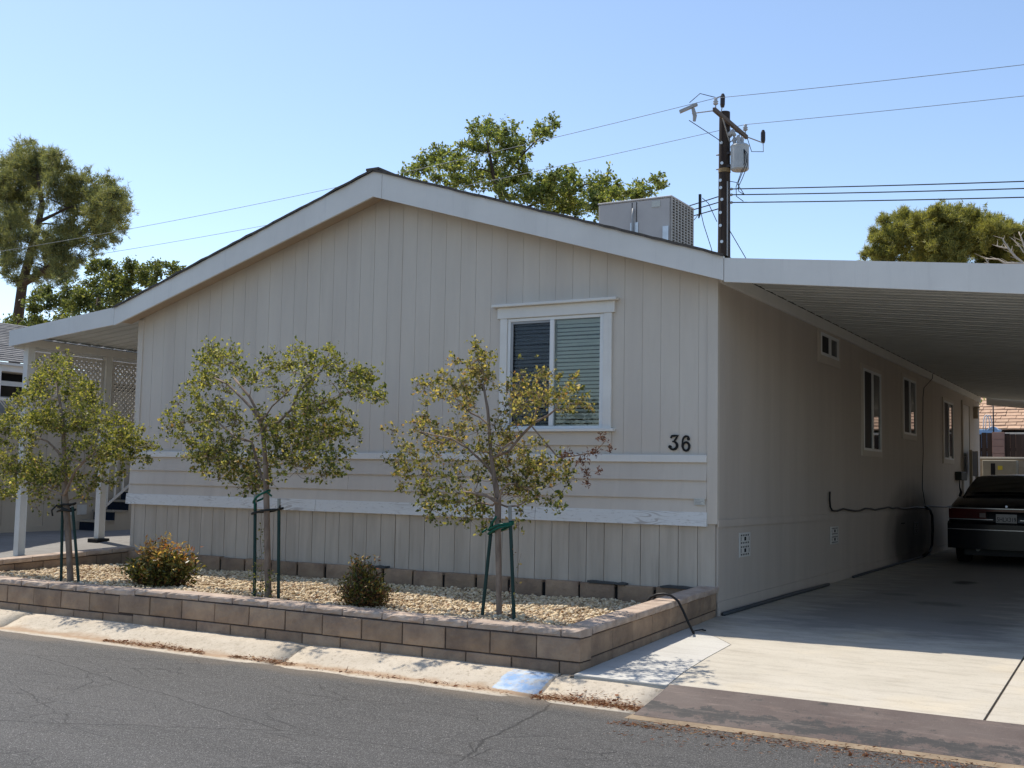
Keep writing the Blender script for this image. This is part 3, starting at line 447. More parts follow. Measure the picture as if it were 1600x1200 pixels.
'pine':[(-45.133,25.173,17.465,0.384,0),(-45.497,25.288,17.052,0.579,0),(-42.694,23.94,16.276,0.46,0),(-40.229,23.046,15.788,0.295,0),(-39.285,22.002,15.189,0.431,0),(-44.823,24.651,16.251,0.695,0),(-42.564,23.881,15.621,0.795,0),(-42.93,25.039,16.114,0.469,0),(-40.084,23.493,15.22,0.415,0),(-46.67,25.081,16.588,0.453,0),(-43.889,23.091,14.963,0.61,0),(-45.62,25.208,15.672,0.834,0),(-43.891,24.919,15.241,0.88,0),(-40.929,23.656,14.815,0.599,0),(-40.561,24.153,14.738,0.542,0),(-40.259,24.728,14.994,0.424,0),(-37.312,22.772,14.12,0.285,0),(-44.915,24.214,14.554,0.752,0),(-44.962,25.22,14.625,0.828,0),(-40.532,23.062,13.723,0.649,0),(-41.952,25.213,14.457,0.682,0),(-40.227,24.743,14.316,0.545,0),(-39.898,25.377,14.642,0.427,0),(-36.602,23.342,13.942,0.343,0),(-35.149,22.373,13.266,0.414,0),(-39.215,25.201,14.155,0.544,0),(-38.131,25.219,13.889,0.478,0),(-36.132,23.781,12.915,0.4,0),(-35.385,22.375,12.589,0.553,0),(-36.918,22.789,12.982,0.566,0),(-40.146,24.54,13.556,0.542,0),(-43.607,23.165,13.245,0.73,0),(-46.262,25.805,13.741,0.779,0),(-45.352,24.354,12.873,0.692,0),(-42.302,22.803,11.887,0.596,0),(-40.892,24.622,13.188,0.455,0),(-38.092,23.442,12.602,0.434,0),(-39.773,25.731,13.248,0.459,0),(-38.771,25.638,13.037,0.423,0),(-36.597,24.059,12.057,0.288,0),(-38.05,24.578,12.237,0.413,0),(-39.257,24.792,12.301,0.449,0),(-41.141,25.222,12.654,0.46,0),(-43.167,25.906,12.883,0.474,0),(-39.159,22.114,11.763,0.428,0),(-41.089,23.446,11.691,0.595,0),(-41.419,24.407,11.748,0.546,0),(-38.796,23.217,11.359,0.522,0),(-39.128,24.357,11.692,0.474,0),(-35.855,22.359,10.944,0.277,0),(-38.916,25.52,12.047,0.211,0),(-44.755,24.101,11.662,0.622,0),(-42.566,22.467,10.643,0.415,0),(-44.907,24.651,11.457,0.471,0),(-40.552,23.249,10.92,0.53,0),(-38.849,22.785,10.641,0.518,0),(-39.21,23.935,10.873,0.412,0),(-36.679,22.552,10.71,0.224,0),(-39.443,22.84,10.171,0.521,0),(-41.754,25.462,10.784,0.432,0),(-42.755,24.793,10.747,0.463,0),(-41.238,22.05,9.733,0.406,0),(-43.857,25.112,10.503,0.438,0),(-38.07,22.068,9.455,0.422,0),(-45.181,23.332,14.918,0.744,0),(-48.354,25.618,14.476,0.792,0),(-46.454,24.481,12.743,0.764,0)],
'pine_trunk':[(-43.599,24.0,5.289,0.3652),(-43.48,24.0,8.351,0.336),(-43.292,24.0,10.036,0.3057),(-42.735,24.0,11.785,0.2439),(-42.361,24.0,12.895,0.2131),(-42.156,24.0,13.801,0.1673),(-42.537,24.0,15.086,0.1224),(-43.003,24.0,16.237,0.0769)],
'pine_limbs':[[(-43.158,24.0,10.119,0.2443),(-41.497,24.0,10.672,0.1956),(-40.432,24.0,11.436,0.179),(-39.171,24.0,12.227,0.1475),(-38.269,24.0,12.886,0.1171),(-37.545,24.0,13.463,0.0728)],
[(-42.187,24.0,13.032,0.1216),(-41.245,24.0,13.246,0.0904),(-40.363,24.0,13.46,0.0748)],
[(-43.292,24.0,10.036,0.0917),(-44.525,24.0,10.59,0.0619),(-45.268,24.0,10.803,0.0467)]],
'bush':[(-32.654,19.436,9.22,0.405,0),(-31.259,18.883,9.019,0.394,0),(-32.575,20.483,9.131,0.387,0),(-29.491,18.632,8.841,0.336,0),(-30.527,20.115,9.122,0.376,0),(-29.236,19.57,9.105,0.244,0),(-27.489,18.586,8.633,0.234,0),(-28.617,20.024,8.962,0.196,0),(-28.233,18.52,8.488,0.354,0),(-30.491,19.788,8.687,0.497,0),(-29.864,18.624,8.381,0.434,0),(-30.265,18.69,8.053,0.484,0),(-32.223,19.758,8.167,0.557,0),(-34.545,21.046,8.83,0.585,0),(-32.734,18.796,8.232,0.549,0),(-31.499,19.114,8.575,0.372,0),(-35.506,20.408,8.475,0.584,0),(-38.05,21.433,8.791,0.556,0),(-37.305,20.247,8.348,0.405,0),(-35.714,19.669,7.901,0.393,0),(-37.086,21.524,8.242,0.413,0),(-32.39,18.549,7.672,0.544,0),(-34.619,21.147,8.178,0.586,0),(-36.246,19.327,7.699,0.419,0),(-30.113,18.862,8.069,0.485,0),(-28.999,18.777,8.223,0.478,0),(-34.333,19.387,7.262,0.513,0),(-38.032,21.012,7.532,0.495,0),(-36.508,18.978,6.799,0.469,0),(-33.503,20.261,7.331,0.621,0),(-38.961,20.445,7.508,0.33,0),(-31.794,19.592,7.405,0.601,0),(-34.097,20.153,6.825,0.623,0)],
'bush_trunk':[(-32.932,20.0,3.68,0.2287),(-33.077,20.0,5.729,0.2044),(-33.113,20.0,7.276,0.1538),(-33.073,20.0,8.309,0.1027)],
'conifer':[(-7.551,44.251,13.843,0.245,0),(-9.015,48.959,14.289,0.266,0),(-7.778,43.609,12.81,0.303,0),(-9.143,47.311,12.921,0.227,0),(-7.962,43.345,12.103,0.241,0),(-7.741,44.384,12.118,0.367,0),(-8.448,49.194,14.554,0.333,0),(-7.302,44.14,12.685,0.547,0),(-7.359,46.908,14.474,0.382,0),(-6.652,45.738,14.317,0.373,0),(-7.131,45.7,13.471,0.685,0),(-6.701,45.968,13.737,0.685,0),(-6.118,44.03,12.56,0.78,0),(-7.515,48.115,13.064,0.713,0),(-5.761,43.373,13.485,0.474,0),(-5.493,44.299,13.895,0.36,0),(-4.954,42.928,13.699,0.263,0),(-5.475,44.507,13.571,0.602,0),(-5.015,45.409,14.082,0.426,0),(-5.178,48.573,14.9,0.288,0),(-4.159,45.226,14.141,0.271,0),(-4.222,43.528,13.485,0.468,0),(-4.787,44.453,13.25,0.776,0),(-4.974,49.146,13.954,0.838,0),(-5.041,43.204,12.547,0.761,0),(-5.398,46.769,12.606,0.747,0),(-4.464,45.214,12.335,0.782,0),(-4.191,47.029,13.965,0.558,0),(-3.483,44.966,13.774,0.298,0),(-3.551,47.224,14.069,0.433,0),(-3.626,45.985,13.296,0.787,0),(-3.993,46.958,12.929,0.802,0),(-3.493,48.569,13.959,0.568,0),(-3.178,46.522,13.948,0.213,0),(-2.544,43.71,13.034,0.346,0),(-2.626,43.212,12.418,0.629,0),(-3.544,48.855,12.929,0.759,0),(-2.501,45.927,13.271,0.419,0),(-1.945,44.041,12.84,0.288,0),(-2.108,48.855,13.726,0.281,0),(-2.461,46.505,12.954,0.543,0),(-2.2,47.465,13.117,0.551,0),(-2.799,48.438,12.694,0.624,0),(-1.835,44.628,12.004,0.639,0),(-1.256,45.083,12.659,0.525,0),(-1.147,48.42,12.833,0.676,0),(-7.183,43.664,11.7,0.662,0),(-6.458,47.691,12.187,0.828,0),(-4.317,43.425,11.283,0.757,0),(-3.439,47.217,11.87,0.8,0),(-2.036,47.294,11.774,0.79,0),(-1.059,48.88,12.128,0.742,0)],
'conifer_trunk':[(-4.791,46.0,4.881,0.4836),(-4.737,46.0,9.144,0.4257),(-4.706,46.0,11.604,0.3051),(-4.744,46.0,13.155,0.153)],
'bare_limbs':[[(0.669,30.0,8.258,0.1052),(-0.095,30.0,8.701,0.0851),(-0.683,30.0,8.769,0.0643),(-0.879,30.0,8.916,0.043),(-1.319,30.0,8.973,0.026)],
[(-0.095,30.0,8.701,0.0638),(-0.384,30.0,8.984,0.0641),(-0.576,30.0,9.26,0.0536),(-0.813,30.0,9.324,0.043),(-0.952,30.0,9.38,0.0259)],
[(-0.288,30.0,8.868,0.064),(-0.48,30.0,9.144,0.0471),(-0.634,30.0,9.396,0.0386),(-0.768,30.0,9.647,0.0258)],
[(0.672,30.0,8.471,0.0842),(0.007,30.0,8.952,0.0638),(-0.14,30.0,9.504,0.0427),(-0.233,30.0,9.794,0.0256)],
[(-1.181,30.0,8.787,0.0389),(-1.279,30.0,8.948,0.0324)],
[(-0.089,30.0,9.067,0.0426),(-0.279,30.0,9.408,0.032),(-0.472,30.0,9.599,0.0214)]],
'bare_trunk':[(0.963,30.0,3.827,0.166),(0.917,30.0,6.338,0.1462),(0.669,30.0,8.258,0.1263)]}
# ============================================================ GROUND AND STREET
def gz(y):                                   # driveway height
    return 0.042*y if y < 0 else 0.003*y
ys = [-400, -60, 0.6, 3.0, 30, 400]; zs = [-0.33, -0.33, -0.33, -0.04, -0.04, -0.04]
mb = MB()
for i in range(len(ys)-1):
    mb.add([(-500, ys[i], zs[i]), (500, ys[i], zs[i]), (500, ys[i+1], zs[i+1]), (-500, ys[i+1], zs[i+1])], [(0,1,2,3)])
ground = mb.build('ground', m_soil); ground['kind'] = 'structure'
mb = MB(); n0 = 60
for i in range(n0):
    x0 = -60 + 120*i/n0; x1 = -60 + 120*(i+1)/n0
    w = lambda x: -3.515 + 0.03*math.sin(x*2.1) + 0.02*math.sin(x*5.3+1) - (0.128 + 0.012*math.sin(x*7.7) + 0.010*math.sin(x*19) if x > 0.7 else 0)
    mb.add([(x0, -30, -0.30), (x1, -30, -0.30), (x1, -12, -0.20), (x0, -12, -0.20), (x1, -4.0, -0.245), (x0, -4.0, -0.245), (x1, w(x1), -0.252), (x0, w(x0), -0.252)],
           [(0,1,2,3), (3,2,4,5), (5,4,6,7)])
street = mb.build('street', m_asphalt); street['kind'] = 'structure'

# kerb: rolled profile in separate cast segments
kerb = struct_empty('kerb', (0, -3.2, -0.25))
def kerb_profile():
    p = [(-2.90, -0.45), (-2.90, -0.148), (-3.03, -0.146), (-3.09, -0.152)]
    for i in range(1, 9):
        t = i/8; p.append((-3.09 - 0.33*t, -0.152 - 0.092*(t*t*(3-2*t))))
    p += [(-3.50, -0.249), (-3.56, -0.2505), (-3.56, -0.45)]
    return p
def kerb_seg(x0, x1):
    mb = MB(); pf = kerb_profile(); n = max(2, int((x1-x0)/0.22)); k = len(pf)
    for i in range(n+1):
        x = x0 + (x1-x0)*i/n; e = 0.012 if i in (0, n) else 0
        for j, (y, z) in enumerate(pf):
            r = 0 if j in (0, k-1) else 0.004
            mb.v.append((x, y + rng.uniform(-r, r) + (e if j > 3 else 0), z + rng.uniform(-r, r)*0.7 - e*0.6))
    for i in range(n):
        for j in range(k):
            a = i*k + j; b = i*k + (j+1) % k; mb.f.append((a, b, b+k, a+k))
    mb.f.append(tuple(range(k))); mb.f.append(tuple(n*k + j for j in range(k))[::-1])
    return mb
for a, b in ((-22, -14.01), (-13.99, -10.01), (-9.99, -6.16), (-6.13, -2.56), (-2.535, -0.155), (-0.125, 0.76)):
    kerb_seg(a, b).build('kerb_segment', m_kerb, kerb, smooth=True)

# driveway: slabs over a dirt-filled sub-base, joints between them
drive = struct_empty('driveway', (2.5, 0, 0))
def slab(poly, name='concrete_slab', mat=m_drive, dz=0.0):
    mb = MB()
    for pl in (poly if isinstance(poly[0], list) else [poly]):
        n = len(pl)
        mb.add([(x, y, gz(y) + dz) for x, y in pl] + [(x, y, gz(y) - 0.1) for x, y in pl],
           [tuple(range(n)), tuple(range(n, 2*n))[::-1]] + [(i, i+n, (i+1) % n + n, (i+1) % n) for i in range(n)])
    me = mb.mesh(name); bm = bmesh.new(); bm.from_mesh(me); bmesh.ops.remove_doubles(bm, verts=bm.verts, dist=1e-5); bm.to_mesh(me); bm.free(); bm = bmesh.new(); bm.from_mesh(me); bmesh.ops.triangulate(bm, faces=bm.faces); bm.to_mesh(me); bm.free()
    return wrap(name, me, mat, drive)
mb = MB(); mb.add([(-0.05, -3.09, gz(-3.09)-0.012), (6.6, -3.09, gz(-3.09)-0.012), (6.6, 0, -0.012), (-0.05, 0, -0.012), (6.6, 22, 0.054), (-0.05, 22, 0.054)], [(0,1,2,3), (3,2,4,5)])
mb.build('joint_fill', m_concrete_sub, drive)
edge = [(0.735, -3.085), (0.67, -2.6), (0.63, -2.0), (0.61, -1.38), (0.40, -1.12), (0.12, -0.86), (0.0, -0.85)]
slab([(0.002, -3.085)] + edge, 'concrete_strip', m_strip, 0.001)
e2 = [(x+0.008, y+0.006) for x, y in edge]
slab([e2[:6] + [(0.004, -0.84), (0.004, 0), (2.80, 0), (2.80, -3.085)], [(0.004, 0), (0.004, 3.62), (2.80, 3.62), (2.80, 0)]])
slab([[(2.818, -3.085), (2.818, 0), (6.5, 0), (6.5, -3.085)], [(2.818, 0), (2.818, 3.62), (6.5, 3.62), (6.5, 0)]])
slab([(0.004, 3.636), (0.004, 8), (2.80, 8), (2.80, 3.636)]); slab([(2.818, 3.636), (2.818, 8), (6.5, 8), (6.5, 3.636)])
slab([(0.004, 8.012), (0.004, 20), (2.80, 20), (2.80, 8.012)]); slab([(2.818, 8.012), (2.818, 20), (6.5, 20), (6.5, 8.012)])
# painted apron ramp down to the street
mb = MB(); nx = 30
for i in range(nx+1):
    t = i/nx
    for yy, zz, xl in ((-3.078, -0.122, 0.765), (-3.10, -0.119, 0.763), (-3.35, -0.183, 0.74), (-3.62, -0.2435, 0.715), (-3.635, -0.30, 0.715)):
        mb.v.append((xl + (6.6-xl)*t, yy + (rng.uniform(-0.008, 0.008) if zz < -0.2 else 0), zz))
for i in range(nx):
    for j in range(4):
        a = i*5+j; mb.f.append((a, a+1, a+6, a+5))
mb.f.append((0, 1, 2, 3, 4)); 
ap = mb.build('driveway_apron', m_apron); ap['kind'] = 'structure'

mb = MB(); mb.hexa([(0.70, -3.74, -0.32), (6.6, -3.74, -0.32), (6.6, -3.58, -0.32), (0.70, -3.58, -0.32)], [(0.70, -3.74, -0.2475), (6.6, -3.74, -0.2475), (6.6, -3.58, -0.2445), (0.70, -3.58, -0.2445)])
gu = mb.build('gutter_strip', m_gutter); gu['kind'] = 'structure'
# left porch floor
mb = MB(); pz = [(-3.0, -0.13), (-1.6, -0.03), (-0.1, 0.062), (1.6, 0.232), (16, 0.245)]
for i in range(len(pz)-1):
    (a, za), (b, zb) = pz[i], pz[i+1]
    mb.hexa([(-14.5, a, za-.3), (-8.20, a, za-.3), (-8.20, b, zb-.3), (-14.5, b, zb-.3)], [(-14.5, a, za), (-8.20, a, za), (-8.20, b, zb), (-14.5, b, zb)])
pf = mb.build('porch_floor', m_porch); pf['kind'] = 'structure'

# ============================================================ THE MOBILE HOME
RX = -4.09
def top_z(x): return 4.83 - 0.3175*abs(x-RX)
def bot_z(x): return 4.53 - 0.303*abs(x-RX)
home = thing('mobile_home', (-4.09, 0, 0), 'long beige mobile home with white gable trim, dark roof and number 36', 'mobile home')
BW = 0.2032
def boards(*a, **k):
    return board(*a, split=True, **k)
def board(x0, x1, zlo, zhi, y0, y1, openings=(), swap=False, split=False):
    """vertical board between x0..x1 from zlo to zhi(x); swap: board runs along Y on a wall at constant x"""
    mb = MB(); parts = []; cuts = {x0, x1}
    if not swap and x0 < RX < x1: cuts.add(RX)
    for a, b, c, d in openings:
        for e in (a, b):
            if x0 < e < x1: cuts.add(e)
    cuts = sorted(cuts)
    if split and len(cuts) == 3 and cuts[1] == RX and not swap:
        return [mb.prism([(cuts[0], zlo(0)), (cuts[2], zlo(0)), (cuts[2], zhi(cuts[2])), (RX, zhi(RX)), (cuts[0], zhi(cuts[0]))], 'y', y0, y1)]
    if split and len(cuts) == 3:
        for oa, ob, oc, od in openings:
            lft = oa <= cuts[0] + 1e-6 and abs(ob - cuts[1]) < 1e-6; rgt = abs(oa - cuts[1]) < 1e-6 and ob >= cuts[2] - 1e-6
            if not (lft or rgt): continue
            e0, m_, e1 = (cuts[0], cuts[1], cuts[2]) if lft else (cuts[2], cuts[1], cuts[0])
            mb.prism([(e0, zlo(e0)), (e1, zlo(e1)), (e1, zhi(e1)), (e0, zhi(e0)), (e0, od), (m_, od), (m_, oc), (e0, oc)], 'x' if swap else 'y', y0, y1)
            return [mb]
    for a, b in zip(cuts, cuts[1:]):
        segs = [(zlo(a), zlo(b), zhi(a), zhi(b))]
        for (oa, ob, oc, od) in openings:
            if oa <= a + 1e-6 and ob >= b - 1e-6:
                la, lb, ha, hb = segs.pop(); segs += [(la, lb, oc, oc), (od, od, ha, hb)]
        for la, lb, ha, hb in segs:
            if split and len(cuts) == 2 and len(segs) == 2: mb = MB(); parts.append(mb)
            if swap: mb.hexa([(y0, a, la), (y0, b, lb), (y1, b, lb), (y1, a, la)], [(y0, a, ha), (y0, b, hb), (y1, b, hb), (y1, a, ha)])
            else: mb.hexa([(a, y0, la), (b, y0, lb), (b, y1, lb), (a, y1, la)], [(a, y0, ha), (b, y0, hb), (b, y1, hb), (a, y1, ha)])
    return (parts or [mb]) if split else mb
WIN = (-2.42, -1.245, 1.82, 3.05)
gtop = lambda x: bot_z(x) + 0.09
for i in range(41):
    x1 = -BW*i - 0.0016; x0 = max(-BW*(i+1) + 0.0016, -8.195)
    if i == 18: x0 += 0.007
    if i == 0: x1 = -0.01
    for q in boards(x0, x1, lambda x: 1.52, gtop, 0.0 + rng.uniform(0, 0.0015), 0.02, [WIN]): q.build('siding_board', m_siding, home)
    board(x0 + 0.0016, x1 - 0.0016 if i else -0.022, lambda x: -0.10, lambda x: 0.93, -0.004 + rng.uniform(0, 0.003), 0.018).build('skirt_board', m_skirt, home)
mb = MB(); mb.box(-8.19, -0.03, 0.012, 0.04, -0.1, 1.5); mb.build('skirt_sheathing', m_skirt, home)
board(-8.19, -0.02, lambda x: 1.5001, gtop, 0.005, 0.04, [(-2.42, -1.245, 1.8202, 3.05)]).build('wall_sheathing', m_siding, home)
# lap boards, belt trim, weathered base board
zl = [1.490, 1.311, 1.129, 0.985]
for k in range(3):
    zt, zb = zl[k] + 0.012, zl[k+1]
    cuts = [(-8.225, -5.93), (-5.925, -3.30), (-3.295, -0.107)] if k == 0 else [(-8.235, -4.55), (-4.545, -0.107)] if k == 1 else [(-8.245, -6.1), (-6.095, -3.25), (-3.245, -0.107)]
    for a, b in cuts:
        mb = MB(); mb.prism([(-0.006, zt), (-0.028 + rng.uniform(0, .003), zb), (0.0, zb), (0.0, zt)], 'x', a, b); mb.build('lap_board', m_siding, home)
for a, b in ((-8.21, -3.47), (-3.465, -0.105)):
    mb = MB(); mb.box(a, b, -0.035, 0.0, 1.488, 1.563); mb.build('belt_board', m_trim, home, bevel=0.004)
for a, b in ((-8.27, -5.02), (-5.015, -2.02), (-2.015, -0.100)):
    mb = MB(); mb.prism([(-0.030, 1.0), (-0.042, 0.862), (-0.003, 0.862), (-0.003, 1.0)], 'x', a, b); mb.build('base_board', m_weather, home)
mb = MB(); mb.box(-0.106, 0.004, -0.018, 0.05, 0.885, 3.34); mb.build('corner_board', m_siding, home, bevel=0.003)
mb = MB(); mb.box(-8.20, -8.105, -0.018, 0.05, 1.56, 3.34); mb.build('corner_board', m_siding, home, bevel=0.003)
# small plates on the front
mb = MB(); mb.box(-0.232, -0.122, -0.031, -0.026, 1.07, 1.135); mb.build('paper_notice', m_paper, home)
mb = MB()
for r_ in range(4): mb.box(-0.222, -0.222 + rng.uniform(0.05, 0.09), -0.0325, -0.0312, 1.078 + r_*0.014, 1.083 + r_*0.014)
mb.build('notice_print', m_steel_g, home)

# gable fascia (two boards, butt joint right of the ridge) and soffits
def fascia(x0, x1, y0, y1, mat=m_fascia):
    xs = [x0] + ([RX] if x0 < RX < x1 else []) + [x1]; mb = MB(); n = len(xs)
    poly = [(x, bot_z(x)) for x in xs] + [(x, top_z(x)) for x in reversed(xs)]
    return mb.prism(poly, 'y', y0, y1)
fascia(-8.355, -3.968, -0.30, -0.27).build('fascia_board', m_fascia, home)
fascia(-3.962, 0.158, -0.30, -0.27).build('fascia_board', m_fascia, home)
for a, b in ((-8.35, RX), (RX, 0.15)):
    mb = MB(); mb.hexa([(a, -0.27, bot_z(a)+0.055), (b, -0.27, bot_z(b)+0.055), (b, -0.001, bot_z(b)+0.055), (a, -0.001, bot_z(a)+0.055)],
                       [(a, -0.27, bot_z(a)+0.08), (b, -0.27, bot_z(b)+0.08), (b, -0.001, bot_z(b)+0.08), (a, -0.001, bot_z(a)+0.08)])
    mb.build('soffit', m_soffit, home)
# roof: shingled slabs with an uneven rake edge
def roof_slope(x0, x1):
    mb = MB(); nx, ny = 40, 12
    for j in range(ny+1):
        y = -0.325 + (18.45+0.325)*(j/ny)**1.0
        for i in range(nx+1):
            x = x0 + (x1-x0)*i/nx
            e = rng.uniform(-0.012, 0.008) if j == 0 else 0
            mb.v.append((x, y + e, top_z(x) + 0.022 + rng.uniform(-0.004, 0.006)))
    for j in range(ny):
        for i in range(nx):
            a = j*(nx+1)+i; mb.f.append((a, a+1, a+nx+2, a+nx+1))
    k = len(mb.v); mb.v += [(v[0], v[1], v[2]-0.028) for v in mb.v[:nx+1]]
    for i in range(nx): mb.f.append((i, i+k, i+1+k, i+1))
    mb.v += [(x0, -0.2, top_z(x0)-0.02), (x1, -0.2, top_z(x1)-0.02), (x1, 18.4, top_z(x1)-0.02), (x0, 18.4, top_z(x0)-0.02)]
    k2 = len(mb.v)-4; mb.f.append((k2+3, k2+2, k2+1, k2)); return mb
roofL = roof_slope(-8.37, RX).build('roof', m_shingle, home); roofR = roof_slope(RX, 0.17).build('roof', m_shingle, home)
mb = MB(); mb.box(-4.18, -4.0, -0.33, 18.4, 4.835, 4.862); mb.build('ridge_cap', m_shingle, home)
mb = MB(); mb.box(-2.60, -2.22, 1.1, 1.4, 4.10, 4.425); mb.build('roof_vent', m_trim, home, bevel=0.02)
mb = MB(); mb.box(-3.02, -2.90, 1.2, 1.4, 4.35, 4.545); mb.build('roof_vent', m_steel_g, home, bevel=0.02)
# left, rear walls, added light stop
mb = MB(); mb.box(-8.20, -8.15, 0.05, 18.2, -0.1, 3.4); mb.build('left_wall', m_siding, home)
mb = MB(); mb.box(-8.15, -0.05, 18.15, 18.22, -0.1, 4.4); mb.build('rear_wall', m_siding, home)
mb = MB(); mb.box(-8.1, -0.03, 0.16, 0.2, -0.1, 3.3); mb.build('light_stop', m_dark, home)  # black backing added inside the hollow home to stop light
# house number
def ribbon(pts, y0, y1):
    mb = MB(); n = len(pts); L = []; R_ = []
    for i, (x, z, w) in enumerate(pts):
        w *= 0.80
        a = pts[max(i-1, 0)]; b = pts[min(i+1, n-1)]
        d = Vector((b[0]-a[0], b[1]-a[1])).normalized(); nn = Vector((-d.y, d.x))
        L.append((x + nn.x*w/2, z + nn.y*w/2)); R_.append((x - nn.x*w/2, z - nn.y*w/2))
    for i in range(n-1):
        q = [L[i], L[i+1], R_[i+1], R_[i]]
        mb.prism(q, 'y', y0 - 0.0004*(i % 2), y1)
    return mb
def arc(cx, cz, rx, rz, a0, a1, n, w0, w1=None):
    w1 = w1 or w0
    return [(cx + rx*math.cos(math.radians(a0+(a1-a0)*i/n)), cz + rz*math.sin(math.radians(a0+(a1-a0)*i/n)), w0+(w1-w0)*math.sin(math.pi*i/n)) for i in range(n+1)]
def disc(mb, cx, cz, r, y0, y1, n=14): return mb.prism([(cx + r*math.cos(2*math.pi*i/n), cz + r*math.sin(2*math.pi*i/n)) for i in range(n)], 'y', y0, y1)
x0, z0, h = -0.512, 1.613, 0.152          # digit 3, flat topped
d3 = ribbon([(x0+0.022, z0+0.118, 0.018), (x0+0.034, z0+0.139, 0.026), (x0+0.060, z0+0.142, 0.026), (x0+0.097, z0+0.144, 0.026), (x0+0.078, z0+0.112, 0.022), (x0+0.054, z0+0.078, 0.020)], -0.016, -0.002)
r3 = ribbon(arc(x0+0.047, z0+0.044, 0.043, 0.040, 100, -150, 14, 0.016, 0.032), -0.0165, -0.002); d3.add(r3.v, r3.f)
disc(d3, x0+0.014, z0+0.030, 0.017, -0.017, -0.002)
d3.build('number_three', m_num, home)
x0, z0 = -0.385, 1.600
d6 = ribbon(arc(x0+0.058, z0+0.088, 0.050, 0.062, 52, 180, 10, 0.014, 0.026) + [(x0+0.0085, z0+0.06, 0.028)] + [(x0+0.012, z0+0.04, 0.030)], -0.016, -0.002)
SIX = 1
r6 = ribbon(arc(x0+0.052, z0+0.047, 0.039, 0.042, 180, -180, 22, 0.022, 0.030), -0.0165, -0.002); d6.add(r6.v, r6.f)
disc(d6, x0+0.080, z0+0.123, 0.017, -0.017, -0.002)
d6.v = [((vx - x0 - 0.1)*0.88 + x0 + 0.1, vy, vz) for vx, vy, vz in d6.v]
d6.build('number_six', m_num, home)

# front window with blinds
fx0, fx1, fz0, fz1 = -2.410, -1.247, 1.833, 3.041
mb = MB(); mb.box(fx0+0.035, fx1-0.045, 0.085, 0.09, fz0, fz1); win = mb.build('window', m_dark, home)
for a, b in ((-2.50, -2.412), (-1.245, -1.150)):
    mb = MB(); mb.box(a, b, -0.028, 0.0, 1.832, 3.042); mb.build('trim_board', m_trim, win, bevel=0.003)
mb = MB(); mb.box(-2.535, -1.118, -0.034, 0.0, 3.043, 3.166); mb.build('header', m_trim, win, bevel=0.003)
mb = MB(); mb.box(-2.585, -1.078, -0.085, 0.0, 3.167, 3.198); mb.build('header_ledge', m_trim, win, bevel=0.004)
mb = MB(); mb.box(-2.53, -1.105, -0.07, 0.0, 1.800, 1.831); mb.build('sill', m_trim, win, bevel=0.004)
mb = MB(); mb.box(-2.47, -1.150, -0.024, 0.0, 1.655, 1.799); mb.build('apron_board', m_siding, win, bevel=0.003)
fx0, fx1, fz0, fz1 = -2.410, -1.247, 1.833, 3.041
mb = MB()
mb.box(fx0, fx0+0.035, -0.012, 0.06, fz0, fz1); mb.box(fx1-0.045, fx1, -0.012, 0.06, fz0, fz1)
mb.box(fx0+0.035, fx1-0.045, -0.011, 0.06, fz1-0.035, fz1); mb.box(fx0+0.035, fx1-0.045, -0.011, 0.06, fz0, fz0+0.03)
mb.box(-1.885, -1.835, -0.016, 0.05, fz0+0.03, fz1-0.035); mb.build('frame', m_vinyl, win, bevel=0.003)
mb = MB(); mb.box(-1.834, fx1-0.046, 0.010, 0.014, fz0+0.031, fz1-0.036); mb.build('pane', m_glass, win)
mb = MB(); mb.box(fx0+0.036, -1.886, 0.020, 0.024, fz0+0.031, fz1-0.036); mb.build('pane', m_glass, win)
mb = MB(); mb.box(fx0+0.066, -1.890, 0.000, 0.003, fz0+0.034, fz1-0.062); mb.build('insect_screen', m_meshscreen, win)
mb = MB()
mb.box(fx0+0.036, fx0+0.065, -0.003, 0.008, fz0+0.031, fz1-0.036); mb.box(fx0+0.066, -1.886, -0.003, 0.008, fz1-0.061, fz1-0.036); mb.build('screen_frame', m_steel_g, win)
mb = MB(); ns = 28
for k in range(ns):
    z = fz0 + 0.035 + (fz1-fz0-0.10)*k/(ns-1)
    for (a, b) in ((fx0+0.04, -1.89), (-1.83, fx1-0.05)):
        sg = rng.gauss(0, 0.0022)
        t = 0.026 + rng.uniform(-.0015, .0015); zz = z + rng.uniform(-.002, .002)
        mb.hexa([(a, 0.058, zz - t*0.55), (b, 0.058, zz - t*0.55 + sg), (b, 0.062, zz - t*0.52 + sg), (a, 0.062, zz - t*0.52)],
                [(a, 0.050, zz + t*0.5), (b, 0.050, zz + t*0.5 + sg), (b, 0.054, zz + t*0.53 + sg), (a, 0.054, zz + t*0.53)])
mb.box(fx0+0.04, fx1-0.05, 0.05, 0.08, fz1-0.075, fz1-0.04)
mb.build('blind', m_blind, win)

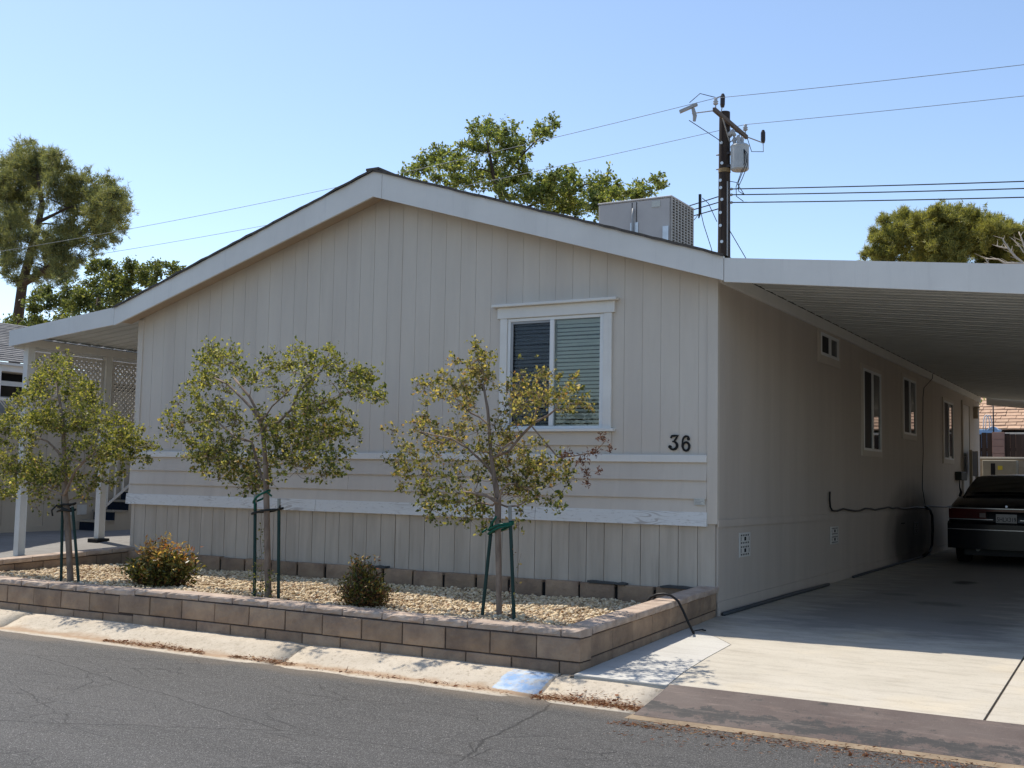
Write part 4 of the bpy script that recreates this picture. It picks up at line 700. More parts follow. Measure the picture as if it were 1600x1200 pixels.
# right side wall
SWIN = [(3.80, 4.70, 2.955, 3.245), (6.16, 7.32, 1.80, 3.00), (9.08, 10.17, 2.16, 3.12), (13.08, 14.22, 1.83, 3.00), (15.52, 16.42, 0.95, 3.08)]
nb_ = 90
for i in range(nb_):
    a = 0.022 + BW*i + 0.0012; b = min(0.022 + BW*(i+1) - 0.0012, 18.22)
    if a > 18.2: break
    ops = [w for w in SWIN]
    for q in boards(a, b, lambda y: 0.05, lambda y: 3.42, -0.02, 0.0, ops, swap=True): q.build('side_siding_board', m_side, home)
mb = MB(); mb.box(-0.05, -0.008, 0.03, 18.21, -0.1, 3.42); mb.build('side_sheathing', m_side, home)
for a, b in ((0.0, 6.1), (6.105, 12.2), (12.205, 18.22)):
    mb = MB(); mb.hexa([(0.001, a, 0.860-0.0068*a), (0.001, b, 0.860-0.0068*b), (0.016, b, 0.860-0.0068*b), (0.016, a, 0.860-0.0068*a)],
                       [(0.001, a, 0.932-0.0062*a), (0.001, b, 0.932-0.0062*b), (0.016, b, 0.932-0.0062*b), (0.016, a, 0.932-0.0062*a)])
    mb.build('side_belt_board', m_side, home)
    mb = MB(); mb.hexa([(0.001, a+.001, -0.05), (0.001, b, -0.05), (0.014, b, -0.05), (0.014, a+.001, -0.05)], [(0.001, a+.001, 0.135), (0.001, b, 0.16), (0.014, b, 0.16), (0.014, a+.001, 0.135)])
    mb.build('side_base_board', m_side, home)
    mb = MB(); mb.box(0.001, 0.040, max(a, -0.015), b, 3.285, 3.416); mb.build('eave_board', m_trim, home)
    mb = MB(); mb.box(0.001, 0.012, max(a, -0.015), b, 3.417, 3.46); mb.build('eave_gap_shade', m_dark, home)  # near-black strip painting the shade in the rib gaps above the eave board
for i, (a, b, c, d) in enumerate(SWIN[:4]):
    t = 0.085 if i else 0.10
    mb = MB(); mb.box(-0.03, -0.021, a, b, c, d); w = mb.build('window', m_dark, home)
    for q_ in ((a-t, a, c-t, d+t*0.7), (b, b+t, c-t, d+t*0.7), (a, b, d, d+t*0.7), (a, b, c-t, c)):
        mb = MB(); mb.box(0.001, 0.022, *q_); mb.build('trim_board', m_siding, w)
    f = 0.035; mb = MB(); mid = a + (b-a)*0.5
    mb.box(-0.02, 0.030, a, a+f, c, d); mb.box(-0.02, 0.030, b-f, b, c, d); mb.box(-0.02, 0.029, a+f, b-f, d-f, d); mb.box(-0.02, 0.029, a+f, b-f, c, c+f); mb.box(-0.02, 0.034, mid-0.03, mid+0.03, c+f, d-f)
    mb.build('frame', m_vinyl, w)
    mb = MB(); mb.box(-0.008, 0.012, a+f, mid-0.03, c+f, d-f); mb.build('insect_screen', m_screen_d, w)
    mb = MB(); mb.box(-0.008, 0.010, mid+0.03, b-f, c+f, d-f); mb.build('pane', m_mirror, w)
a, b, c, d = SWIN[4]
mb = MB(); mb.box(-0.02, 0.02, a, b, c, d); dr = mb.build('door', m_doorw, home)
mb = MB(); mb.box(0.001, 0.036, a-0.10, a-0.001, c-.05, d+.08); mb.box(0.001, 0.036, b+0.001, b+0.10, c-.05, d+.08); mb.box(0.001, 0.035, a-.001, b+.001, d+.001, d+0.08); mb.build('frame', m_side, dr)
mb = MB(); mb.cyl((0.02, a+0.09, 1.98), (0.075, a+0.09, 1.98), 0.03, 12); mb.build('handle', m_steel_g, dr, smooth=False)
mb = MB(); mb.box(0.0, 0.09, 17.25, 17.40, 2.86, 3.10); mb.box(0.02, 0.12, 17.22, 17.43, 3.10, 3.13); mb.build('porch_lamp', m_bwall, home)
# vents in the skirting
def vent(y0, y1, z0, z1, vm=None):
    mb = MB(); mb.box(0.001, 0.012, y0, y1, z0, z1); v = mb.build('foundation_vent', vm or m_ventw, home, bevel=0.003)
    mb = MB(); zm = (z0+z1)/2
    for k in (0, 1):
        za = z0 + 0.012 if k == 0 else zm + 0.006; zb = zm - 0.006 if k == 0 else z1 - 0.012; hgt = zb-za; wd = y1-y0
        for j in range(5):
            yy = y0 + wd*(0.12 + 0.16*j)
            for zz in (za + hgt*0.06, zb - hgt*0.22): mb.box(0.0115, 0.0135, yy, yy + wd*0.075, zz, zz + hgt*0.16)
        mb.box(0.0115, 0.0135, y0 + wd*0.42, y0 + wd*0.58, za + hgt*0.34, za + hgt*0.70)
        mb.box(0.0115, 0.0132, y0 + wd*0.12, y0 + wd*0.15, za + hgt*0.32, za + hgt*0.70); mb.box(0.0115, 0.0132, y0 + wd*0.85, y0 + wd*0.88, za + hgt*0.32, za + hgt*0.70)
    mb.build('vent_openings', m_dark, v)
vent(0.635, 0.985, 0.532, 0.782); vent(4.30, 4.70, 0.511, 0.742); vent(9.95, 10.35, 0.44, 0.66, m_pipe); vent(13.5, 13.9, 0.47, 0.70)
mb = MB(); mb.box(0.001, 0.010, 8.9, 9.15, 0.655, 0.675); mb.build('skirt_latch', m_dark, home)

# things fixed on the side wall
def cable(name, pts, r, mat, label, cat, n=6):
    mb = MB(); mb.tube([tuple(p) + (r,) for p in pts], n); o = mb.build(name, mat, None, pts[0], smooth=True); props(o, label, cat); return o
wob = lambda a, s=0.006: a + rng.uniform(-s, s)
pts = [(0.03, 4.18, 1.20), (0.03, 4.17, 1.09), (0.03, 4.20, 1.0), (0.03, 4.30, 0.955), (0.03, 4.55, 0.945)]
y = 4.9
while y < 11.1: pts.append((0.03, y, 0.95 - 0.006*(y-4.9) + rng.uniform(-0.02, 0.02))); y += 0.32
pts += [(0.035, 11.2, 0.93), (0.035, 12.2, 0.90), (0.035, 13.2, 0.88), (0.035, 14.2, 0.905), (0.04, 14.8, 0.97)]
cable('power_cable', pts, 0.013, m_black, 'black cable running along the side wall above the skirt belt', 'cable')
cable('antenna_cable', [(0.045, 11.75, 3.40), (0.045, 11.7, 3.31), (0.03, 11.3, 3.18), (0.025, 10.95, 3.08), (0.022, 10.86, 2.9), (0.022, 10.80, 2.3), (0.022, 10.82, 1.9), (0.022, 10.72, 1.5), (0.022, 10.70, 1.25), (0.022, 10.95, 0.95)], 0.0065, m_wire, 'thin black cable hanging down the side wall from the eave', 'cable')
cable('drain_hose', [(0.03, 10.9, 0.91), (0.05, 11.25, 0.86), (0.06, 11.42, 0.75), (0.06, 11.45, 0.5), (0.06, 11.38, 0.22), (0.06, 11.1, 0.10), (0.07, 10.4, 0.055)], 0.024, m_black, 'thick black hose bending down to the slab beside the soot stain', 'hose')
mb = MB(); mb.tube([(0.045, 0.05, 0.018, 0.022), (0.045, 1.5, 0.022, 0.022), (0.05, 2.6, 0.026, 0.024), (0.075, 3.3, 0.03, 0.022), (0.07, 3.95, 0.03, 0.018)], 8)
props(mb.build('ground_pipe', m_pipe, None, (0.04, 0.1, 0.02), smooth=True), 'dark grey pipe lying along the wall foot nearest the planter', 'pipe')
mb = MB(); mb.tube([(0.06, 5.3, 0.032, 0.018), (0.05, 6.5, 0.036, 0.02), (0.05, 9, 0.043, 0.02), (0.05, 11.2, 0.05, 0.02)], 8)
props(mb.build('ground_pipe', m_pipe, None, (0.04, 5.3, 0.03), smooth=True), 'thin dark pipe along the wall foot below the soot stain', 'pipe')
eb = thing('electrical_box', (0.02, 14.85, 1.4), 'small dark electrical box on side wall left of the car', 'electrical box')
mb = MB(); mb.box(0.001, 0.13, 14.5, 15.25, 1.42, 1.60); mb.build('housing', m_greenbox, eb, bevel=0.01)
mb = MB(); mb.tube([(0.05, 14.75, 1.42, 0.012), (0.05, 14.75, 1.28, 0.012), (0.06, 14.9, 1.18, 0.03), (0.05, 14.8, 1.10, 0.03), (0.05, 15.1, 1.02, 0.012), (0.05, 15.3, 0.9, 0.012)], 6); mb.build('cord', m_black, eb, smooth=True)

# roof-mounted cooler
ac = thing('air_conditioner', (-3.57, 6.5, 4.5), 'grey-beige box air conditioner with slatted side on the roof', 'air conditioner')
ax0, ax1, ay0, ay1, az0, az1 = -4.22, -2.925, 6.0, 6.97, 4.62, 5.825
mb = MB(); mb.box(ax0, ax1-0.03, ay0, ay1, az0, az1); mb.build('casing', m_ac, ac, bevel=0.012)
mb = MB(); mb.box(ax0-0.01, ax1+0.006, ay0-0.012, ay1+0.01, az1+0.001, az1+0.03); mb.build('lid', m_ac, ac, bevel=0.006)
mb = MB(); mb.box(ax0+0.02, ax1-0.05, ay0+0.03, ay1-0.03, 4.35, az0-0.001); mb.build('roof_curb', m_steel_g, ac)
mb = MB(); mb.box(ax1-0.029, ax1-0.02, ay0+0.03, ay1-0.03, az0+0.03, az1-0.03); mb.build('coil', m_fin, ac)
mb = MB()
for j in range(8):
    yy = ay0 + (ay1-ay0-0.03)*j/7; mb.box(ax1-0.02, ax1+0.004, yy, yy+0.03, az0, az1)
nl = 26
for k in range(nl):
    z = az0 + 0.02 + (az1-az0-0.05)*k/(nl-1); mb.box(ax1-0.019, ax1-0.002, ay0+0.03, ay1-0.03, z, z+0.013)
mb.build('grille', m_acfin, ac)
for xx in (-3.62, -3.54): 
    mb = MB(); mb.box(xx, xx+0.012, ay0-0.006, ay0+0.002, az0, az1-0.02); mb.build('panel_seam', m_fin, ac)
mb = MB(); mb.tube([(-3.585, 5.97, 5.70, 0.018), (-3.585, 5.95, 5.55, 0.018), (-3.585, 5.96, 5.1, 0.018), (-3.585, 5.97, 4.7, 0.018)], 8); mb.build('conduit', m_steel_g, ac, smooth=True)
mb = MB(); mb.box(-3.64, -3.50, 5.985, 5.992, 5.24, 5.47); mb.build('access_cover', m_alu, ac)
mb = MB(); mb.box(-3.27, -3.12, 5.990, 5.996, 5.69, 5.79); mb.build('rating_label', m_paper, ac)
mb = MB(); mb.box(-3.07, -2.97, 5.975, 5.985, 4.70, 5.36); mb.build('flashing', m_alu, ac)

# ============================================================ CARPORT AND PORCH COVER
def pan_mesh(name, L, drop, pw):
    """roof pan: ribs run along +X from 0 to L, falling by drop; width pw along Y"""
    pr = [(0.0, 0.0), (0.012, 0.0), (0.030, 0.030), (0.058, 0.030), (0.076, 0.0), (pw*0.5, -0.001), (pw*0.5+0.012, 0.0), (pw*0.5+0.030, 0.030), (pw*0.5+0.058, 0.030), (pw*0.5+0.076, 0.0), (pw-0.012, 0.0), (pw-0.006, -0.012), (pw-0.002, -0.012), (pw-0.002, 0.036), (0.0, 0.036)]
    mb = MB(); k = len(pr)
    mb.v = [(0, y, z) for y, z in pr] + [(L, y, z - drop) for y, z in pr]
    mb.f = [tuple(range(k)), tuple(range(k, 2*k))[::-1]] + [(i, (i+1) % k, (i+1) % k + k, i + k) for i in range(k)]
    me = mb.mesh(name); bm = bmesh.new(); bm.from_mesh(me)
    bmesh.ops.triangulate(bm, faces=[f for f in bm.faces if len(f.verts) > 4]); bm.to_mesh(me); bm.free()
    me.materials.append(m_pan); return me
cp = thing('carport', (2.2, 9, 0), 'white flat metal carport over the driveway and dark parked car', 'carport')
pm = pan_mesh('roof_pan', 4.20, 0.425, 0.41)
for i in range(45): piece('roof_pan', pm, cp, (0.045, -0.26 + 0.41*i, 3.424))
def slope_board(x0, x1, za0, za1, zb0, zb1, y0, y1):
    mb = MB(); return mb.hexa([(x0, y0, za0), (x1, y0, za1), (x1, y1, za1), (x0, y1, za0)], [(x0, y0, zb0), (x1, y0, zb1), (x1, y1, zb1), (x0, y1, zb0)])
slope_board(0.165, 4.35, 3.228, 2.768, 3.462, 3.035, -0.30, -0.265).build('fascia_board', m_fascia, cp)
slope_board(0.165, 4.35, 3.228, 2.768, 3.462, 3.035, 18.21, 18.25).build('fascia_board', m_fascia, cp)
mb = MB(); mb.box(4.26, 4.35, -0.264, 18.20, 2.76, 3.03); mb.build('gutter', m_fascia, cp)
for k in range(5):
    y = 0.3 + 4.3*k
    mb = MB(); mb.box(3.95, 4.03, y, y+0.08, gz(y)-0.02, 2.95); mb.box(3.90, 4.08, y-0.05, y+0.13, gz(y)-0.02, gz(y)+0.012); mb.build('post', m_trim, cp)
mb = MB(); mb.box(3.92, 4.06, -0.24, 18.1, 2.82, 2.985); mb.build('beam', m_trim, cp)

pc = thing('porch_cover', (-9.4, 3, 0), 'white flat porch cover with lattice on the left of the home', 'porch cover')
slope_board(-10.52, -8.36, 3.045, 3.247, 3.270, 3.484, -0.30, -0.27).build('fascia_board', m_fascia, pc)
pm2 = pan_mesh('roof_pan', 2.22, -0.215, 0.44)
for i in range(26): piece('roof_pan', pm2, pc, (-10.50, -0.26 + 0.44*i, 3.205))
mb = MB(); mb.box(-10.46, -10.36, -0.255, 11, 3.06, 3.17); mb.build('beam', m_trim, pc)
mb = MB(); mb.box(-10.47, -10.465, -0.25, 11, 3.02, 3.19); mb.build('beam_face', m_trim, pc)
def post(y, zb):
    mb = MB(); x = -10.41
    mb.box(x-0.045, x+0.045, y-0.045, y+0.045, zb, 3.06)
    for s_ in (-1, 1):
        mb.box(x-0.05, x+0.05, y+s_*0.053-0.008, y+s_*0.053+0.008, zb, 3.06)
    return mb.build('post', m_trim, pc, bevel=0.003)
post(-0.03, 0.05); post(1.37, 0.26); post(4.2, 0.25); post(7.2, 0.25)
mb = MB(); mb.box(-10.52, -10.30, 1.24, 1.48, 0.19, 0.258); mb.build('post_foot', m_black, pc, bevel=0.008)
def lattice(y0, y1, z0, z1, frame_mat, x=-10.41):
    fr = MB(); t = 0.03
    fr.box(x-t/2, x+t/2, y0, y0+0.05, z0, z1); fr.box(x-t/2, x+t/2, y1-0.05, y1, z0, z1); fr.box(x-t/2-.001, x+t/2+.001, y0+0.05, y1-0.05, z1-0.05, z1); fr.box(x-t/2-.001, x+t/2+.001, y0+0.05, y1-0.05, z0, z0+0.05)
    pnl = fr.build('lattice_panel', frame_mat, pc)
    ya, yb, za, zb = y0+0.05, y1-0.05, z0+0.05, z1-0.05
    sp = 0.088; hw = 0.017
    for sgn in (1, -1):
        c = (ya if sgn == 1 else ya) - (zb-za); mbs = []
        c0 = (ya - zb) if sgn == 1 else (ya + za)
        c1 = (yb - za) if sgn == 1 else (yb + zb)
        c = c0 + sp*0.5
        while c < c1:
            # line y = c + sgn*z ; clip to rect
            pts_ = []
            zlo = max(za, (ya-c) if sgn == 1 else (c-yb)); zhi = min(zb, (yb-c) if sgn == 1 else (c-ya))
            if zhi - zlo > 0.02:
                a_ = (c + sgn*zlo, zlo); b_ = (c + sgn*zhi, zhi); xo = x + 0.004*sgn
                mb = MB(); d = 0.7071*hw
                q = [(a_[0]-d, a_[1]+sgn*d), (a_[0]+d, a_[1]-sgn*d), (b_[0]+d, b_[1]-sgn*d), (b_[0]-d, b_[1]+sgn*d)]
                mb.prism(q, 'x', xo-0.003, xo+0.003); mb.build('lattice_slat', m_lattice, pnl)
            c += sp
for a, b in ((0.05, 0.60), (0.66, 1.30), (1.44, 2.10)):
    lattice(a, b, 2.02, 3.0, m_lattice)
for y in (0.63, 2.13):
    mb = MB(); mb.box(-10.435, -10.385, y-0.03, y+0.03, 1.98, 3.06); mb.build('lattice_post', m_lattice, pc)
# ============================================================ PLANTER
def rough_block(L, T, H, seed, amp=0.006, nx=5, nz=3, name='wall_block'):
    """block: x 0..L, y 0..T (front face y=0 rough), z 0..H, soft arrises"""
    r = random.Random(seed); mb = MB(); g = {}
    for j in range(nz+1):
        for i in range(nx+1):
            ed = i in (0, nx) or j in (0, nz)
            xx = 0.004*(1 if i == 0 else -1 if i == nx else 0) + L*i/nx; zz = H*j/nz + 0.004*(1 if j == 0 else -1 if j == nz else 0)
            mb.v.append((xx + (0 if i in (0, nx) else r.uniform(-.008, .008)), (0.007 if ed else 0) + r.uniform(-amp, amp)*(0.45 if ed else 1), zz + (0 if j in (0, nz) else r.uniform(-.006, .006))))
    for j in range(nz):
        for i in range(nx):
            a = j*(nx+1)+i; mb.f.append((a, a+1, a+nx+2, a+nx+1))
    n = len(mb.v)
    ring = [i for i in range(nx+1)] + [j*(nx+1)+nx for j in range(1, nz+1)] + [nz*(nx+1)+i for i in range(nx-1, -1, -1)] + [j*(nx+1) for j in range(nz-1, 0, -1)]
    for idx in ring:
        v = mb.v[idx]; i_ = 0 if v[0] < 0.01 else L if v[0] > L-0.01 else v[0]; k_ = 0 if v[2] < 0.007 else H if v[2] > H-0.007 else v[2]
        mb.v.append((i_, 0.013, k_))
    m_ = len(ring)
    for q in range(m_): mb.f.append((ring[(q+1) % m_], ring[q], n+q, n+(q+1) % m_))
    n2 = len(mb.v)
    for q in range(m_): v = mb.v[n+q]; mb.v.append((v[0], T, v[2]))
    for q in range(m_): mb.f.append((n+(q+1) % m_, n+q, n2+q, n2+(q+1) % m_))
    mb.f.append(tuple(n2+q for q in range(m_)))
    me = mb.mesh(name); return me
def variants(L, T, H, k, mat, amp, name, nx=5, nz=3):
    out = []
    for s in range(k):
        me = rough_block(L, T, H, hash((round(L*1000), round(H*1000), s)) % 9999, amp, nx, nz, name); me.materials.append(mat); out.append(me)
    return out
pw = thing('planter_wall', (-4, -2.9, -0.1), 'low retaining wall of tan split-face blocks with pinkish cap stones', 'planter wall')
P = 0.4165; G = 0.007
Bf = variants(P-G*1.4, 0.19, 0.166, 6, m_block, 0.004, 'wall_block'); Bb = variants(P-G*1.4, 0.19, 0.19, 4, m_block, 0.004, 'wall_block')
Cf = variants(P-G, 0.205, 0.055, 6, m_cap, 0.006, 'cap_block', 8, 3)
def und(x): return 0.006*math.sin(x*1.3+0.4) + (-0.012 if x < -5 else 0)
# front run (faces the street)
for k in range(20):
    x = -0.167 - P*(k+1)
    piece('cap_block', Cf[rng.randrange(6)], pw, (x + G/2, -2.985 + rng.uniform(-.004, .004), 0.120 + und(x) + rng.uniform(-.002, .002)))
    x = -0.369 - P*(k+1)
    piece('wall_block', Bf[rng.randrange(6)], pw, (x + G*0.7, -2.993 + rng.uniform(-.004, .004), -0.055 + und(x)))
    x = -0.172 - P*(k+1)
    piece('wall_block', Bb[rng.randrange(4)], pw, (x + G*0.7, -2.993 + rng.uniform(-.004, .004), -0.255 + und(x)))
# corner stones
for nm, mt, d in (('cap_block', m_cap, (0.163, 0.205, 0.057, (-0.165, -2.985, 0.120))), ('wall_block', m_block, (0.366, 0.20, 0.166, (-0.368, -2.993, -0.055))), ('wall_block', m_block, (0.166, 0.20, 0.19, (-0.168, -2.993, -0.255)))):
    me = rough_block(d[0], d[1], d[2], 77, 0.003, 4, 3, nm); me.materials.append(mt); piece(nm, me, pw, d[3])
# right run (faces the driveway), courses climb towards the house; rotated +90 deg: local x -> +Y, front face -> +X
def tilted(L, T, H, seed, mat, amp, name, slope):
    me = rough_block(L, T, H, seed, amp, 4, 3, name); 
    for v in me.vertices: v.co.z += slope*v.co.x
    me.materials.append(mat); return me
RS = 0.034
capR = [tilted(0.400-G, 0.205, 0.057, 300+i, m_cap, 0.002, 'cap_block', RS) for i in range(3)]
blkR = [tilted(0.402-G, 0.19, 0.160, 320+i, m_block, 0.003, 'wall_block', RS) for i in range(3)]
botR = [tilted(0.402-G, 0.19, 0.19, 340+i, m_block, 0.003, 'wall_block', RS) for i in range(3)]
for k in range(7):
    y = -2.776 + 0.4*k + G/2
    if k < 7: piece('cap_block', capR[k % 3], pw, (0.018, y, 0.124 + RS*(y+2.97) + rng.uniform(-.002, .002)), math.pi/2)
for k, (y0_, y1_) in enumerate([(-2.79, -2.40), (-2.40, -2.0), (-2.0, -1.6), (-1.6, -1.2), (-1.2, -0.78), (-0.78, -0.36), (-0.36, -0.15), (-0.15, 0.0)]):
    me = tilted(y1_-y0_-G, 0.19, 0.160, 360+k, m_block, 0.003, 'wall_block', 0.038); piece('wall_block', me, pw, (0.0, y0_+G/2, -0.048 + 0.038*(y0_+2.97)), math.pi/2)
for k in range(7):
    y0_ = -2.79 + 0.4*k; y1_ = min(y0_+0.4, -0.01)
    me = tilted(y1_-y0_-G, 0.19, 0.19, 380+k, m_block, 0.003, 'wall_block', 0.04); piece('wall_block', me, pw, (-0.002, y0_+G/2, -0.248 + 0.038*(y0_+2.97)), math.pi/2)
# left run (inner face seen), climbs to the house
for k in range(7):
    y0_ = -2.77 + 0.4*k
    me = tilted(0.4-G, 0.205, 0.057, 400+k, m_cap, 0.003, 'cap_block', 0.03); piece('cap_block', me, pw, (-8.085, y0_, 0.140 + 0.034*(y0_+2.97)), math.pi/2)
    y0_ = -2.60 + 0.4*k; ln = 0.4 if y0_+0.4 < 0 else -0.02-y0_
    me = tilted(ln-G, 0.19, 0.17, 420+k, m_block, 0.003, 'wall_block', 0.03); piece('wall_block', me, pw, (-8.10, y0_, -0.038 + 0.034*(y0_+2.97)), math.pi/2)
# recessed mortar core
mb = MB(); mb.box(-8.46, -0.014, -2.975, -2.81, -0.33, 0.132)
mb.hexa([(-0.18, -2.80, -.3), (-0.016, -2.80, -.3), (-0.016, -0.005, -.25), (-0.18, -0.005, -.25)], [(-0.18, -2.80, 0.138), (-0.016, -2.80, 0.138), (-0.016, -0.005, 0.23), (-0.18, -0.005, 0.23)])
mb.hexa([(-8.27, -2.80, -.3), (-8.115, -2.80, -.3), (-8.115, -0.02, -.25), (-8.27, -0.02, -.25)], [(-8.27, -2.80, 0.145), (-8.115, -2.80, 0.145), (-8.115, -0.02, 0.23), (-8.27, -0.02, 0.23)])
mb.build('mortar', m_mortar, pw)
# edging blocks along the skirting
be = thing('block_edging', (-4, -0.1, 0.1), 'row of spaced brown blocks along the foot of the front wall', 'edging')
Eb = variants(0.385, 0.09, 0.21, 5, m_block, 0.004, 'wall_block')
xs = [-0.36]
for k in range(19):
    x = -0.205 - 0.417*(k+1); 
    if x < -8.15: break
    piece('wall_block', Eb[rng.randrange(5)], be, (x + rng.uniform(0.008, 0.028), -0.115 + rng.uniform(-.012, .012), 0.035 + rng.uniform(-.006, .008)))
mb = MB(); mb.box(-8.05, -0.21, -0.085, -0.03, -0.1, 0.215); mb.build('mortar', m_dark, be)
# slate-like scraps left on the edging
for (x, w) in ((-1.35, 0.42), (-0.55, 0.48), (-4.2, 0.3)):
    mb = MB(); n = 7
    poly = [(x + w*i/n, 0.247 + rng.uniform(0.0, 0.004)) for i in range(n+1)] + [(x + w*i/n, 0.255 + rng.uniform(0.003, 0.022)) for i in range(n, -1, -1)]
    mb.prism(poly, 'y', -0.12, -0.03); mb.build('mortar_scrap', m_pipe, be)

# gravel bed
def bed_z(x, y):
    return 0.095 + 0.018*math.sin(x*1.7+y) * math.sin(y*2.3+0.5) + 0.012*math.sin(x*4.1) + (0.022 if y < -2.2 else 0) - (0.012 if y > -0.9 else 0)
mb = MB(); nx, ny = 60, 20
for j in range(ny+1):
    for i in range(nx+1):
        x = -8.12 + (8.12-0.17)*i/nx; y = -2.82 + 2.75*j/ny; mb.v.append((x, y, bed_z(x, y) - 0.014))
for j in range(ny):
    for i in range(nx):
        a = j*(nx+1)+i; mb.f.append((a, a+1, a+nx+2, a+nx+1))
gb = mb.build('gravel_bed', m_soil, smooth=True); gb['kind'] = 'structure'
def bulk(name, V, F_tri, mat, parent=None, origin=None, quads=False):
    """numpy vertices (n,3), faces (m,3|4) -> object"""
    me = bpy.data.meshes.new(name); k = F_tri.shape[1]
    me.vertices.add(len(V)); me.vertices.foreach_set('co', V.astype(np.float32).ravel())
    me.loops.add(F_tri.size); me.loops.foreach_set('vertex_index', F_tri.astype(np.int32).ravel())
    me.polygons.add(len(F_tri)); me.polygons.foreach_set('loop_start', np.arange(0, F_tri.size, k, dtype=np.int32))
    me.polygons.foreach_set('loop_total', np.full(len(F_tri), k, np.int32)); me.update(calc_edges=True); me.validate()
    return wrap(name, me, mat, parent, origin)
# pebble prototype: icosahedron
phi = (1+5**.5)/2
ico = np.array([(-1,phi,0),(1,phi,0),(-1,-phi,0),(1,-phi,0),(0,-1,phi),(0,1,phi),(0,-1,-phi),(0,1,-phi),(phi,0,-1),(phi,0,1),(-phi,0,-1),(-phi,0,1)])/math.sqrt(1+phi*phi)
icf = np.array([(0,11,5),(0,5,1),(0,1,7),(0,7,10),(0,10,11),(1,5,9),(5,11,4),(11,10,2),(10,7,6),(7,1,8),(3,9,4),(3,4,2),(3,2,6),(3,6,8),(3,8,9),(4,9,5),(2,4,11),(6,2,10),(8,6,7),(9,8,1)])
def rotations(n):
    q = nrg.normal(size=(n, 4)); q /= np.linalg.norm(q, axis=1)[:, None]; w, x, y, z = q.T
    return np.stack([np.stack([1-2*(y*y+z*z), 2*(x*y-z*w), 2*(x*z+y*w)], -1), np.stack([2*(x*y+z*w), 1-2*(x*x+z*z), 2*(y*z-x*w)], -1), np.stack([2*(x*z-y*w), 2*(y*z+x*w), 1-2*(x*x+y*y)], -1)], 1)
def pebbles(C, size):
    n = len(C); sc = size[:, None]*nrg.uniform(0.55, 1.15, (n, 3)); v = ico[None]*sc[:, None, :]*nrg.uniform(0.8, 1.2, (n, 12, 1))
    v = np.einsum('nij,nkj->nki', rotations(n), v); v[:, :, 2] *= 0.75; v += C[:, None, :]
    f = icf[None] + (np.arange(n)*12)[:, None, None]
    return v.reshape(-1, 3), f.reshape(-1, 3)
n = 25000
px = nrg.uniform(-8.08, -0.21, n); py = -2.79 + 2.66*nrg.uniform(0, 1, n)
pzv = np.array([bed_z(a, b) for a, b in zip(px, py)]) + nrg.uniform(-0.012, 0.012, n)
V, F = pebbles(np.stack([px, py, pzv], 1), np.clip(nrg.lognormal(-4.12, 0.32, n), 0.009, 0.04))
gr = bulk('gravel', V, F, m_pebble); props(gr, 'tan decorative gravel filling the planter bed', 'gravel', kind='stuff')

# fallen leaves on the gravel
n = 520; X = nrg.uniform(-8.0, -0.3, n); Y = np.clip(nrg.normal(-2.0, 0.5, n), -2.72, -0.3); Z = np.array([bed_z(a, b) for a, b in zip(X, Y)]) + nrg.uniform(0.012, 0.026, n)
_bed_litter = (X, Y, Z)
# black irrigation hose over the right wall
cable('irrigation_hose', [(-0.33, -1.16, 0.085), (-0.275, -1.155, 0.19), (-0.21, -1.15, 0.262), (-0.15, -1.15, 0.290), (-0.085, -1.15, 0.300), (-0.02, -1.145, 0.288), (0.045, -1.14, 0.245), (0.09, -1.13, 0.16), (0.13, -1.12, 0.07), (0.165, -1.10, -0.01), (0.175, -1.09, -0.035)], 0.0112, m_black, 'black irrigation hose arching over the right planter wall', 'hose', 8)
cable('wire_end', [(0.12, -1.0, -0.03), (0.17, -0.97, -0.018), (0.20, -0.93, -0.012), (0.17, -0.90, -0.02), (0.21, -0.88, -0.027)], 0.006, m_black, 'short bit of black tubing lying on the slab by the hose', 'tubing')

# ============================================================ VEGETATION
def leaf_mesh(C, D_, L, Wd, curl=0.25):
    """C (n,3) base points, D_ (n,3) unit directions, L,W arrays -> folded rhombus leaves (2 quads-> 4 tris as 2 tris each side)"""
    n = len(C); a = nrg.normal(size=(n, 3)); s = np.cross(D_, a); s /= np.linalg.norm(s, axis=1)[:, None] + 1e-9
    nn = np.cross(s, D_)
    L = L[:, None]; Wd = Wd[:, None]
    p0 = C; p3 = C + D_*L + nn*L*curl*nrg.uniform(-1, 1, (n, 1))
    mid = C + D_*L*0.45; p1 = mid + s*Wd*0.5 + nn*Wd*0.18; p2 = mid - s*Wd*0.5 + nn*Wd*0.18
    V = np.stack([p0, p1, p3, p2], 1).reshape(-1, 3); b = (np.arange(n)*4)[:, None]
    F = np.concatenate([b + np.array([[0, 1, 2]]), b + np.array([[0, 2, 3]])], 0)
    return V, F
def blade_mesh(C, D_, L, Wd):
    n = len(C); a = nrg.normal(size=(n, 3)); s = np.cross(D_, a); s /= np.linalg.norm(s, axis=1)[:, None] + 1e-9
    V = np.stack([C - s*Wd[:, None]/2, C + s*Wd[:, None]/2, C + D_*L[:, None]], 1).reshape(-1, 3); b = (np.arange(n)*3)[:, None]
    return V, b + np.array([[0, 1, 2]])
def unit(v): return v/(np.linalg.norm(v, axis=1)[:, None] + 1e-9)
def resample(pts, step):
    out = []
    for a, b in zip(pts, pts[1:]):
        d = math.dist(a[:3], b[:3]); k = max(1, int(d/step))
        for i in range(k):
            t = i/k; out.append(tuple(a[j] + (b[j]-a[j])*t for j in range(4)))
    out.append(tuple(pts[-1])); return out
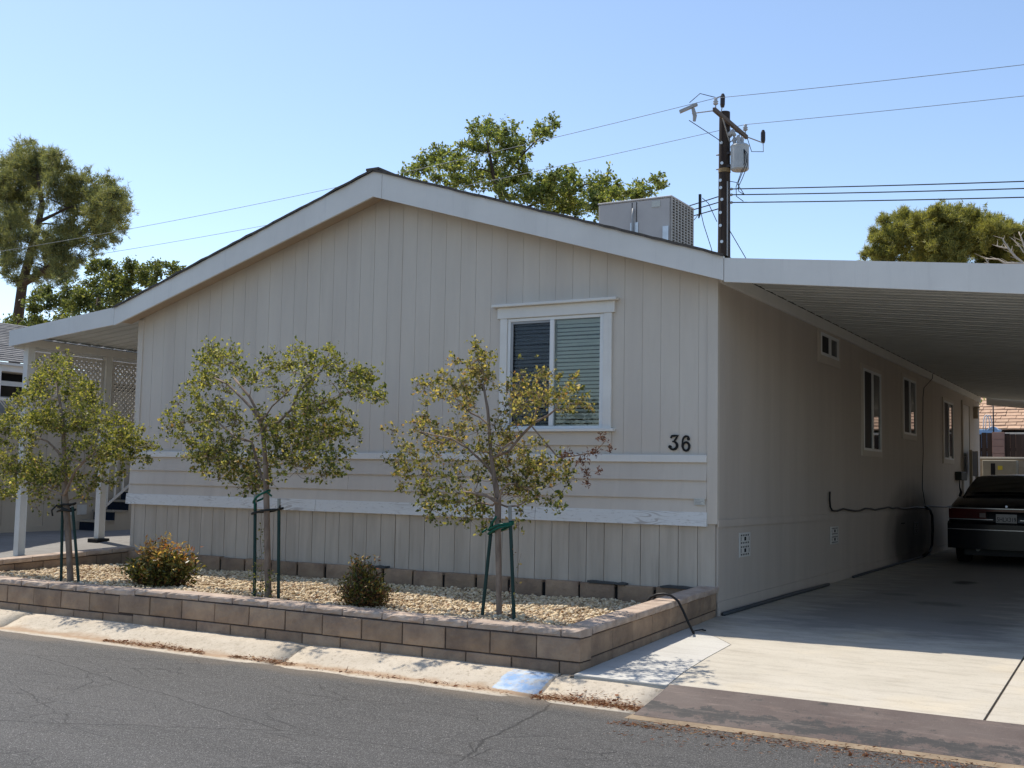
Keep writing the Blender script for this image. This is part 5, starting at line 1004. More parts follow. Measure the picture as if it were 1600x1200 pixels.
def skeleton(trunk, limbs, clusters, step, jit, minr, r_tip):
    """returns list of tubes; every cluster is reached by a branch grown from the nearest suitable wood"""
    tubes = [list(trunk)]; nodes_ = []
    rt = resample(trunk, step)
    zmin = trunk[0][2] + (trunk[-1][2]-trunk[0][2])*0.30
    nodes_ += [p for p in rt if p[2] >= zmin]
    for l in limbs:
        q0 = min(rt + nodes_, key=lambda p: math.dist(p[:3], l[0][:3])); l = [(q0[0], q0[1], q0[2], min(q0[3], l[0][3]))] + list(l)
        tubes.append(l); nodes_ += resample(l, step)[1:]
    c0 = Vector(trunk[len(trunk)//2][:3])
    for (cx, cy, cz, r, kd) in sorted(clusters, key=lambda c: (Vector(c[:3])-c0).length):
        C = Vector((cx, cy, cz))
        best = min(nodes_, key=lambda p: (Vector(p[:3])-C).length + 0.7*max(0.0, p[2]-cz) - 0.0*p[3])
        A = Vector(best[:3]); d = (C-A).length
        if d < 1e-4: continue
        k = max(2, min(6, int(d/step)+1)); r0 = min(best[3]*0.75, minr + 0.012*d); pts_ = [(A.x, A.y, A.z, r0)]
        bend = Vector((rng.uniform(-1, 1), rng.uniform(-1, 1), rng.uniform(-0.2, 0.9)))*d*0.10
        for i in range(1, k+1):
            t = i/k; q = A.lerp(C, t) + bend*math.sin(math.pi*t) + (Vector((rng.uniform(-1, 1), rng.uniform(-1, 1), rng.uniform(-1, 1)))*jit*d if i < k else Vector())
            pts_.append((q.x, q.y, q.z, r0 + (r_tip-r0)*t))
        tubes.append(pts_); nodes_ += pts_[1:]
    return tubes
def twig_leaves(clusters, per, Lr, twigs, r_tw, droop=0.0, grow=1.0):
    """twigs radiate from cluster centres; leaves sit along them"""
    tw = []; C = []; D_ = []
    for (cx, cy, cz, r, kd) in clusters:
        nt_ = max(3, int(twigs*rng.uniform(0.8, 1.2)))
        for _ in range(nt_):
            v = Vector((rng.gauss(0, 1), rng.gauss(0, 1), rng.gauss(0.15, 0.85))).normalized()
            ln = r*rng.uniform(0.55, 1.12)*grow
            a = Vector((cx, cy, cz)) - v*r*0.1; bnd = Vector((rng.uniform(-.2, .2), rng.uniform(-.2, .2), -droop))*r
            q = [a + v*ln*t + bnd*t*t for t in (0, 0.5, 1.0)]
            tw.append([(p.x, p.y, p.z, r_tw*(1-0.55*i)) for i, p in enumerate(q[:3])][:3])
            m_ = max(1, int(round(per*(r/Lr)**1.6/nt_*rng.uniform(0.6, 1.4))))
            for _ in range(m_):
                t = rng.uniform(0.15, 1.03)**0.9; p = a + v*ln*t + bnd*t*t
                g_ = 0.11*r*grow; C.append((p.x + rng.gauss(0, g_), p.y + rng.gauss(0, g_), p.z + rng.gauss(0, g_)))
                dd = v*rng.uniform(0.1, 0.8) + Vector((rng.gauss(0, 1), rng.gauss(0, 1), rng.gauss(0.25, 0.8))); D_.append(tuple(dd.normalized()))
    return tw, np.array(C), np.array(D_)
def filled(clusters, reach, frac, seed):
    """extra smaller clusters between neighbours, so a crown has no bare seams"""
    r_ = random.Random(seed); out = list(clusters)
    for c in clusters:
        nb = [d for d in clusters if d is not c and math.dist(c[:3], d[:3]) < reach]
        r_.shuffle(nb)
        for d in nb[:2]:
            if r_.random() > frac: continue
            t = r_.uniform(0.35, 0.65); q = [c[i] + (d[i]-c[i])*t + r_.gauss(0, 0.06)*reach for i in range(3)]
            out.append((q[0], q[1], q[2], min(c[3], d[3])*r_.uniform(0.6, 1.0), c[4]))
    return out
def tubes_mesh(tubes, big=0.02, n_big=8, n_small=4):
    mb = MB()
    for t in tubes:
        if t: mb.tube(t, n_big if t[0][3] > big else n_small, cap=t[0][3] > big)
    return mb

def myrtle(key, leaf_m, label, per, split_h=0.4):
    tr = [(p[0], p[1], p[2], p[3]*0.60) for p in D[key+'_trunk']]; b = tr[0]
    tr = [(b[0], b[1], 0.02, b[3]*1.25)] + [(b[0], b[1], 0.12, b[3]*1.05)] + tr[1:]
    t = thing('crape_myrtle', (b[0], b[1], 0.1), label, 'tree', 'young trees in the front planter')
    live = filled([c for c in D[key] if c[4] == 0], 0.42, 0.50, len(key)*7+len(label)); dead = [c for c in D[key] if c[4] == 1]
    limbs = [[(p[0], p[1], p[2], p[3]*0.50) for p in l] for l in D[key+'_limbs']]
    r_ = random.Random(len(label)); inner = []
    for c in live:
        if r_.random() < 0.85:
            q = min(tr[3:], key=lambda p: abs(p[2] - (c[2]-0.15))); t_ = r_.uniform(0.35, 0.85)
            inner.append(tuple(q[i] + (c[i]-q[i])*t_ + r_.gauss(0, 0.05) for i in range(3)) + (0.06, 0))
    tb = skeleton(tr, limbs, live + dead + inner, 0.10, 0.11, 0.0042, 0.0022)
    tw, C, dd = twig_leaves(live, per, 0.085, 13, 0.0018, 0.12, 1.7)
    tw2, C2, dd2 = twig_leaves(inner, per*0.22, 0.085, 9, 0.0026, -0.1, 2.4)
    C = np.concatenate([C, C2]); dd = np.concatenate([dd, dd2])
    C = np.repeat(C, 4, 0) + nrg.normal(0, 0.007, (len(C)*4, 3)); dd = unit(np.repeat(dd, 4, 0) + nrg.normal(0, 0.62, (len(dd)*4, 3)))
    twd = []
    if dead: twd, Cd, ddd = twig_leaves(dead, per*4.4, 0.085, 9, 0.002, 0.1)
    tw_mesh = tubes_mesh(tb + tw + tw2 + twd, 0.012, 9, 4); tw_mesh.build('trunk', m_bark, t, smooth=True)
    zc_ = np.array([c[2] for c in live]); hgt = (C[:, 2] - zc_.min())/(zc_.max() - zc_.min()) + nrg.normal(0, 0.16, len(C))
    for nm, sel, mt, sc_ in (('foliage', hgt < split_h, m_leaf_b, 1.0), ('upper_foliage', hgt >= split_h, leaf_m, 0.88)):
        Cs_, ds_ = C[sel], dd[sel]; L = np.clip(nrg.lognormal(-3.52, 0.30, len(Cs_)), 0.012, 0.05)*sc_; V, F = leaf_mesh(Cs_, ds_, L, L*nrg.uniform(0.5, 0.75, len(Cs_))); bulk(nm, V, F, mt, t)
    if dead:
        C, dd = Cd, ddd
        L = nrg.uniform(0.018, 0.032, len(C)); V, F = leaf_mesh(C, dd, L, L*0.4); bulk('dead_leaves', V, F, m_leaf_dead, t)
    # suckers at the foot
    return t
ma = myrtle('myrtle_a', m_leaf_a, 'leafy green young tree farthest left, before the porch', 29, 0.18)
mbt = myrtle('myrtle_b', m_leaf_a, 'young tree with spreading green crown, in the middle of the planter', 23, 0.45)
mc = myrtle('myrtle_c', m_leaf_c, 'young tree with yellowing leaves and a dead brown branch below the window', 22, 0.25)
def sucker(parent, x, y, z0, z1, n_, lean, mat):
    pts_ = []; k = 7
    for i in range(k+1):
        t_ = i/k; pts_.append((x + lean*t_ + rng.uniform(-.012, .012), y + rng.uniform(-.02, .02), z0 + (z1-z0)*t_, 0.004*(1-0.7*t_)))
    mb = MB(); mb.tube(pts_, 5); mb.build('sucker_shoot', m_bark, parent)
    C = []; dd = []
    for _ in range(n_):
        t_ = rng.uniform(0.12, 1); i = int(t_*k); p = pts_[min(i, k)]
        C.append((p[0] + rng.gauss(0, .02), p[1] + rng.gauss(0, .02), p[2] + rng.gauss(0, .03))); dd.append((rng.gauss(0, 1), rng.gauss(0, 1), rng.gauss(0.2, .6)))
    C = np.array(C); dd = unit(np.array(dd)); L = nrg.uniform(0.018, 0.034, len(C)); V, F = leaf_mesh(C, dd, L, L*0.6); bulk('sucker_leaves', V, F, mat, parent)
bx = D['myrtle_b_trunk'][0]; cx_ = D['myrtle_c_trunk'][0]
sucker(mbt, bx[0]-0.10, -2.38, 0.10, 0.88, 60, -0.04, m_leaf_b); sucker(mbt, bx[0]-0.07, -2.40, 0.10, 0.55, 40, -0.10, m_leaf_b); sucker(mbt, bx[0]+0.02, -2.48, 0.1, 0.42, 55, 0.09, m_leaf_b); sucker(mbt, bx[0]-0.04, -2.5, 0.1, 0.40, 45, -0.08, m_leaf_a)
sucker(mc, cx_[0]+0.10, -2.4, 0.10, 0.75, 20, 0.03, m_leaf_dead); sucker(mc, cx_[0]+0.13, -2.42, 0.10, 0.68, 12, 0.07, m_leaf_c)

# stakes and ties
def stake(a, b, label, top=0.06):
    s = thing('tree_stake', a, label, 'stake', 'green tree stakes in the planter')
    A = Vector(a); B = Vector(b); d = (B-A).normalized(); T = B - d*top
    mb = MB(); mb.cyl(A - d*0.1, T, 0.0155, 8); mb.build('shaft', m_stake, s, smooth=False)
    mb = MB(); mb.cyl(T + d*0.0005, B, 0.016, 8); mb.build('bare_tip', m_stakewood, s)
stake((-6.50, -2.42, 0.1), (-6.557, -2.41, 1.04), 'green stake on the left of the leftmost tree trunk', 0.01)
stake((-6.22, -2.42, 0.1), (-6.392, -2.41, 0.915), 'green stake on the right of the leftmost tree trunk', 0.01)
stake((-3.745, -2.42, 0.1), (-3.80, -2.40, 1.10), 'pale tipped green stake left of the middle tree trunk', 0.09)
stake((-3.445, -2.42, 0.1), (-3.50, -2.40, 1.065), 'pale tipped green stake right of the middle tree trunk', 0.09)
stake((-1.20, -2.43, 0.1), (-1.135, -2.40, 0.945), 'dark green stake left of the trunk below the window', 0.01)
stake((-0.885, -2.43, 0.1), (-0.965, -2.40, 1.065), 'pale tipped green stake right of the trunk below the window', 0.12)
def tie(c, rx, ry, zs_, mat, label, ends=()):
    mb = MB()
    for z, dz in zs_:
        pts_ = [(c[0] + rx*math.cos(a), c[1] + ry*math.sin(a), z + dz*math.cos(a) + 0.006*math.sin(3*a), 0.011) for a in [2*math.pi*i/18 for i in range(19)]]
        mb.tube(pts_, 6)
    for e in ends: mb.tube([tuple(p) + (0.009,) for p in e], 6)
    props(mb.build('tree_tie', mat, None, (c[0], c[1], zs_[0][0]), smooth=True), label, 'tie')
tie((-6.50, -2.40), 0.125, 0.06, [(0.92, 0.02), (0.885, -0.02), (0.86, 0.01)], m_tie_k, 'black tie wrapped round the leftmost trunk and its stakes', [[(-6.60, -2.44, 0.92), (-6.66, -2.46, 0.86), (-6.64, -2.46, 0.80)]])
tie((-3.64, -2.40), 0.19, 0.05, [(0.945, 0.03)], m_tie_k, 'black tie across the middle trunk and its two stakes', [[(-3.46, -2.44, 0.97), (-3.43, -2.46, 1.0)]])
tie((-3.72, -2.40), 0.09, 0.05, [(1.08, 0.06)], m_tie_g, 'green tie looped high on the middle trunk', [[(-3.78, -2.43, 1.04), (-3.76, -2.44, 0.95)], [(-3.61, -2.44, 1.12), (-3.54, -2.46, 1.09)]])
tie((-1.05, -2.40), 0.115, 0.055, [(0.90, 0.035), (0.875, 0.045)], m_tie_g, 'green tie looped round the trunk below the window', [[(-1.15, -2.43, 0.86), (-1.10, -2.45, 0.93), (-1.06, -2.46, 0.98)], [(-1.16, -2.44, 0.87), (-1.20, -2.46, 0.84)]])

# shrubs
def shrub(name, x, y, z, rx, ry, h, lobes, mats, label, nst=70, L0=0.05, upright=0.5):
    s = thing(name, (x, y, z), label, 'shrub', 'small shrubs in the planter')
    Cs = [[], [], []]; Ds = [[], [], []]; mb = MB()
    for i in range(nst):
        a = rng.uniform(0, 2*math.pi); q = math.sqrt(rng.uniform(0, 1)); bx_, by_ = x + rx*0.45*q*math.cos(a), y + ry*0.45*q*math.sin(a)
        tx, ty = x + rx*q*math.cos(a), y + ry*q*math.sin(a)
        hh = h*(1-0.42*q*q)*rng.uniform(0.72, 1.06)*lobes(tx-x, ty-y)
        A = Vector((bx_, by_, z)); B = Vector((tx, ty, z+hh)); mb.tube([(A.x, A.y, A.z, 0.004), ((A.x+B.x)/2*1.0, (A.y+B.y)/2, z+hh*0.55, 0.003), (B.x, B.y, B.z, 0.0015)], 4, cap=False)
        for _ in range(58):
            t = rng.uniform(0.12, 1.0); p = A.lerp(B, t) + Vector((rng.gauss(0, .035), rng.gauss(0, .035), rng.gauss(0, .022)))
            dd = Vector((rng.gauss(0, 1), rng.gauss(0, 1), rng.gauss(upright, 0.6)))
            kz = (p.z - z)/h + rng.gauss(0, .12); k = 1 if kz > mats[3] else (2 if (kz < mats[4]*0.6 and rng.random() < 0.45) or rng.random() < mats[5] else 0)
            Cs[k].append(tuple(p)); Ds[k].append(tuple(dd.normalized()))
    mb.build('stems', m_bark_d, s)
    for k, nm in ((0, 'foliage'), (1, 'red_leaves'), (2, 'dry_leaves')):
        if not Cs[k]: continue
        C = np.array(Cs[k]); dd = np.array(Ds[k]); L = nrg.uniform(L0*0.6, L0*1.25, len(C)); V, F = leaf_mesh(C, dd, L, L*nrg.uniform(0.26, 0.4, len(C))); bulk(nm, V, F, mats[k], s)
shrub('nandina_shrub', -5.20, -2.22, 0.08, 0.40, 0.32, 0.55, lambda dx, dy: 0.80 + 0.22*math.cos(dx*11+1.0)**2 + (0.05 if dx > 0.1 else 0) - (0.2 if dx < -0.25 else 0), (m_nan_g, m_nan_r, m_nan_b, 0.66, 0.35, 0.10), 'rounded shrub with red and yellow leaf tips, left of the middle tree', 105, 0.058)
shrub('nandina_shrub', -2.50, -2.34, 0.08, 0.235, 0.21, 0.52, lambda dx, dy: 0.62 + 0.42*math.exp(-((dx+0.06)/0.09)**2), (m_nan_g, m_nan_r, m_nan_b, 0.93, 0.6, 0.34), 'narrow brownish shrub with bare dark stems, right of the middle tree', 85, 0.042, 0.8)

# leaf litter
X, Y, Z = _bed_litter; n = len(X); dd = unit(np.stack([nrg.normal(size=n), nrg.normal(size=n), nrg.normal(0, 0.25, n)], 1)); L = nrg.uniform(0.018, 0.042, n)
V, F = leaf_mesh(np.stack([X, Y, Z], 1), dd, L, L*0.5, 0.3); props(bulk('leaf_litter', V, F, m_litter), 'dry fallen leaves scattered over the tan gravel bed', 'leaf litter', kind='stuff')
def litter(name, x0, x1, y0, y1, zf, n_, label, bias=1.0):
    X = nrg.uniform(x0, x1, n_); T = nrg.beta(1.6, 1.6, n_); Y = y0 + (y1-y0)*T
    m_ = np.sin((X-x0)/(x1-x0)*math.pi)**0.5*nrg.uniform(0.3, 1, n_); Y = y0 + (Y-y0)*np.clip(m_ + 0.15, 0, 1)
    Z = np.array([zf(a, b) for a, b in zip(X, Y)]) + nrg.uniform(0.001, 0.016, n_)
    dd = unit(np.stack([nrg.normal(size=n_), nrg.normal(size=n_), nrg.normal(0, 0.18, n_)], 1)); C = np.stack([X, Y, Z], 1)
    L = nrg.uniform(0.015, 0.05, n_); big = nrg.random(n_) < 0.05
    Wd = np.where(big, L*0.5, 0.0028 + L*0.05); V, F = leaf_mesh(C, dd, L, Wd, 0.1)
    props(bulk(name, V, F, m_litter), label, 'leaf litter', kind='stuff')
def kz(x, y):
    t = min(1, max(0, (-3.09-y)/0.33)); return -0.152 - 0.092*(t*t*(3-2*t)) if y > -3.42 else -0.247
litter('leaf_litter', -0.12, 0.75, -3.52, -3.24, kz, 1500, 'brown pine needles heaped in the gutter beside the apron')
litter('leaf_litter', -4.6, -3.35, -3.47, -3.32, kz, 900, 'brown leaf litter in the gutter below the leafy shrub')
litter('leaf_litter', -3.05, -2.35, -3.47, -3.33, kz, 420, 'small patch of leaf litter in the gutter before the middle tree')
litter('leaf_litter', -2.2, -0.3, -3.50, -3.36, kz, 260, 'thin scatter of litter along the gutter before the yellowing tree')
litter('leaf_litter', 0.7, 3.4, -3.98, -3.64, lambda x, y: -0.248, 1300, 'dry litter scattered along the foot of the apron')
litter('leaf_litter', 0.8, 3.5, -4.35, -3.8, lambda x, y: -0.243, 260, 'sparse dry litter on the asphalt in front of the apron')
# ============================================================ BACKGROUND TREES
def far_tree(name, key, label, trunk_mat, leaf_m, per, Lr, Ls, ws, needles, step, minr, rtip, twigs=6, group=None, zg=0.0, tw_r=0.012, grow=1.55, ts=0.75, fill=0.0, lower=None):
    tr = D[key+'_trunk']; b = tr[0]
    dx = (b[0]-tr[1][0])*0.5 if len(tr) > 1 else 0
    tr = [(b[0]+dx*0.2, b[1], zg-0.2, b[3]*1.3)] + [(p[0], p[1], p[2], p[3]*ts) for p in tr]
    t = thing(name, (tr[0][0], tr[0][1], zg), label, 'tree', group)
    cl_ = filled(D[key], fill, 0.8, len(label)) if fill else list(D[key])
    if lower:                                   # the rest of the crown, hidden behind the roofs from the street
        zl_, nl_ = lower; r_ = random.Random(nl_); P_ = np.array([c[:4] for c in D[key]]); mx, my = P_[:, 0].mean(), P_[:, 1].mean(); sx = P_[:, 0].std()*1.35; zt_ = P_[:, 2].min() + 0.1
        for _ in range(nl_):
            a_ = r_.uniform(0, 2*math.pi); q_ = math.sqrt(r_.random()); zz_ = r_.uniform(zl_, zt_); k_ = 0.55 + 0.45*(zz_-zl_)/(zt_-zl_)
            cl_.append((mx + sx*q_*k_*math.cos(a_), my + sx*0.8*q_*k_*math.sin(a_), zz_, float(P_[:, 3].mean())*1.25, 0))
    tb = skeleton(tr, [[(p[0], p[1], p[2], p[3]*ts) for p in l] for l in D.get(key+'_limbs', [])], cl_, step, 0.05, minr, rtip)
    tw, C, dd = twig_leaves(cl_, per, Lr, twigs, tw_r, 0.0, grow)
    tubes_mesh(tb + tw, 0.08, 9, 4).build('trunk', trunk_mat, t, smooth=True)
    if needles:
        k = 6; C = np.repeat(C, k, 0) + nrg.normal(0, Ls*0.12, (len(C)*k, 3)); dd = unit(np.repeat(dd, k, 0) + nrg.normal(0, 0.55, (len(dd)*k, 3)) + np.array([[0, 0, 0.25]]))
        L = nrg.uniform(Ls*0.6, Ls*1.2, len(C)); V, F = blade_mesh(C, dd, L, L*ws)
    else:
        L = nrg.uniform(Ls*0.6, Ls*1.25, len(C)); V, F = leaf_mesh(C, dd, L, L*ws)
    bulk('foliage', V, F, leaf_m, t); return t
far_tree('mulberry_tree', 'mulberry', 'tall green broadleaf tree rising behind the roof ridge', m_bark_d, m_leaf_mul, 205, 0.36, 0.135, 0.6, False, 0.5, 0.02, 0.010, 10, ts=0.5, tw_r=0.009, fill=1.5, lower=(4.0, 60))
far_tree('pine_tree', 'pine', 'tall open pine with leaning dark limbs at the far left', m_bark_d, m_needle, 170, 0.52, 0.25, 0.11, True, 0.7, 0.035, 0.015, 9, tw_r=0.014, fill=2.2, grow=1.7)
far_tree('bushy_tree', 'bush', 'low dense green tree behind the left end of the roof', m_bark_d, m_leaf_bush, 520, 0.42, 0.13, 0.6, False, 0.5, 0.03, 0.012, 6, lower=(1.5, 30))
far_tree('conifer_tree', 'conifer', 'dense yellow-green rounded conifer above the carport roof', m_bark_d, m_needle_c, 240, 0.40, 0.24, 0.13, True, 0.6, 0.03, 0.012, 10, grow=1.5, fill=2.2, lower=(3.0, 60))
bt = thing('bare_tree', (D['bare_trunk'][0][0], 30, 0), 'bleached bare branches beside the conifer at the right edge', 'tree')
b = D['bare_trunk'][0]; tbs = [[(b[0], b[1], -0.2, b[3]*1.2)] + list(D['bare_trunk'])] + [[(p[0], p[1], p[2], p[3]*0.6) for p in l] for l in D['bare_limbs']]
for l in D['bare_limbs']:
    for i in range(len(l)-1):
        for _ in range(2):
            t_ = rng.random(); p = [l[i][j] + (l[i+1][j]-l[i][j])*t_ for j in range(3)]
            q = (p[0] + rng.uniform(-.35, .1), p[1] + rng.uniform(-.3, .3), p[2] + rng.uniform(0.05, .3)); tbs.append([(p[0], p[1], p[2], 0.011), (q[0], q[1], q[2], 0.004)])
tubes_mesh(tbs, 0.05, 8, 5).build('branches', m_deadw, bt, smooth=True)
# a thin dead twig poking up behind the left eave
# ============================================================ UTILITY POLE AND WIRES
PX, PY = -7.67, 22.0
up = thing('utility_pole', (PX, PY, 0), 'dark wooden utility pole with crossarm and grey transformer behind the carport', 'utility pole')
mb = MB(); mb.tube([(PX-0.02, PY, -0.2, 0.225), (PX-0.01, PY, 6, 0.205), (PX, PY, 12.62, 0.165)], 14); mb.build('pole', m_pole, up, smooth=False)
mb = MB(); mb.bar((PX+0.22, PY-1.55, 12.22), (PX+0.22, PY+1.45, 12.20), 0.10, 0.13); mb.build('crossarm', m_wood_g, up, bevel=0.01)
mb = MB(); mb.bar((PX+0.24, PY-0.9, 12.17), (PX+0.16, PY, 11.65), 0.03, 0.03); mb.bar((PX+0.24, PY+0.9, 12.17), (PX+0.16, PY, 11.65), 0.03, 0.03); mb.build('arm_brace', m_steel_g, up)
def insul(x, y, z, m_=m_greyins):
    mb = MB(); mb.tube([(x, y, z, 0.02), (x, y, z+0.12, 0.02)], 8); mb.tube([(x, y, z+0.12, 0.05), (x, y, z+0.15, 0.085), (x, y, z+0.18, 0.05), (x, y, z+0.21, 0.085), (x, y, z+0.25, 0.045), (x, y, z+0.30, 0.06), (x, y, z+0.33, 0.03)], 10); return mb.build('insulator', m_, up, smooth=True)
insul(PX+0.22, PY-1.42, 12.28); insul(PX+0.22, PY+1.32, 12.26)
def cutout(x, y, z, a):
    mb = MB(); A = Vector((x, y, z)); B = A + Vector((0.05*a, 0.0, 0.42)); mb.tube([tuple(A) + (0.055,), tuple(A.lerp(B, .2)) + (0.075,), tuple(A.lerp(B, .8)) + (0.075,), tuple(B) + (0.04,)], 9); mb.build('arrester', m_ceramic, up, smooth=False)
cutout(PX+0.0, PY-0.2, 12.72, 0.2); cutout(PX+0.55, PY+2.1, 12.15, 0.0)
mb = MB(); mb.tube([(PX-0.05, PY-0.2, 12.55, 0.018), (PX-0.01, PY-0.2, 12.72, 0.018)], 6); mb.tube([(PX+0.24, PY+1.4, 12.2, 0.018), (PX+0.55, PY+2.1, 12.15, 0.018)], 6)
mb.tube([(PX+0.2, PY-1.5, 12.2, 0.018), (PX-0.45, PY-1.6, 12.18, 0.018)], 6); mb.build('bracket', m_steel_g, up)
mb = MB(); A = Vector((PX-0.62, PY-1.95, 12.38)); B = Vector((PX-0.48, PY-1.6, 12.0)); mb.bar((PX-0.72, PY-1.9, 12.18), (PX-0.25, PY-1.7, 12.40), 0.13, 0.08); mb.tube([(PX-0.36, PY-1.75, 12.28, 0.05), (PX-0.32, PY-1.7, 12.06, 0.065), (PX-0.34, PY-1.7, 11.90, 0.045)], 9); mb.build('fuse_cutout', m_steel_g, up)
TX, TY = PX+0.50, PY-0.05
mb = MB(); mb.tube([(TX, TY, 10.72, 0.24), (TX, TY, 10.76, 0.275), (TX, TY, 11.42, 0.275), (TX, TY, 11.47, 0.285), (TX, TY, 11.52, 0.24)], 20); mb.build('transformer', m_trafo, up)
mb = MB()
for (dx, dy) in ((-0.12, 0.05), (0.05, -0.08), (0.1, 0.1)):
    mb.tube([(TX+dx-.05, TY+dy, 11.50, 0.035), (TX+dx-.05, TY+dy, 11.56, 0.075), (TX+dx-.06, TY+dy, 11.62, 0.05), (TX+dx-.07, TY+dy, 11.70, 0.075), (TX+dx-.07, TY+dy, 11.80, 0.03)], 9)
mb.tube([(PX+0.15, TY, 11.85, 0.10), (PX+0.28, TY, 11.95, 0.10), (PX+0.34, TY, 11.82, 0.06)], 8)
mb.build('bushing', m_greyins, up, smooth=True)
for z in (10.85, 11.25):
    mb = MB(); mb.box(PX+0.1, TX-0.2, TY-0.08, TY+0.08, z, z+0.08); mb.build('mount', m_ceramic, up)
for i, z in enumerate((11.62, 10.98, 10.45, 10.22, 9.85, 9.45, 9.05, 8.55)):
    sx = -0.04 + 0.03*math.sin(i*2.0); mb = MB(); mb.cyl((PX+sx, PY-0.21, z), (PX+sx, PY-0.15, z), 0.048, 12); mb.build('pole_tag', m_alu, up)
mb = MB(); mb.tube([(PX, PY, 10.72, 0.187), (PX, PY, 10.84, 0.187)], 14); mb.build('band', M('brass_band', (0.25, 0.17, 0.08), None, 5, 0.6), up)
mb = MB(); mb.tube([(PX+0.15, PY-0.15, 10.4, 0.022), (PX+0.16, PY-0.16, 0, 0.022)], 7); mb.build('conduit', m_steel_g, up)
for z in (10.186, 10.007, 9.768):
    mb = MB(); mb.tube([(PX+0.17, PY-0.02, z, 0.03), (PX+0.23, PY-0.02, z, 0.045), (PX+0.27, PY-0.02, z, 0.03)], 8); mb.build('spool', m_steel_g, up)
for z in (11.3, 10.85):
    mb = MB(); mb.tube([(PX-0.15, PY-0.02, z, 0.03), (PX-0.26, PY-0.02, z, 0.02)], 7); mb.build('bolt', m_steel_g, up)
mb = MB()
for pts_ in ([(TX+0.2, TY-.2, 11.3), (TX+0.30, TY-.2, 11.15), (TX+0.31, TY-.2, 10.8), (TX+0.12, TY-.1, 10.45), (PX+0.42, PY, 10.19)],
             [(TX+0.2, TY-.2, 11.3), (TX+0.26, TY-.2, 11.1), (TX+0.28, TY-.2, 10.9), (TX+0.0, TY-.1, 10.35), (TX-0.05, PY, 10.1), (PX+0.6, PY, 9.99)],
             [(TX+0.2, TY-.2, 11.28), (TX+0.22, TY-.2, 10.9), (TX-0.08, TY-.1, 10.2), (TX-0.12, PY, 9.95), (PX+0.6, PY, 9.77)],
             [(PX+0.18, PY-.1, 10.42), (PX+0.38, PY, 10.38), (PX+0.55, PY, 10.1), (PX+0.62, PY, 9.99)],
             [(TX+0.1, TY, 11.8), (PX+0.3, PY, 12.0), (PX+0.0, PY+0.4, 12.2)], [(PX+0.55, PY+2.1, 12.15), (PX+0.62, PY+1.9, 11.8), (PX+0.4, PY+1.4, 11.7), (PX+0.3, PY+1.3, 12.1)],
             [(PX+0.22, PY-1.42, 12.62), (PX-0.2, PY-1.6, 12.75), (PX-0.45, PY-1.8, 12.45)], [(PX+0.22, PY-1.42, 12.6), (PX+0.05, PY-0.2, 13.1)],
             [(PX-0.5, PY-1.7, 11.95), (PX-0.1, PY-0.4, 11.7), (PX, PY, 11.6)]):
    mb = MB(); mb.tube([tuple(p) + (0.012,) for p in pts_], 5); mb.build('jumper_wire', m_wire, up, smooth=True)
def wire(a, b, sag, r, mat, label, n=28):
    pts_ = []
    for i in range(n+1):
        t = i/n; p = Vector(a).lerp(Vector(b), t); pts_.append((p.x, p.y, p.z - sag*4*t*(1-t), r))
    mb = MB(); mb.tube(pts_, 4); props(mb.build('power_line', mat, None, pts_[0][:3], smooth=True), label, 'power line', 'overhead lines on the utility pole')
ya_, yb_ = PY-1.42, PY+1.32
wire((PX+0.22, ya_, 12.60), (22, ya_, 12.05), 0.30, 0.009, m_wire_p, 'highest overhead line, running right from the pole top')
wire((PX+0.22, ya_, 12.60), (-52, ya_, 10.7), 0.55, 0.009, m_wire_p, 'highest overhead line, running left past the mulberry to the pine')
wire((PX+0.22, yb_, 12.58), (24, yb_, 12.2), 0.30, 0.009, m_wire_p, 'second overhead line to the right, from the far end of the crossarm')
wire((PX+0.22, yb_, 12.58), (-55, yb_, 10.7), 0.55, 0.009, m_wire_p, 'second overhead line to the left, ending low behind the pine')
for z, zz, lab in ((10.186, 9.5, 'topmost of the three low lines right of the transformer'), (10.007, 9.3, 'middle one of the three low lines right of the transformer'), (9.768, 9.06, 'lowest of the three low lines right of the transformer')):
    s_ = (zz - z)/(0.71 - (PX+0.25)); wire((PX+0.25, PY-.02, z), (22, PY-.02, z + s_*29*0.75), 0.25, 0.017, m_wire, lab)
wire((PX+0.17, PY-.1, 8.95), (PX+2.9, PY+.3, 4.0), 0.0, 0.012, m_wire, 'slanting guy wire going down right from the pole', 4)
for z, dz, lab in ((10.0, -0.42, 'upper one of three service drops left of the pole'), (9.82, -0.38, 'middle one of three service drops left of the pole'), (9.62, -0.36, 'lower one of three service drops left of the pole')):
    wire((PX-0.2, PY, z), (-16.0, 16.0, z + dz*6.5), 0.25, 0.017, m_wire, lab)
cl = thing('drop_clamp', (PX-0.62, PY-0.4, 9.6), 'small black clamp on the service drops left of the pole', 'clamp')
mb = MB(); mb.bar((PX-0.62, PY-0.44, 9.42), (PX-0.62, PY-0.44, 10.02), 0.07, 0.07); mb.tube([(PX-0.62, PY-0.44, 9.46, 0.05), (PX-0.66, PY-0.44, 9.28, 0.02)], 6); mb.build('clamp_body', m_black, cl)
mb = MB()
for pts_ in ([(PX-0.6, PY-.44, 9.5), (PX-0.55, PY-.3, 9.1), (PX-0.35, PY-.2, 8.4), (PX-0.18, PY-.1, 7.7)], [(PX-0.62, PY-.44, 9.45), (PX-0.75, PY-.6, 9.2), (PX-1.1, PY-.9, 9.1), (PX-1.5, PY-1.2, 9.45)], [(PX-0.55, PY-.44, 9.9), (PX-0.4, PY-.3, 9.75), (PX-0.2, PY-.1, 9.2)]):
    mb.tube([tuple(p) + (0.012,) for p in pts_], 5)
mb.build('loose_wire', m_wire, cl, smooth=True)

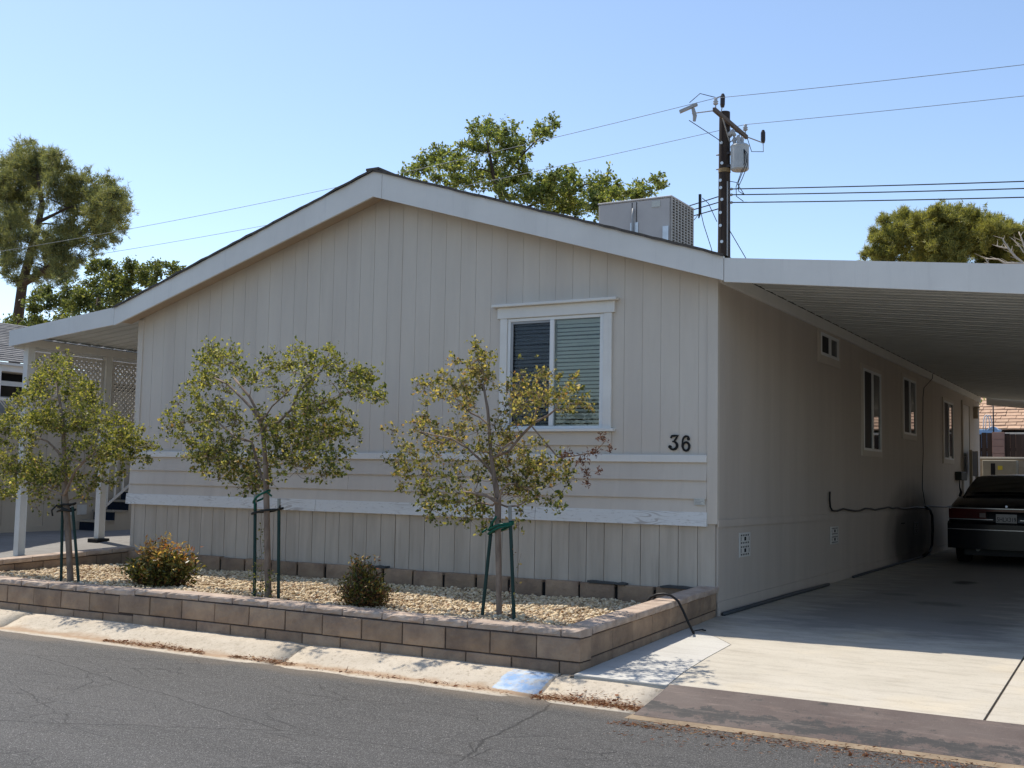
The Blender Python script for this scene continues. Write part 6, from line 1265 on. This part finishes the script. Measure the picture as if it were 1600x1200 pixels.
# ============================================================ LEFT NEIGHBOUR
nh = thing('neighbour_home', (-16, 2, 0), 'cream mobile home with grey shingle roof beyond the porch', 'mobile home')
NX = -13.0
for i in range(60):
    a = -7 + 0.4064*i
    if a > 17: break
    mb = MB(); mb.box(NX-0.02, NX, a+0.004, a+0.4024, 0.85, 3.0); 
    op = [(0.2, 2.05, 2.05, 2.68)]
    for q in boards(a+0.004, a+0.4024, lambda y: 0.85, lambda y: 2.75, NX-0.02, NX, op, swap=True): q.build('siding_board', m_nwall, nh)
    mb = MB(); mb.box(NX-0.022, NX-0.002, a+0.004, a+0.4024, 0.1, 0.79); mb.build('skirt_board', m_nwall, nh)
mb = MB(); mb.box(NX-0.02, NX+0.014, -7, 17, 0.791, 0.849); mb.build('belt_board', m_nwall, nh)
mb = MB(); mb.box(NX-0.02, NX+0.012, -7, 17, 0.2, 0.33); mb.build('base_board', m_nwall, nh)
mb = MB(); mb.box(NX-0.06, NX-0.03, -7, 17, 0, 2.9); mb.build('wall_core', m_dark, nh)
mb = MB(); mb.box(NX-7, NX-0.05, -7.0, -6.97, 0, 3.0); mb.build('end_wall', m_nwall, nh)
mb = MB(); mb.box(NX+0.22, NX+0.26, -7.3, 17.3, 2.90, 3.05); mb.box(NX+0.255, NX+0.33, -7.3, 17.3, 3.00, 3.04); mb.build('fascia_board', m_fascia, nh)
mb = MB(); mb.box(NX-0.02, NX+0.219, -7.2, 17.2, 2.89, 2.91); mb.build('soffit', m_nwall, nh)
rowd = 0.165
for k in range(22):
    xa = NX+0.34 - rowd*k; za = 3.052 + 0.052*k
    mb = MB(); y = -7.3 + (0.15 if k % 2 else 0)
    while y < 17.3:
        w_ = rng.choice((0.18, 0.28, 0.36)); e_ = rng.uniform(-.012, .012)
        mb.hexa([(xa+e_, y, za), (xa-rowd-0.05, y, za+0.058), (xa-rowd-0.05, y+w_-.004, za+0.058), (xa+e_, y+w_-.004, za)], [(xa+e_, y, za+0.012+rng.uniform(0, .006)), (xa-rowd-0.05, y, za+0.064), (xa-rowd-0.05, y+w_-.004, za+0.064), (xa+e_, y+w_-.004, za+0.012+rng.uniform(0, .006))])
        y += w_
    mb.build('shingle_course', m_nshingle, nh)
mb = MB(); mb.box(NX-3.4, NX-0.3, -7.25, 17.25, 2.95, 3.05); mb.build('roof_deck', m_dark, nh)
mb = MB(); mb.box(NX+0.0, NX+0.02, 0.12, 0.2, 1.97, 2.76); mb.box(NX+0.0, NX+0.02, 2.05, 2.13, 1.97, 2.76); mb.box(NX+0.0, NX+0.019, 0.2, 2.05, 1.97, 2.05); mb.box(NX+0.0, NX+0.019, 0.2, 2.05, 2.68, 2.76); nw = mb.build('window', m_vinyl, nh)
mb = MB(); mb.box(NX-0.02, NX-0.01, 0.2, 2.05, 2.05, 2.68); mb.build('pane', m_mirror, nw)
mb = MB(); mb.box(NX-0.009, NX-0.006, 0.25, 2.0, 2.05, 2.50); mb.build('curtain', M('grey_curtain', (0.30, 0.30, 0.29), None, 4, 0.9), nw)
mb = MB(); mb.box(NX+0.001, NX+0.012, 3.05, 3.25, 0.5, 0.68); mb.box(NX+0.001, NX+0.012, 2.75, 2.95, 0.5, 0.68); mb.build('foundation_vent', m_ventw, nh)
# its white corner post with a lattice rail at the left edge
lp = thing('lattice_screen', (-12.6, 0.9, 0.1), 'white lattice screen and post at the left edge', 'lattice')
mb = MB(); mb.box(-12.62, -12.54, 0.98, 1.06, 0.0, 2.92); mb.build('post', m_trim, lp)
mb = MB(); mb.box(-12.60, -12.56, 1.06, 1.85, 2.40, 2.45); mb.box(-12.60, -12.56, 1.06, 1.85, 2.06, 2.10); mb.build('rail', m_trim, lp)
for sg in (1, -1):
    for k in range(20):
        c = 1.08 + 0.055*k - (0.15 if sg == 1 else -0.15)
        za, zb = 2.10, 2.40; ya2 = c + sg*(za-2.25); yb2 = c + sg*(zb-2.25)
        if min(ya2, yb2) < 1.06 or max(ya2, yb2) > 1.85: continue
        mb = MB(); d = 0.011; mb.prism([(ya2-d, za), (ya2+d, za), (yb2+d, zb), (yb2-d, zb)], 'x', -12.583+0.004*sg, -12.579+0.004*sg); mb.build('lattice_slat', m_lattice, lp)

# unseen home added past the right edge to darken the carport side
rh = thing('neighbour_home', (10, 6, 0), 'unseen mobile home with a side awning, added to shade the carport side', 'mobile home')
mb = MB(); mb.prism([(7.2, -0.3), (14.8, -0.3), (14.8, 3.3), (11, 4.6), (7.2, 3.3)], 'y', -0.5, 17.5); mb.build('wall', m_nwall, rh)
for a, b in (((6.95, 3.28), (11, 4.68)), ((11, 4.68), (15.05, 3.28))):
    mb = MB(); mb.hexa([(a[0], -0.8, a[1]), (b[0], -0.8, b[1]), (b[0], 17.8, b[1]), (a[0], 17.8, a[1])], [(a[0], -0.8, a[1]+.06), (b[0], -0.8, b[1]+.06), (b[0], 17.8, b[1]+.06), (a[0], 17.8, a[1]+.06)]); mb.build('roof', m_nshingle, rh)
mb = MB(); mb.hexa([(5.3, -0.3, 2.85), (7.19, -0.3, 3.1), (7.19, 17, 3.1), (5.3, 17, 2.85)], [(5.3, -0.3, 2.93), (7.19, -0.3, 3.18), (7.19, 17, 3.18), (5.3, 17, 2.93)]); mb.build('added_awning', m_pan, rh)
mb = MB(); mb.box(5.26, 5.299, -0.35, 17, 2.75, 2.95); mb.build('fascia_board', m_fascia, rh)
for k in range(5):
    mb = MB(); mb.box(5.34, 5.42, 0.2+4*k, 0.28+4*k, -0.1, 2.86); mb.build('post', m_trim, rh)
for y in (2, 6.5, 11):
    mb = MB(); mb.box(7.15, 7.195, y, y+1.2, 1.6, 2.8); w = mb.build('window', m_vinyl, rh); mb = MB(); mb.box(7.14, 7.149, y+.08, y+1.12, 1.68, 2.72); mb.build('pane', m_mirror, w)

# stairs with navy risers beside the porch
st = thing('porch_stairs', (-12.8, 3.2, 0.24), 'cream porch steps with navy risers and white handrail at far left', 'stairs')
SX0, SX1 = -13.0+0.02, -12.52; SX1 = -12.45
for k in range(6):
    y = 3.1 + 0.30*k; z = 0.24 + 0.175*k
    mb = MB(); mb.box(SX0, SX1, y, y+0.02, z-0.02, z+0.140); mb.build('riser', m_navy, st)
    mb = MB(); mb.box(SX0, SX1+0.02, y-0.03, y+0.30, z+0.141, z+0.172); mb.build('tread', m_tread, st)
    mb = MB(); mb.box(SX1-0.03, SX1, y+0.021, y+0.32, 0.2, z+0.140); mb.build('side_panel', m_nwall, st)
HXr = SX1 + 0.04
mb = MB(); mb.bar((HXr, 3.15, 0.655), (HXr, 5.4, 2.28), 0.03, 0.035); mb.build('lower_rail', m_trim, st)
mb = MB(); mb.bar((HXr, 3.15, 1.35), (HXr, 5.4, 2.98), 0.035, 0.045); mb.build('handrail', m_trim, st)
for k in range(9):
    y = 3.19 + 0.17*k; z = 0.655 + (y-3.15)*0.722
    mb = MB(); mb.box(HXr-0.015, HXr+0.015, y-0.012, y+0.012, z+0.02, z+0.68); mb.build('baluster', m_trim, st)

# ============================================================ BEHIND THE CARPORT
bw = thing('block_wall', (2, 20.5, 0), 'low beige block wall with a pale cap behind the car', 'wall')
for k in range(16):
    for r_ in range(10):
        x = -0.62 + 0.41*k + (0.2 if r_ % 2 else 0)
        if k > 11 or r_ < 2: continue
        if (k, r_) == (0, 2): blk = None
        if 'bwm' not in globals():
            q = MB(); q.box(0, 0.402, 0, 0.19, 0, 0.192); bwm = q.mesh('wall_block', bevel=0.006); bwm.materials.append(m_bwall)
        piece('wall_block', bwm, bw, (x, 20.5, 0.0 + 0.2*r_))
mb = MB(); mb.box(-0.7, 9, 20.52, 20.66, -0.1, 1.98); mb.build('mortar', m_bwall, bw)
for k in range(6):
    mb = MB(); mb.box(-0.72 + 1.5*k, -0.73 + 1.5*(k+1), 20.47, 20.72, 2.0, 2.05); mb.build('cap_block', m_bcap, bw, bevel=0.006)
un = thing('cooling_unit', (0.2, 20.2, 0), 'beige equipment cabinet with dark opening and yellow label behind the car', 'cabinet')
mb = MB(); mb.box(-0.17, 0.62, 19.9, 20.4, 0.0, 1.96); mb.build('cabinet', m_unit, un, bevel=0.015)
mb = MB(); mb.box(0.03, 0.13, 19.89, 19.899, 1.58, 1.88); mb.build('opening', m_dark, un)
mb = MB(); mb.box(0.19, 0.30, 19.89, 19.899, 1.72, 1.82); mb.build('warning_label', m_yellow, un)
wf = thing('wooden_fence', (0, 24, 0), 'dark weathered plank fence behind the block wall', 'fence')
for xa, xb in ((-3.0, -0.425), (-0.10, 9.0)):
    k = int(round((xb-xa)/0.143)); w_ = (xb-xa)/k
    for i in range(k):
        x = xa + w_*i; mb = MB(); mb.box(x, x+w_-rng.uniform(0.004, 0.010), 24 + rng.uniform(-.012, .012), 24.03, 0.0, 2.80 + rng.uniform(-.05, .03)); mb.build('plank', m_fencewood, wf)
mb = MB(); mb.box(-3, 9, 24.035, 24.09, 2.3, 2.39); mb.box(-3, 9, 24.035, 24.09, 0.6, 0.69); mb.build('fence_rail', m_fencewood, wf)
bp = thing('block_pier', (-0.27, 24, 0), 'pinkish block pier between dark fence planks', 'pier')
for k in range(14):
    mb = MB(); mb.box(-0.42, -0.105, 23.9, 24.15, 0.203*k, 0.203*k+0.197); mb.build('wall_block', m_pink, bp, bevel=0.005)
bh = thing('tan_roof_house', (-1, 33, 0), 'low house with tan shingle roof beyond the fence', 'house')
mb = MB(); mb.box(-12, 12, 31.0, 39.0, 0, 3.2); mb.build('wall', m_pink, bh)
mb = MB(); mb.box(-12.5, 12.5, 30.1, 30.16, 3.02, 3.18); mb.build('fascia_board', m_bcap, bh)
for k in range(16):
    ya2 = 30.08 + 0.30*k; za = 3.20 + 0.125*k
    mb = MB(); x = -6.0 - (0.2 if k % 2 else 0)
    while x < 6:
        w_ = rng.uniform(0.3, 0.55); e_ = rng.uniform(-.03, .03)
        mb.hexa([(x, ya2+e_, za), (x+w_-.015, ya2+e_, za), (x+w_-.015, ya2+0.36, za+0.15), (x, ya2+0.36, za+0.15)], [(x, ya2+e_, za+0.035), (x+w_-.015, ya2+e_, za+0.035+rng.uniform(0, .02)), (x+w_-.015, ya2+0.36, za+0.155), (x, ya2+0.36, za+0.155)]); x += w_
    mb.build('shingle_course', m_tanshingle, bh)
mb = MB(); mb.hexa([(-12.5, 30.1, 3.1), (12.5, 30.1, 3.1), (12.5, 35, 5.14), (-12.5, 35, 5.14)], [(-12.5, 30.1, 3.19), (12.5, 30.1, 3.19), (12.5, 35, 5.23), (-12.5, 35, 5.23)]); mb.build('roof_deck', m_tanshingle, bh)
ps = thing('play_structure', (-0.8, 24.6, 0), 'light blue plastic play piece with white hoop above the fence', 'play structure')
mb = MB()
for (cx2, cz2, r_) in ((-1.00, 2.93, 0.14), (-0.47, 2.92, 0.13)):
    mb.prism([(cx2 + r_*math.cos(a), cz2 + r_*0.8*math.sin(a)) for a in [math.pi*i/14 for i in range(15)]], 'y', 24.45, 24.75)
mb.prism([(-1.4, 2.80), (-0.34, 2.80), (-0.24, 2.93), (-1.4, 2.95)], 'y', 24.46, 24.73); mb.box(-1.3, -0.45, 24.5, 24.7, 0, 2.799); mb.build('canopy', m_blueplas, ps, bevel=0.01)
mb = MB(); mb.tube([(-0.63 + 0.085*math.cos(a), 24.42, 2.93 + 0.42*max(0, math.sin(a))**0.7, 0.014) for a in [math.pi*i/16 for i in range(17)]], 6); mb.tube([(-0.57 + 0.085*math.cos(a), 24.46, 2.93 + 0.42*max(0, math.sin(a))**0.7, 0.014) for a in [math.pi*i/16 for i in range(17)]], 6); mb.build('hoop', m_whitepipe, ps, smooth=True)
mb = MB(); mb.tube([(-0.43, 24.35, 0, 0.022), (-0.43, 24.35, 2.7, 0.02), (-0.435, 24.35, 3.75, 0.018)], 7); mb.build('mast', m_black, ps, smooth=True)
hv = thing('hanging_branch', (-0.45, 19.2, 3.3), 'leafy twigs hanging below the far edge of the carport', 'branch')
C = []; dd = []; mb = MB()
for (a, b) in (((-0.75, 19.4, 3.42), (-0.62, 19.2, 3.20)), ((-0.45, 19.4, 3.45), (-0.42, 19.2, 3.18)), ((-0.25, 19.4, 3.45), (-0.22, 19.2, 3.17)), ((-1.4, 19.5, 3.6), (0.1, 19.45, 3.50))):
    mb.bar(a, b, 0.012)
    for _ in range(26):
        p = Vector(a).lerp(Vector(b), rng.random()); C.append((p.x+rng.gauss(0, .04), p.y+rng.gauss(0, .04), p.z+rng.gauss(0, .03))); dd.append((rng.gauss(0, .6), rng.gauss(0, .6), -abs(rng.gauss(.8, .3))))
mb.bar((-1.4, 19.5, 3.6), (-5.5, 20.5, 3.2), 0.03); mb.bar((-5.5, 20.5, 0), (-5.5, 20.5, 3.25), 0.08)
mb.build('twig', m_bark_d, hv); C = np.array(C); dd = unit(np.array(dd)); L = nrg.uniform(0.08, 0.14, len(C)); V, F = leaf_mesh(C, dd, L, L*0.5); bulk('leaves', V, F, m_leaf_mul, hv)
gt = thing('landing_rail', (0.25, 15.5, 1.0), 'dark panel railing at the side door landing', 'railing')
mb = MB(); mb.box(0.16, 0.20, 15.5, 16.3, 1.52, 2.06); mb.build('panel', M('brown_panel', (0.05, 0.038, 0.03), None, 5, 0.7), gt)
mb = MB(); mb.box(0.03, 0.24, 15.3, 16.6, 0.05, 0.95); mb.build('landing', m_concrete_sub, gt)
for y in (15.44, 16.31):
    mb = MB(); mb.box(0.15, 0.21, y, y+0.05, 0.951, 2.08); mb.build('post', m_bwall, gt)

# ============================================================ PARKED CAR
m_car = M('navy_car_paint', (0.004, 0.005, 0.009), None, 2, 0.25, spec=0.4)
m_carglass = M('car_glass', (0.004, 0.005, 0.006), None, 2, 0.06, spec=0.5)
m_lamp = M('red_lens', (0.055, 0.003, 0.004), (0.045, 0.002, 0.003), 6, 0.15, spec=0.5)
m_lampw = M('reverse_lens', (0.16, 0.13, 0.13), None, 6, 0.2, spec=0.5)
m_chrome = M('chrome_strip', (0.50, 0.50, 0.52), None, 5, 0.25, metal=0.7)
m_tyre = M('tyre_rubber', (0.018, 0.018, 0.018), None, 20, 0.85)
m_plate = M('plate_white', (0.46, 0.45, 0.45), None, 20, 0.5)
CX, CY, CZ = 1.60, 9.0, 0.03
car = thing('parked_car', (CX, CY+2.4, CZ), 'dark navy sedan parked under the carport, seen from behind', 'car')
def rear_y(x): return 0.13*(abs(x)/0.90)**3.2
ST = [(-0.005, .80, .40, .92), (0.03, .865, .34, .945), (0.12, .905, .30, .985), (0.4, .922, .27, 1.06), (0.80, .928, .25, 1.12), (1.3, .93, .24, 1.10), (2.4, .93, .24, 1.02), (3.2, .93, .24, .98), (3.6, .92, .24, .97), (4.2, .90, .25, .88), (4.6, .86, .27, .78), (4.85, .74, .32, .66)]
def sect(w, zb, zt):
    zm = (zb + zt)*0.5
    h = [(0.0, zb), (w*.70, zb), (w*.93, zb+.03), (w*.985, zb+.12), (w, zm), (w*.985, zt-.20), (w*.955, zt-.09), (w*.90, zt-.035), (w*.80, zt-.008), (w*.5, zt+.006), (0, zt+.012)]
    return h + [(-x, z) for x, z in reversed(h[1:-1])]
mb = MB(); k = len(sect(1, 0, 1))
for (y, w, zb, zt) in ST:
    for x, z in sect(w, zb, zt): mb.v.append((CX+x, CY + y + (rear_y(x*0.9/w*0.98) if y < 0.35 else 0)*(1 - y/0.35 if y < .35 else 0)*0.9, CZ+z))
for i in range(len(ST)-1):
    for j in range(k):
        a = i*k+j; b_ = i*k+(j+1) % k; mb.f.append((a, b_, b_+k, a+k))
mb.f.append(tuple(range(k))); mb.f.append(tuple((len(ST)-1)*k + j for j in range(k))[::-1])
body = mb.build('body', m_car, car, smooth=True)
CB = [(0.62, .74, 1.10, .70, 1.12), (0.78, .77, 1.10, .70, 1.165), (1.15, .81, 1.08, .67, 1.335), (1.50, .83, 1.06, .64, 1.435), (1.85, .84, 1.04, .62, 1.468), (2.3, .84, 1.02, .62, 1.475), (2.75, .83, 1.0, .60, 1.45), (3.15, .80, .99, .63, 1.28), (3.6, .74, .96, .70, 1.02)]
mb = MB()
def csec(wb, zb, wt, zt): 
    h = [(wb, zb), (wb-(wb-wt)*.45, zb+(zt-zb)*.55), (wt+.03, zt-.045), (wt-.03, zt-.008), (wt*.6, zt+.012), (0, zt+.022)]
    return h + [(-x, z) for x, z in reversed(h[:-1])]
kc = 11
for (y, wb, zb, wt, zt) in CB:
    for x, z in csec(wb, zb, wt, zt): mb.v.append((CX+x, CY+y, CZ+z))
for i in range(len(CB)-1):
    for j in range(kc-1):
        a = i*kc+j; mb.f.append((a, a+1, a+1+kc, a+kc))
mb.build('cabin', m_car, car, smooth=True)
# rear window: curved pane lying just proud of the cabin
mb = MB(); rows = [(0.70, .705, 1.152), (0.80, .69, 1.185), (1.15, .645, 1.342), (1.44, .60, 1.425)]
for (y, w, z) in rows:
    for i in range(9):
        u = -1 + i/4; mb.v.append((CX+w*u, CY + y - 0.012, CZ + z + 0.018 + 0.018*(1-u*u)))
for r_ in range(3):
    for i in range(8):
        a = r_*9+i; mb.f.append((a, a+1, a+10, a+9))
mb.build('rear_window', m_carglass, car, smooth=True)
for s_ in (-1, 1):
    mb = MB(); mb.v = [(CX+s_*(0.812+.004), CY+1.25, CZ+1.12), (CX+s_*(.842+.006), CY+3.05, CZ+1.02), (CX+s_*.685, CY+2.75, CZ+1.38), (CX+s_*.70, CY+1.75, CZ+1.40)]; mb.f = [(0, 1, 2, 3)]
    mb.add([(v[0]-s_*.01, v[1], v[2]) for v in mb.v], [(3, 2, 1, 0)]); mb.build('side_window', m_carglass, car)
def patch(x0, x1, z0, z1, out, name, mat, parent=car, n=12, zc=0.0):
    mb = MB()
    for i in range(n+1):
        x = x0 + (x1-x0)*i/n; yy = CY + rear_y(x) - out
        mb.v += [(CX+x, yy, CZ+z0), (CX+x, yy, CZ+z1), (CX+x, yy+0.07, CZ+z1+zc), (CX+x, yy+0.07, CZ+z0)]
    for i in range(n):
        for j in range(4):
            a = i*4+j; b_ = i*4+(j+1) % 4; mb.f.append((a, b_, b_+4, a+4))
    mb.f.append((0, 1, 2, 3)); mb.f.append((n*4+3, n*4+2, n*4+1, n*4)); return mb.build(name, mat, parent, smooth=False)
patch(-0.885, -0.30, 0.755, 0.905, 0.022, 'tail_lamp', m_lamp); patch(0.30, 0.885, 0.755, 0.905, 0.022, 'tail_lamp', m_lamp)
patch(-0.40, -0.31, 0.775, 0.845, 0.026, 'reverse_lamp', m_lampw); patch(0.31, 0.40, 0.775, 0.845, 0.026, 'reverse_lamp', m_lampw)
patch(-0.299, 0.299, 0.872, 0.905, 0.020, 'centre_lamp', m_lamp)
patch(-0.885, 0.885, 0.912, 0.926, 0.026, 'chrome_strip', m_chrome, n=24); patch(-0.885, -0.20, 0.735, 0.749, 0.026, 'chrome_strip', m_chrome); patch(0.20, 0.885, 0.735, 0.749, 0.026, 'chrome_strip', m_chrome)
bmp_ = patch(-0.90, 0.90, 0.27, 0.665, 0.085, 'bumper', m_car, n=28, zc=0.04); mb = MB(); mb.box(CX-0.66, CX+0.66, CY+0.15, CY+4.6, CZ+0.16, CZ+0.30); mb.build('underbody', m_black, car); patch(-0.90, 0.90, 0.575, 0.586, 0.092, 'bumper_trim', m_chrome, n=28)
mb = MB(); mb.box(CX-0.155, CX+0.155, CY-0.028, CY-0.02, CZ+0.675, CZ+0.835); pl_ = mb.build('licence_plate', m_plate, car, bevel=0.004)
def text_mesh(txt, size):
    cu_ = bpy.data.curves.new('lettering', 'FONT'); cu_.body = txt; cu_.size = size; cu_.align_x = 'CENTER'; cu_.align_y = 'CENTER'; cu_.extrude = 0.001
    o = bpy.data.objects.new('lettering', cu_); COL.objects.link(o); bpy.context.view_layer.update()
    me = bpy.data.meshes.new_from_object(o.evaluated_get(bpy.context.evaluated_depsgraph_get())); bpy.data.objects.remove(o); bpy.data.curves.remove(cu_); return me
me = text_mesh('5HLX319', 0.085); me.transform(Matrix.Translation((CX, CY-0.0295, CZ+0.748)) @ Matrix.Rotation(math.pi/2, 4, 'X') @ Matrix.Diagonal((0.86, 1.15, 1, 1)))
wrap('lettering', me, m_black, pl_)
mb = MB(); mb.cyl((CX-0.0, CY+0.02, CZ+0.955), (CX, CY+0.0, CZ+0.957), 0.018, 12); mb.build('trunk_lock', m_chrome, car)
mb = MB(); mb.tube([(CX-0.45, CY+0.12, CZ+0.26, 0.035), (CX-0.45, CY+0.8, CZ+0.26, 0.035)], 10); mb.build('exhaust', m_steel_g, car)
for (sx, yy) in ((-1, 1.02), (1, 1.02), (-1, 3.78), (1, 3.78)):
    mb = MB(); xo = CX + sx*0.78; prf = [(-.10, .20), (-.105, .28), (-.09, .318), (-.05, .325), (.05, .325), (.09, .318), (.105, .28), (.10, .20)]; ns_ = 28
    for i in range(ns_):
        a = 2*math.pi*i/ns_
        for (dx, r_) in prf: mb.v.append((xo+dx, CY+yy+r_*math.cos(a), CZ-.03+.322+0.0+r_*math.sin(a)*0.985))
    q = len(prf)
    for i in range(ns_):
        for j in range(q):
            a = i*q+j; b_ = i*q+(j+1) % q; c_ = ((i+1) % ns_)*q; mb.f.append((a, b_, c_+(j+1) % q, c_+j))
    w = mb.build('wheel', m_tyre, car)
    mb = MB(); mb.cyl((xo-.06, CY+yy, CZ+.295), (xo+.06, CY+yy, CZ+.295), 0.20, 20); mb.build('rim', m_steel_g, w)

# names of leftover helpers
print('objects', len(bpy.data.objects), 'tris', sum(len(p.vertices)-2 for me in bpy.data.meshes for p in me.polygons))
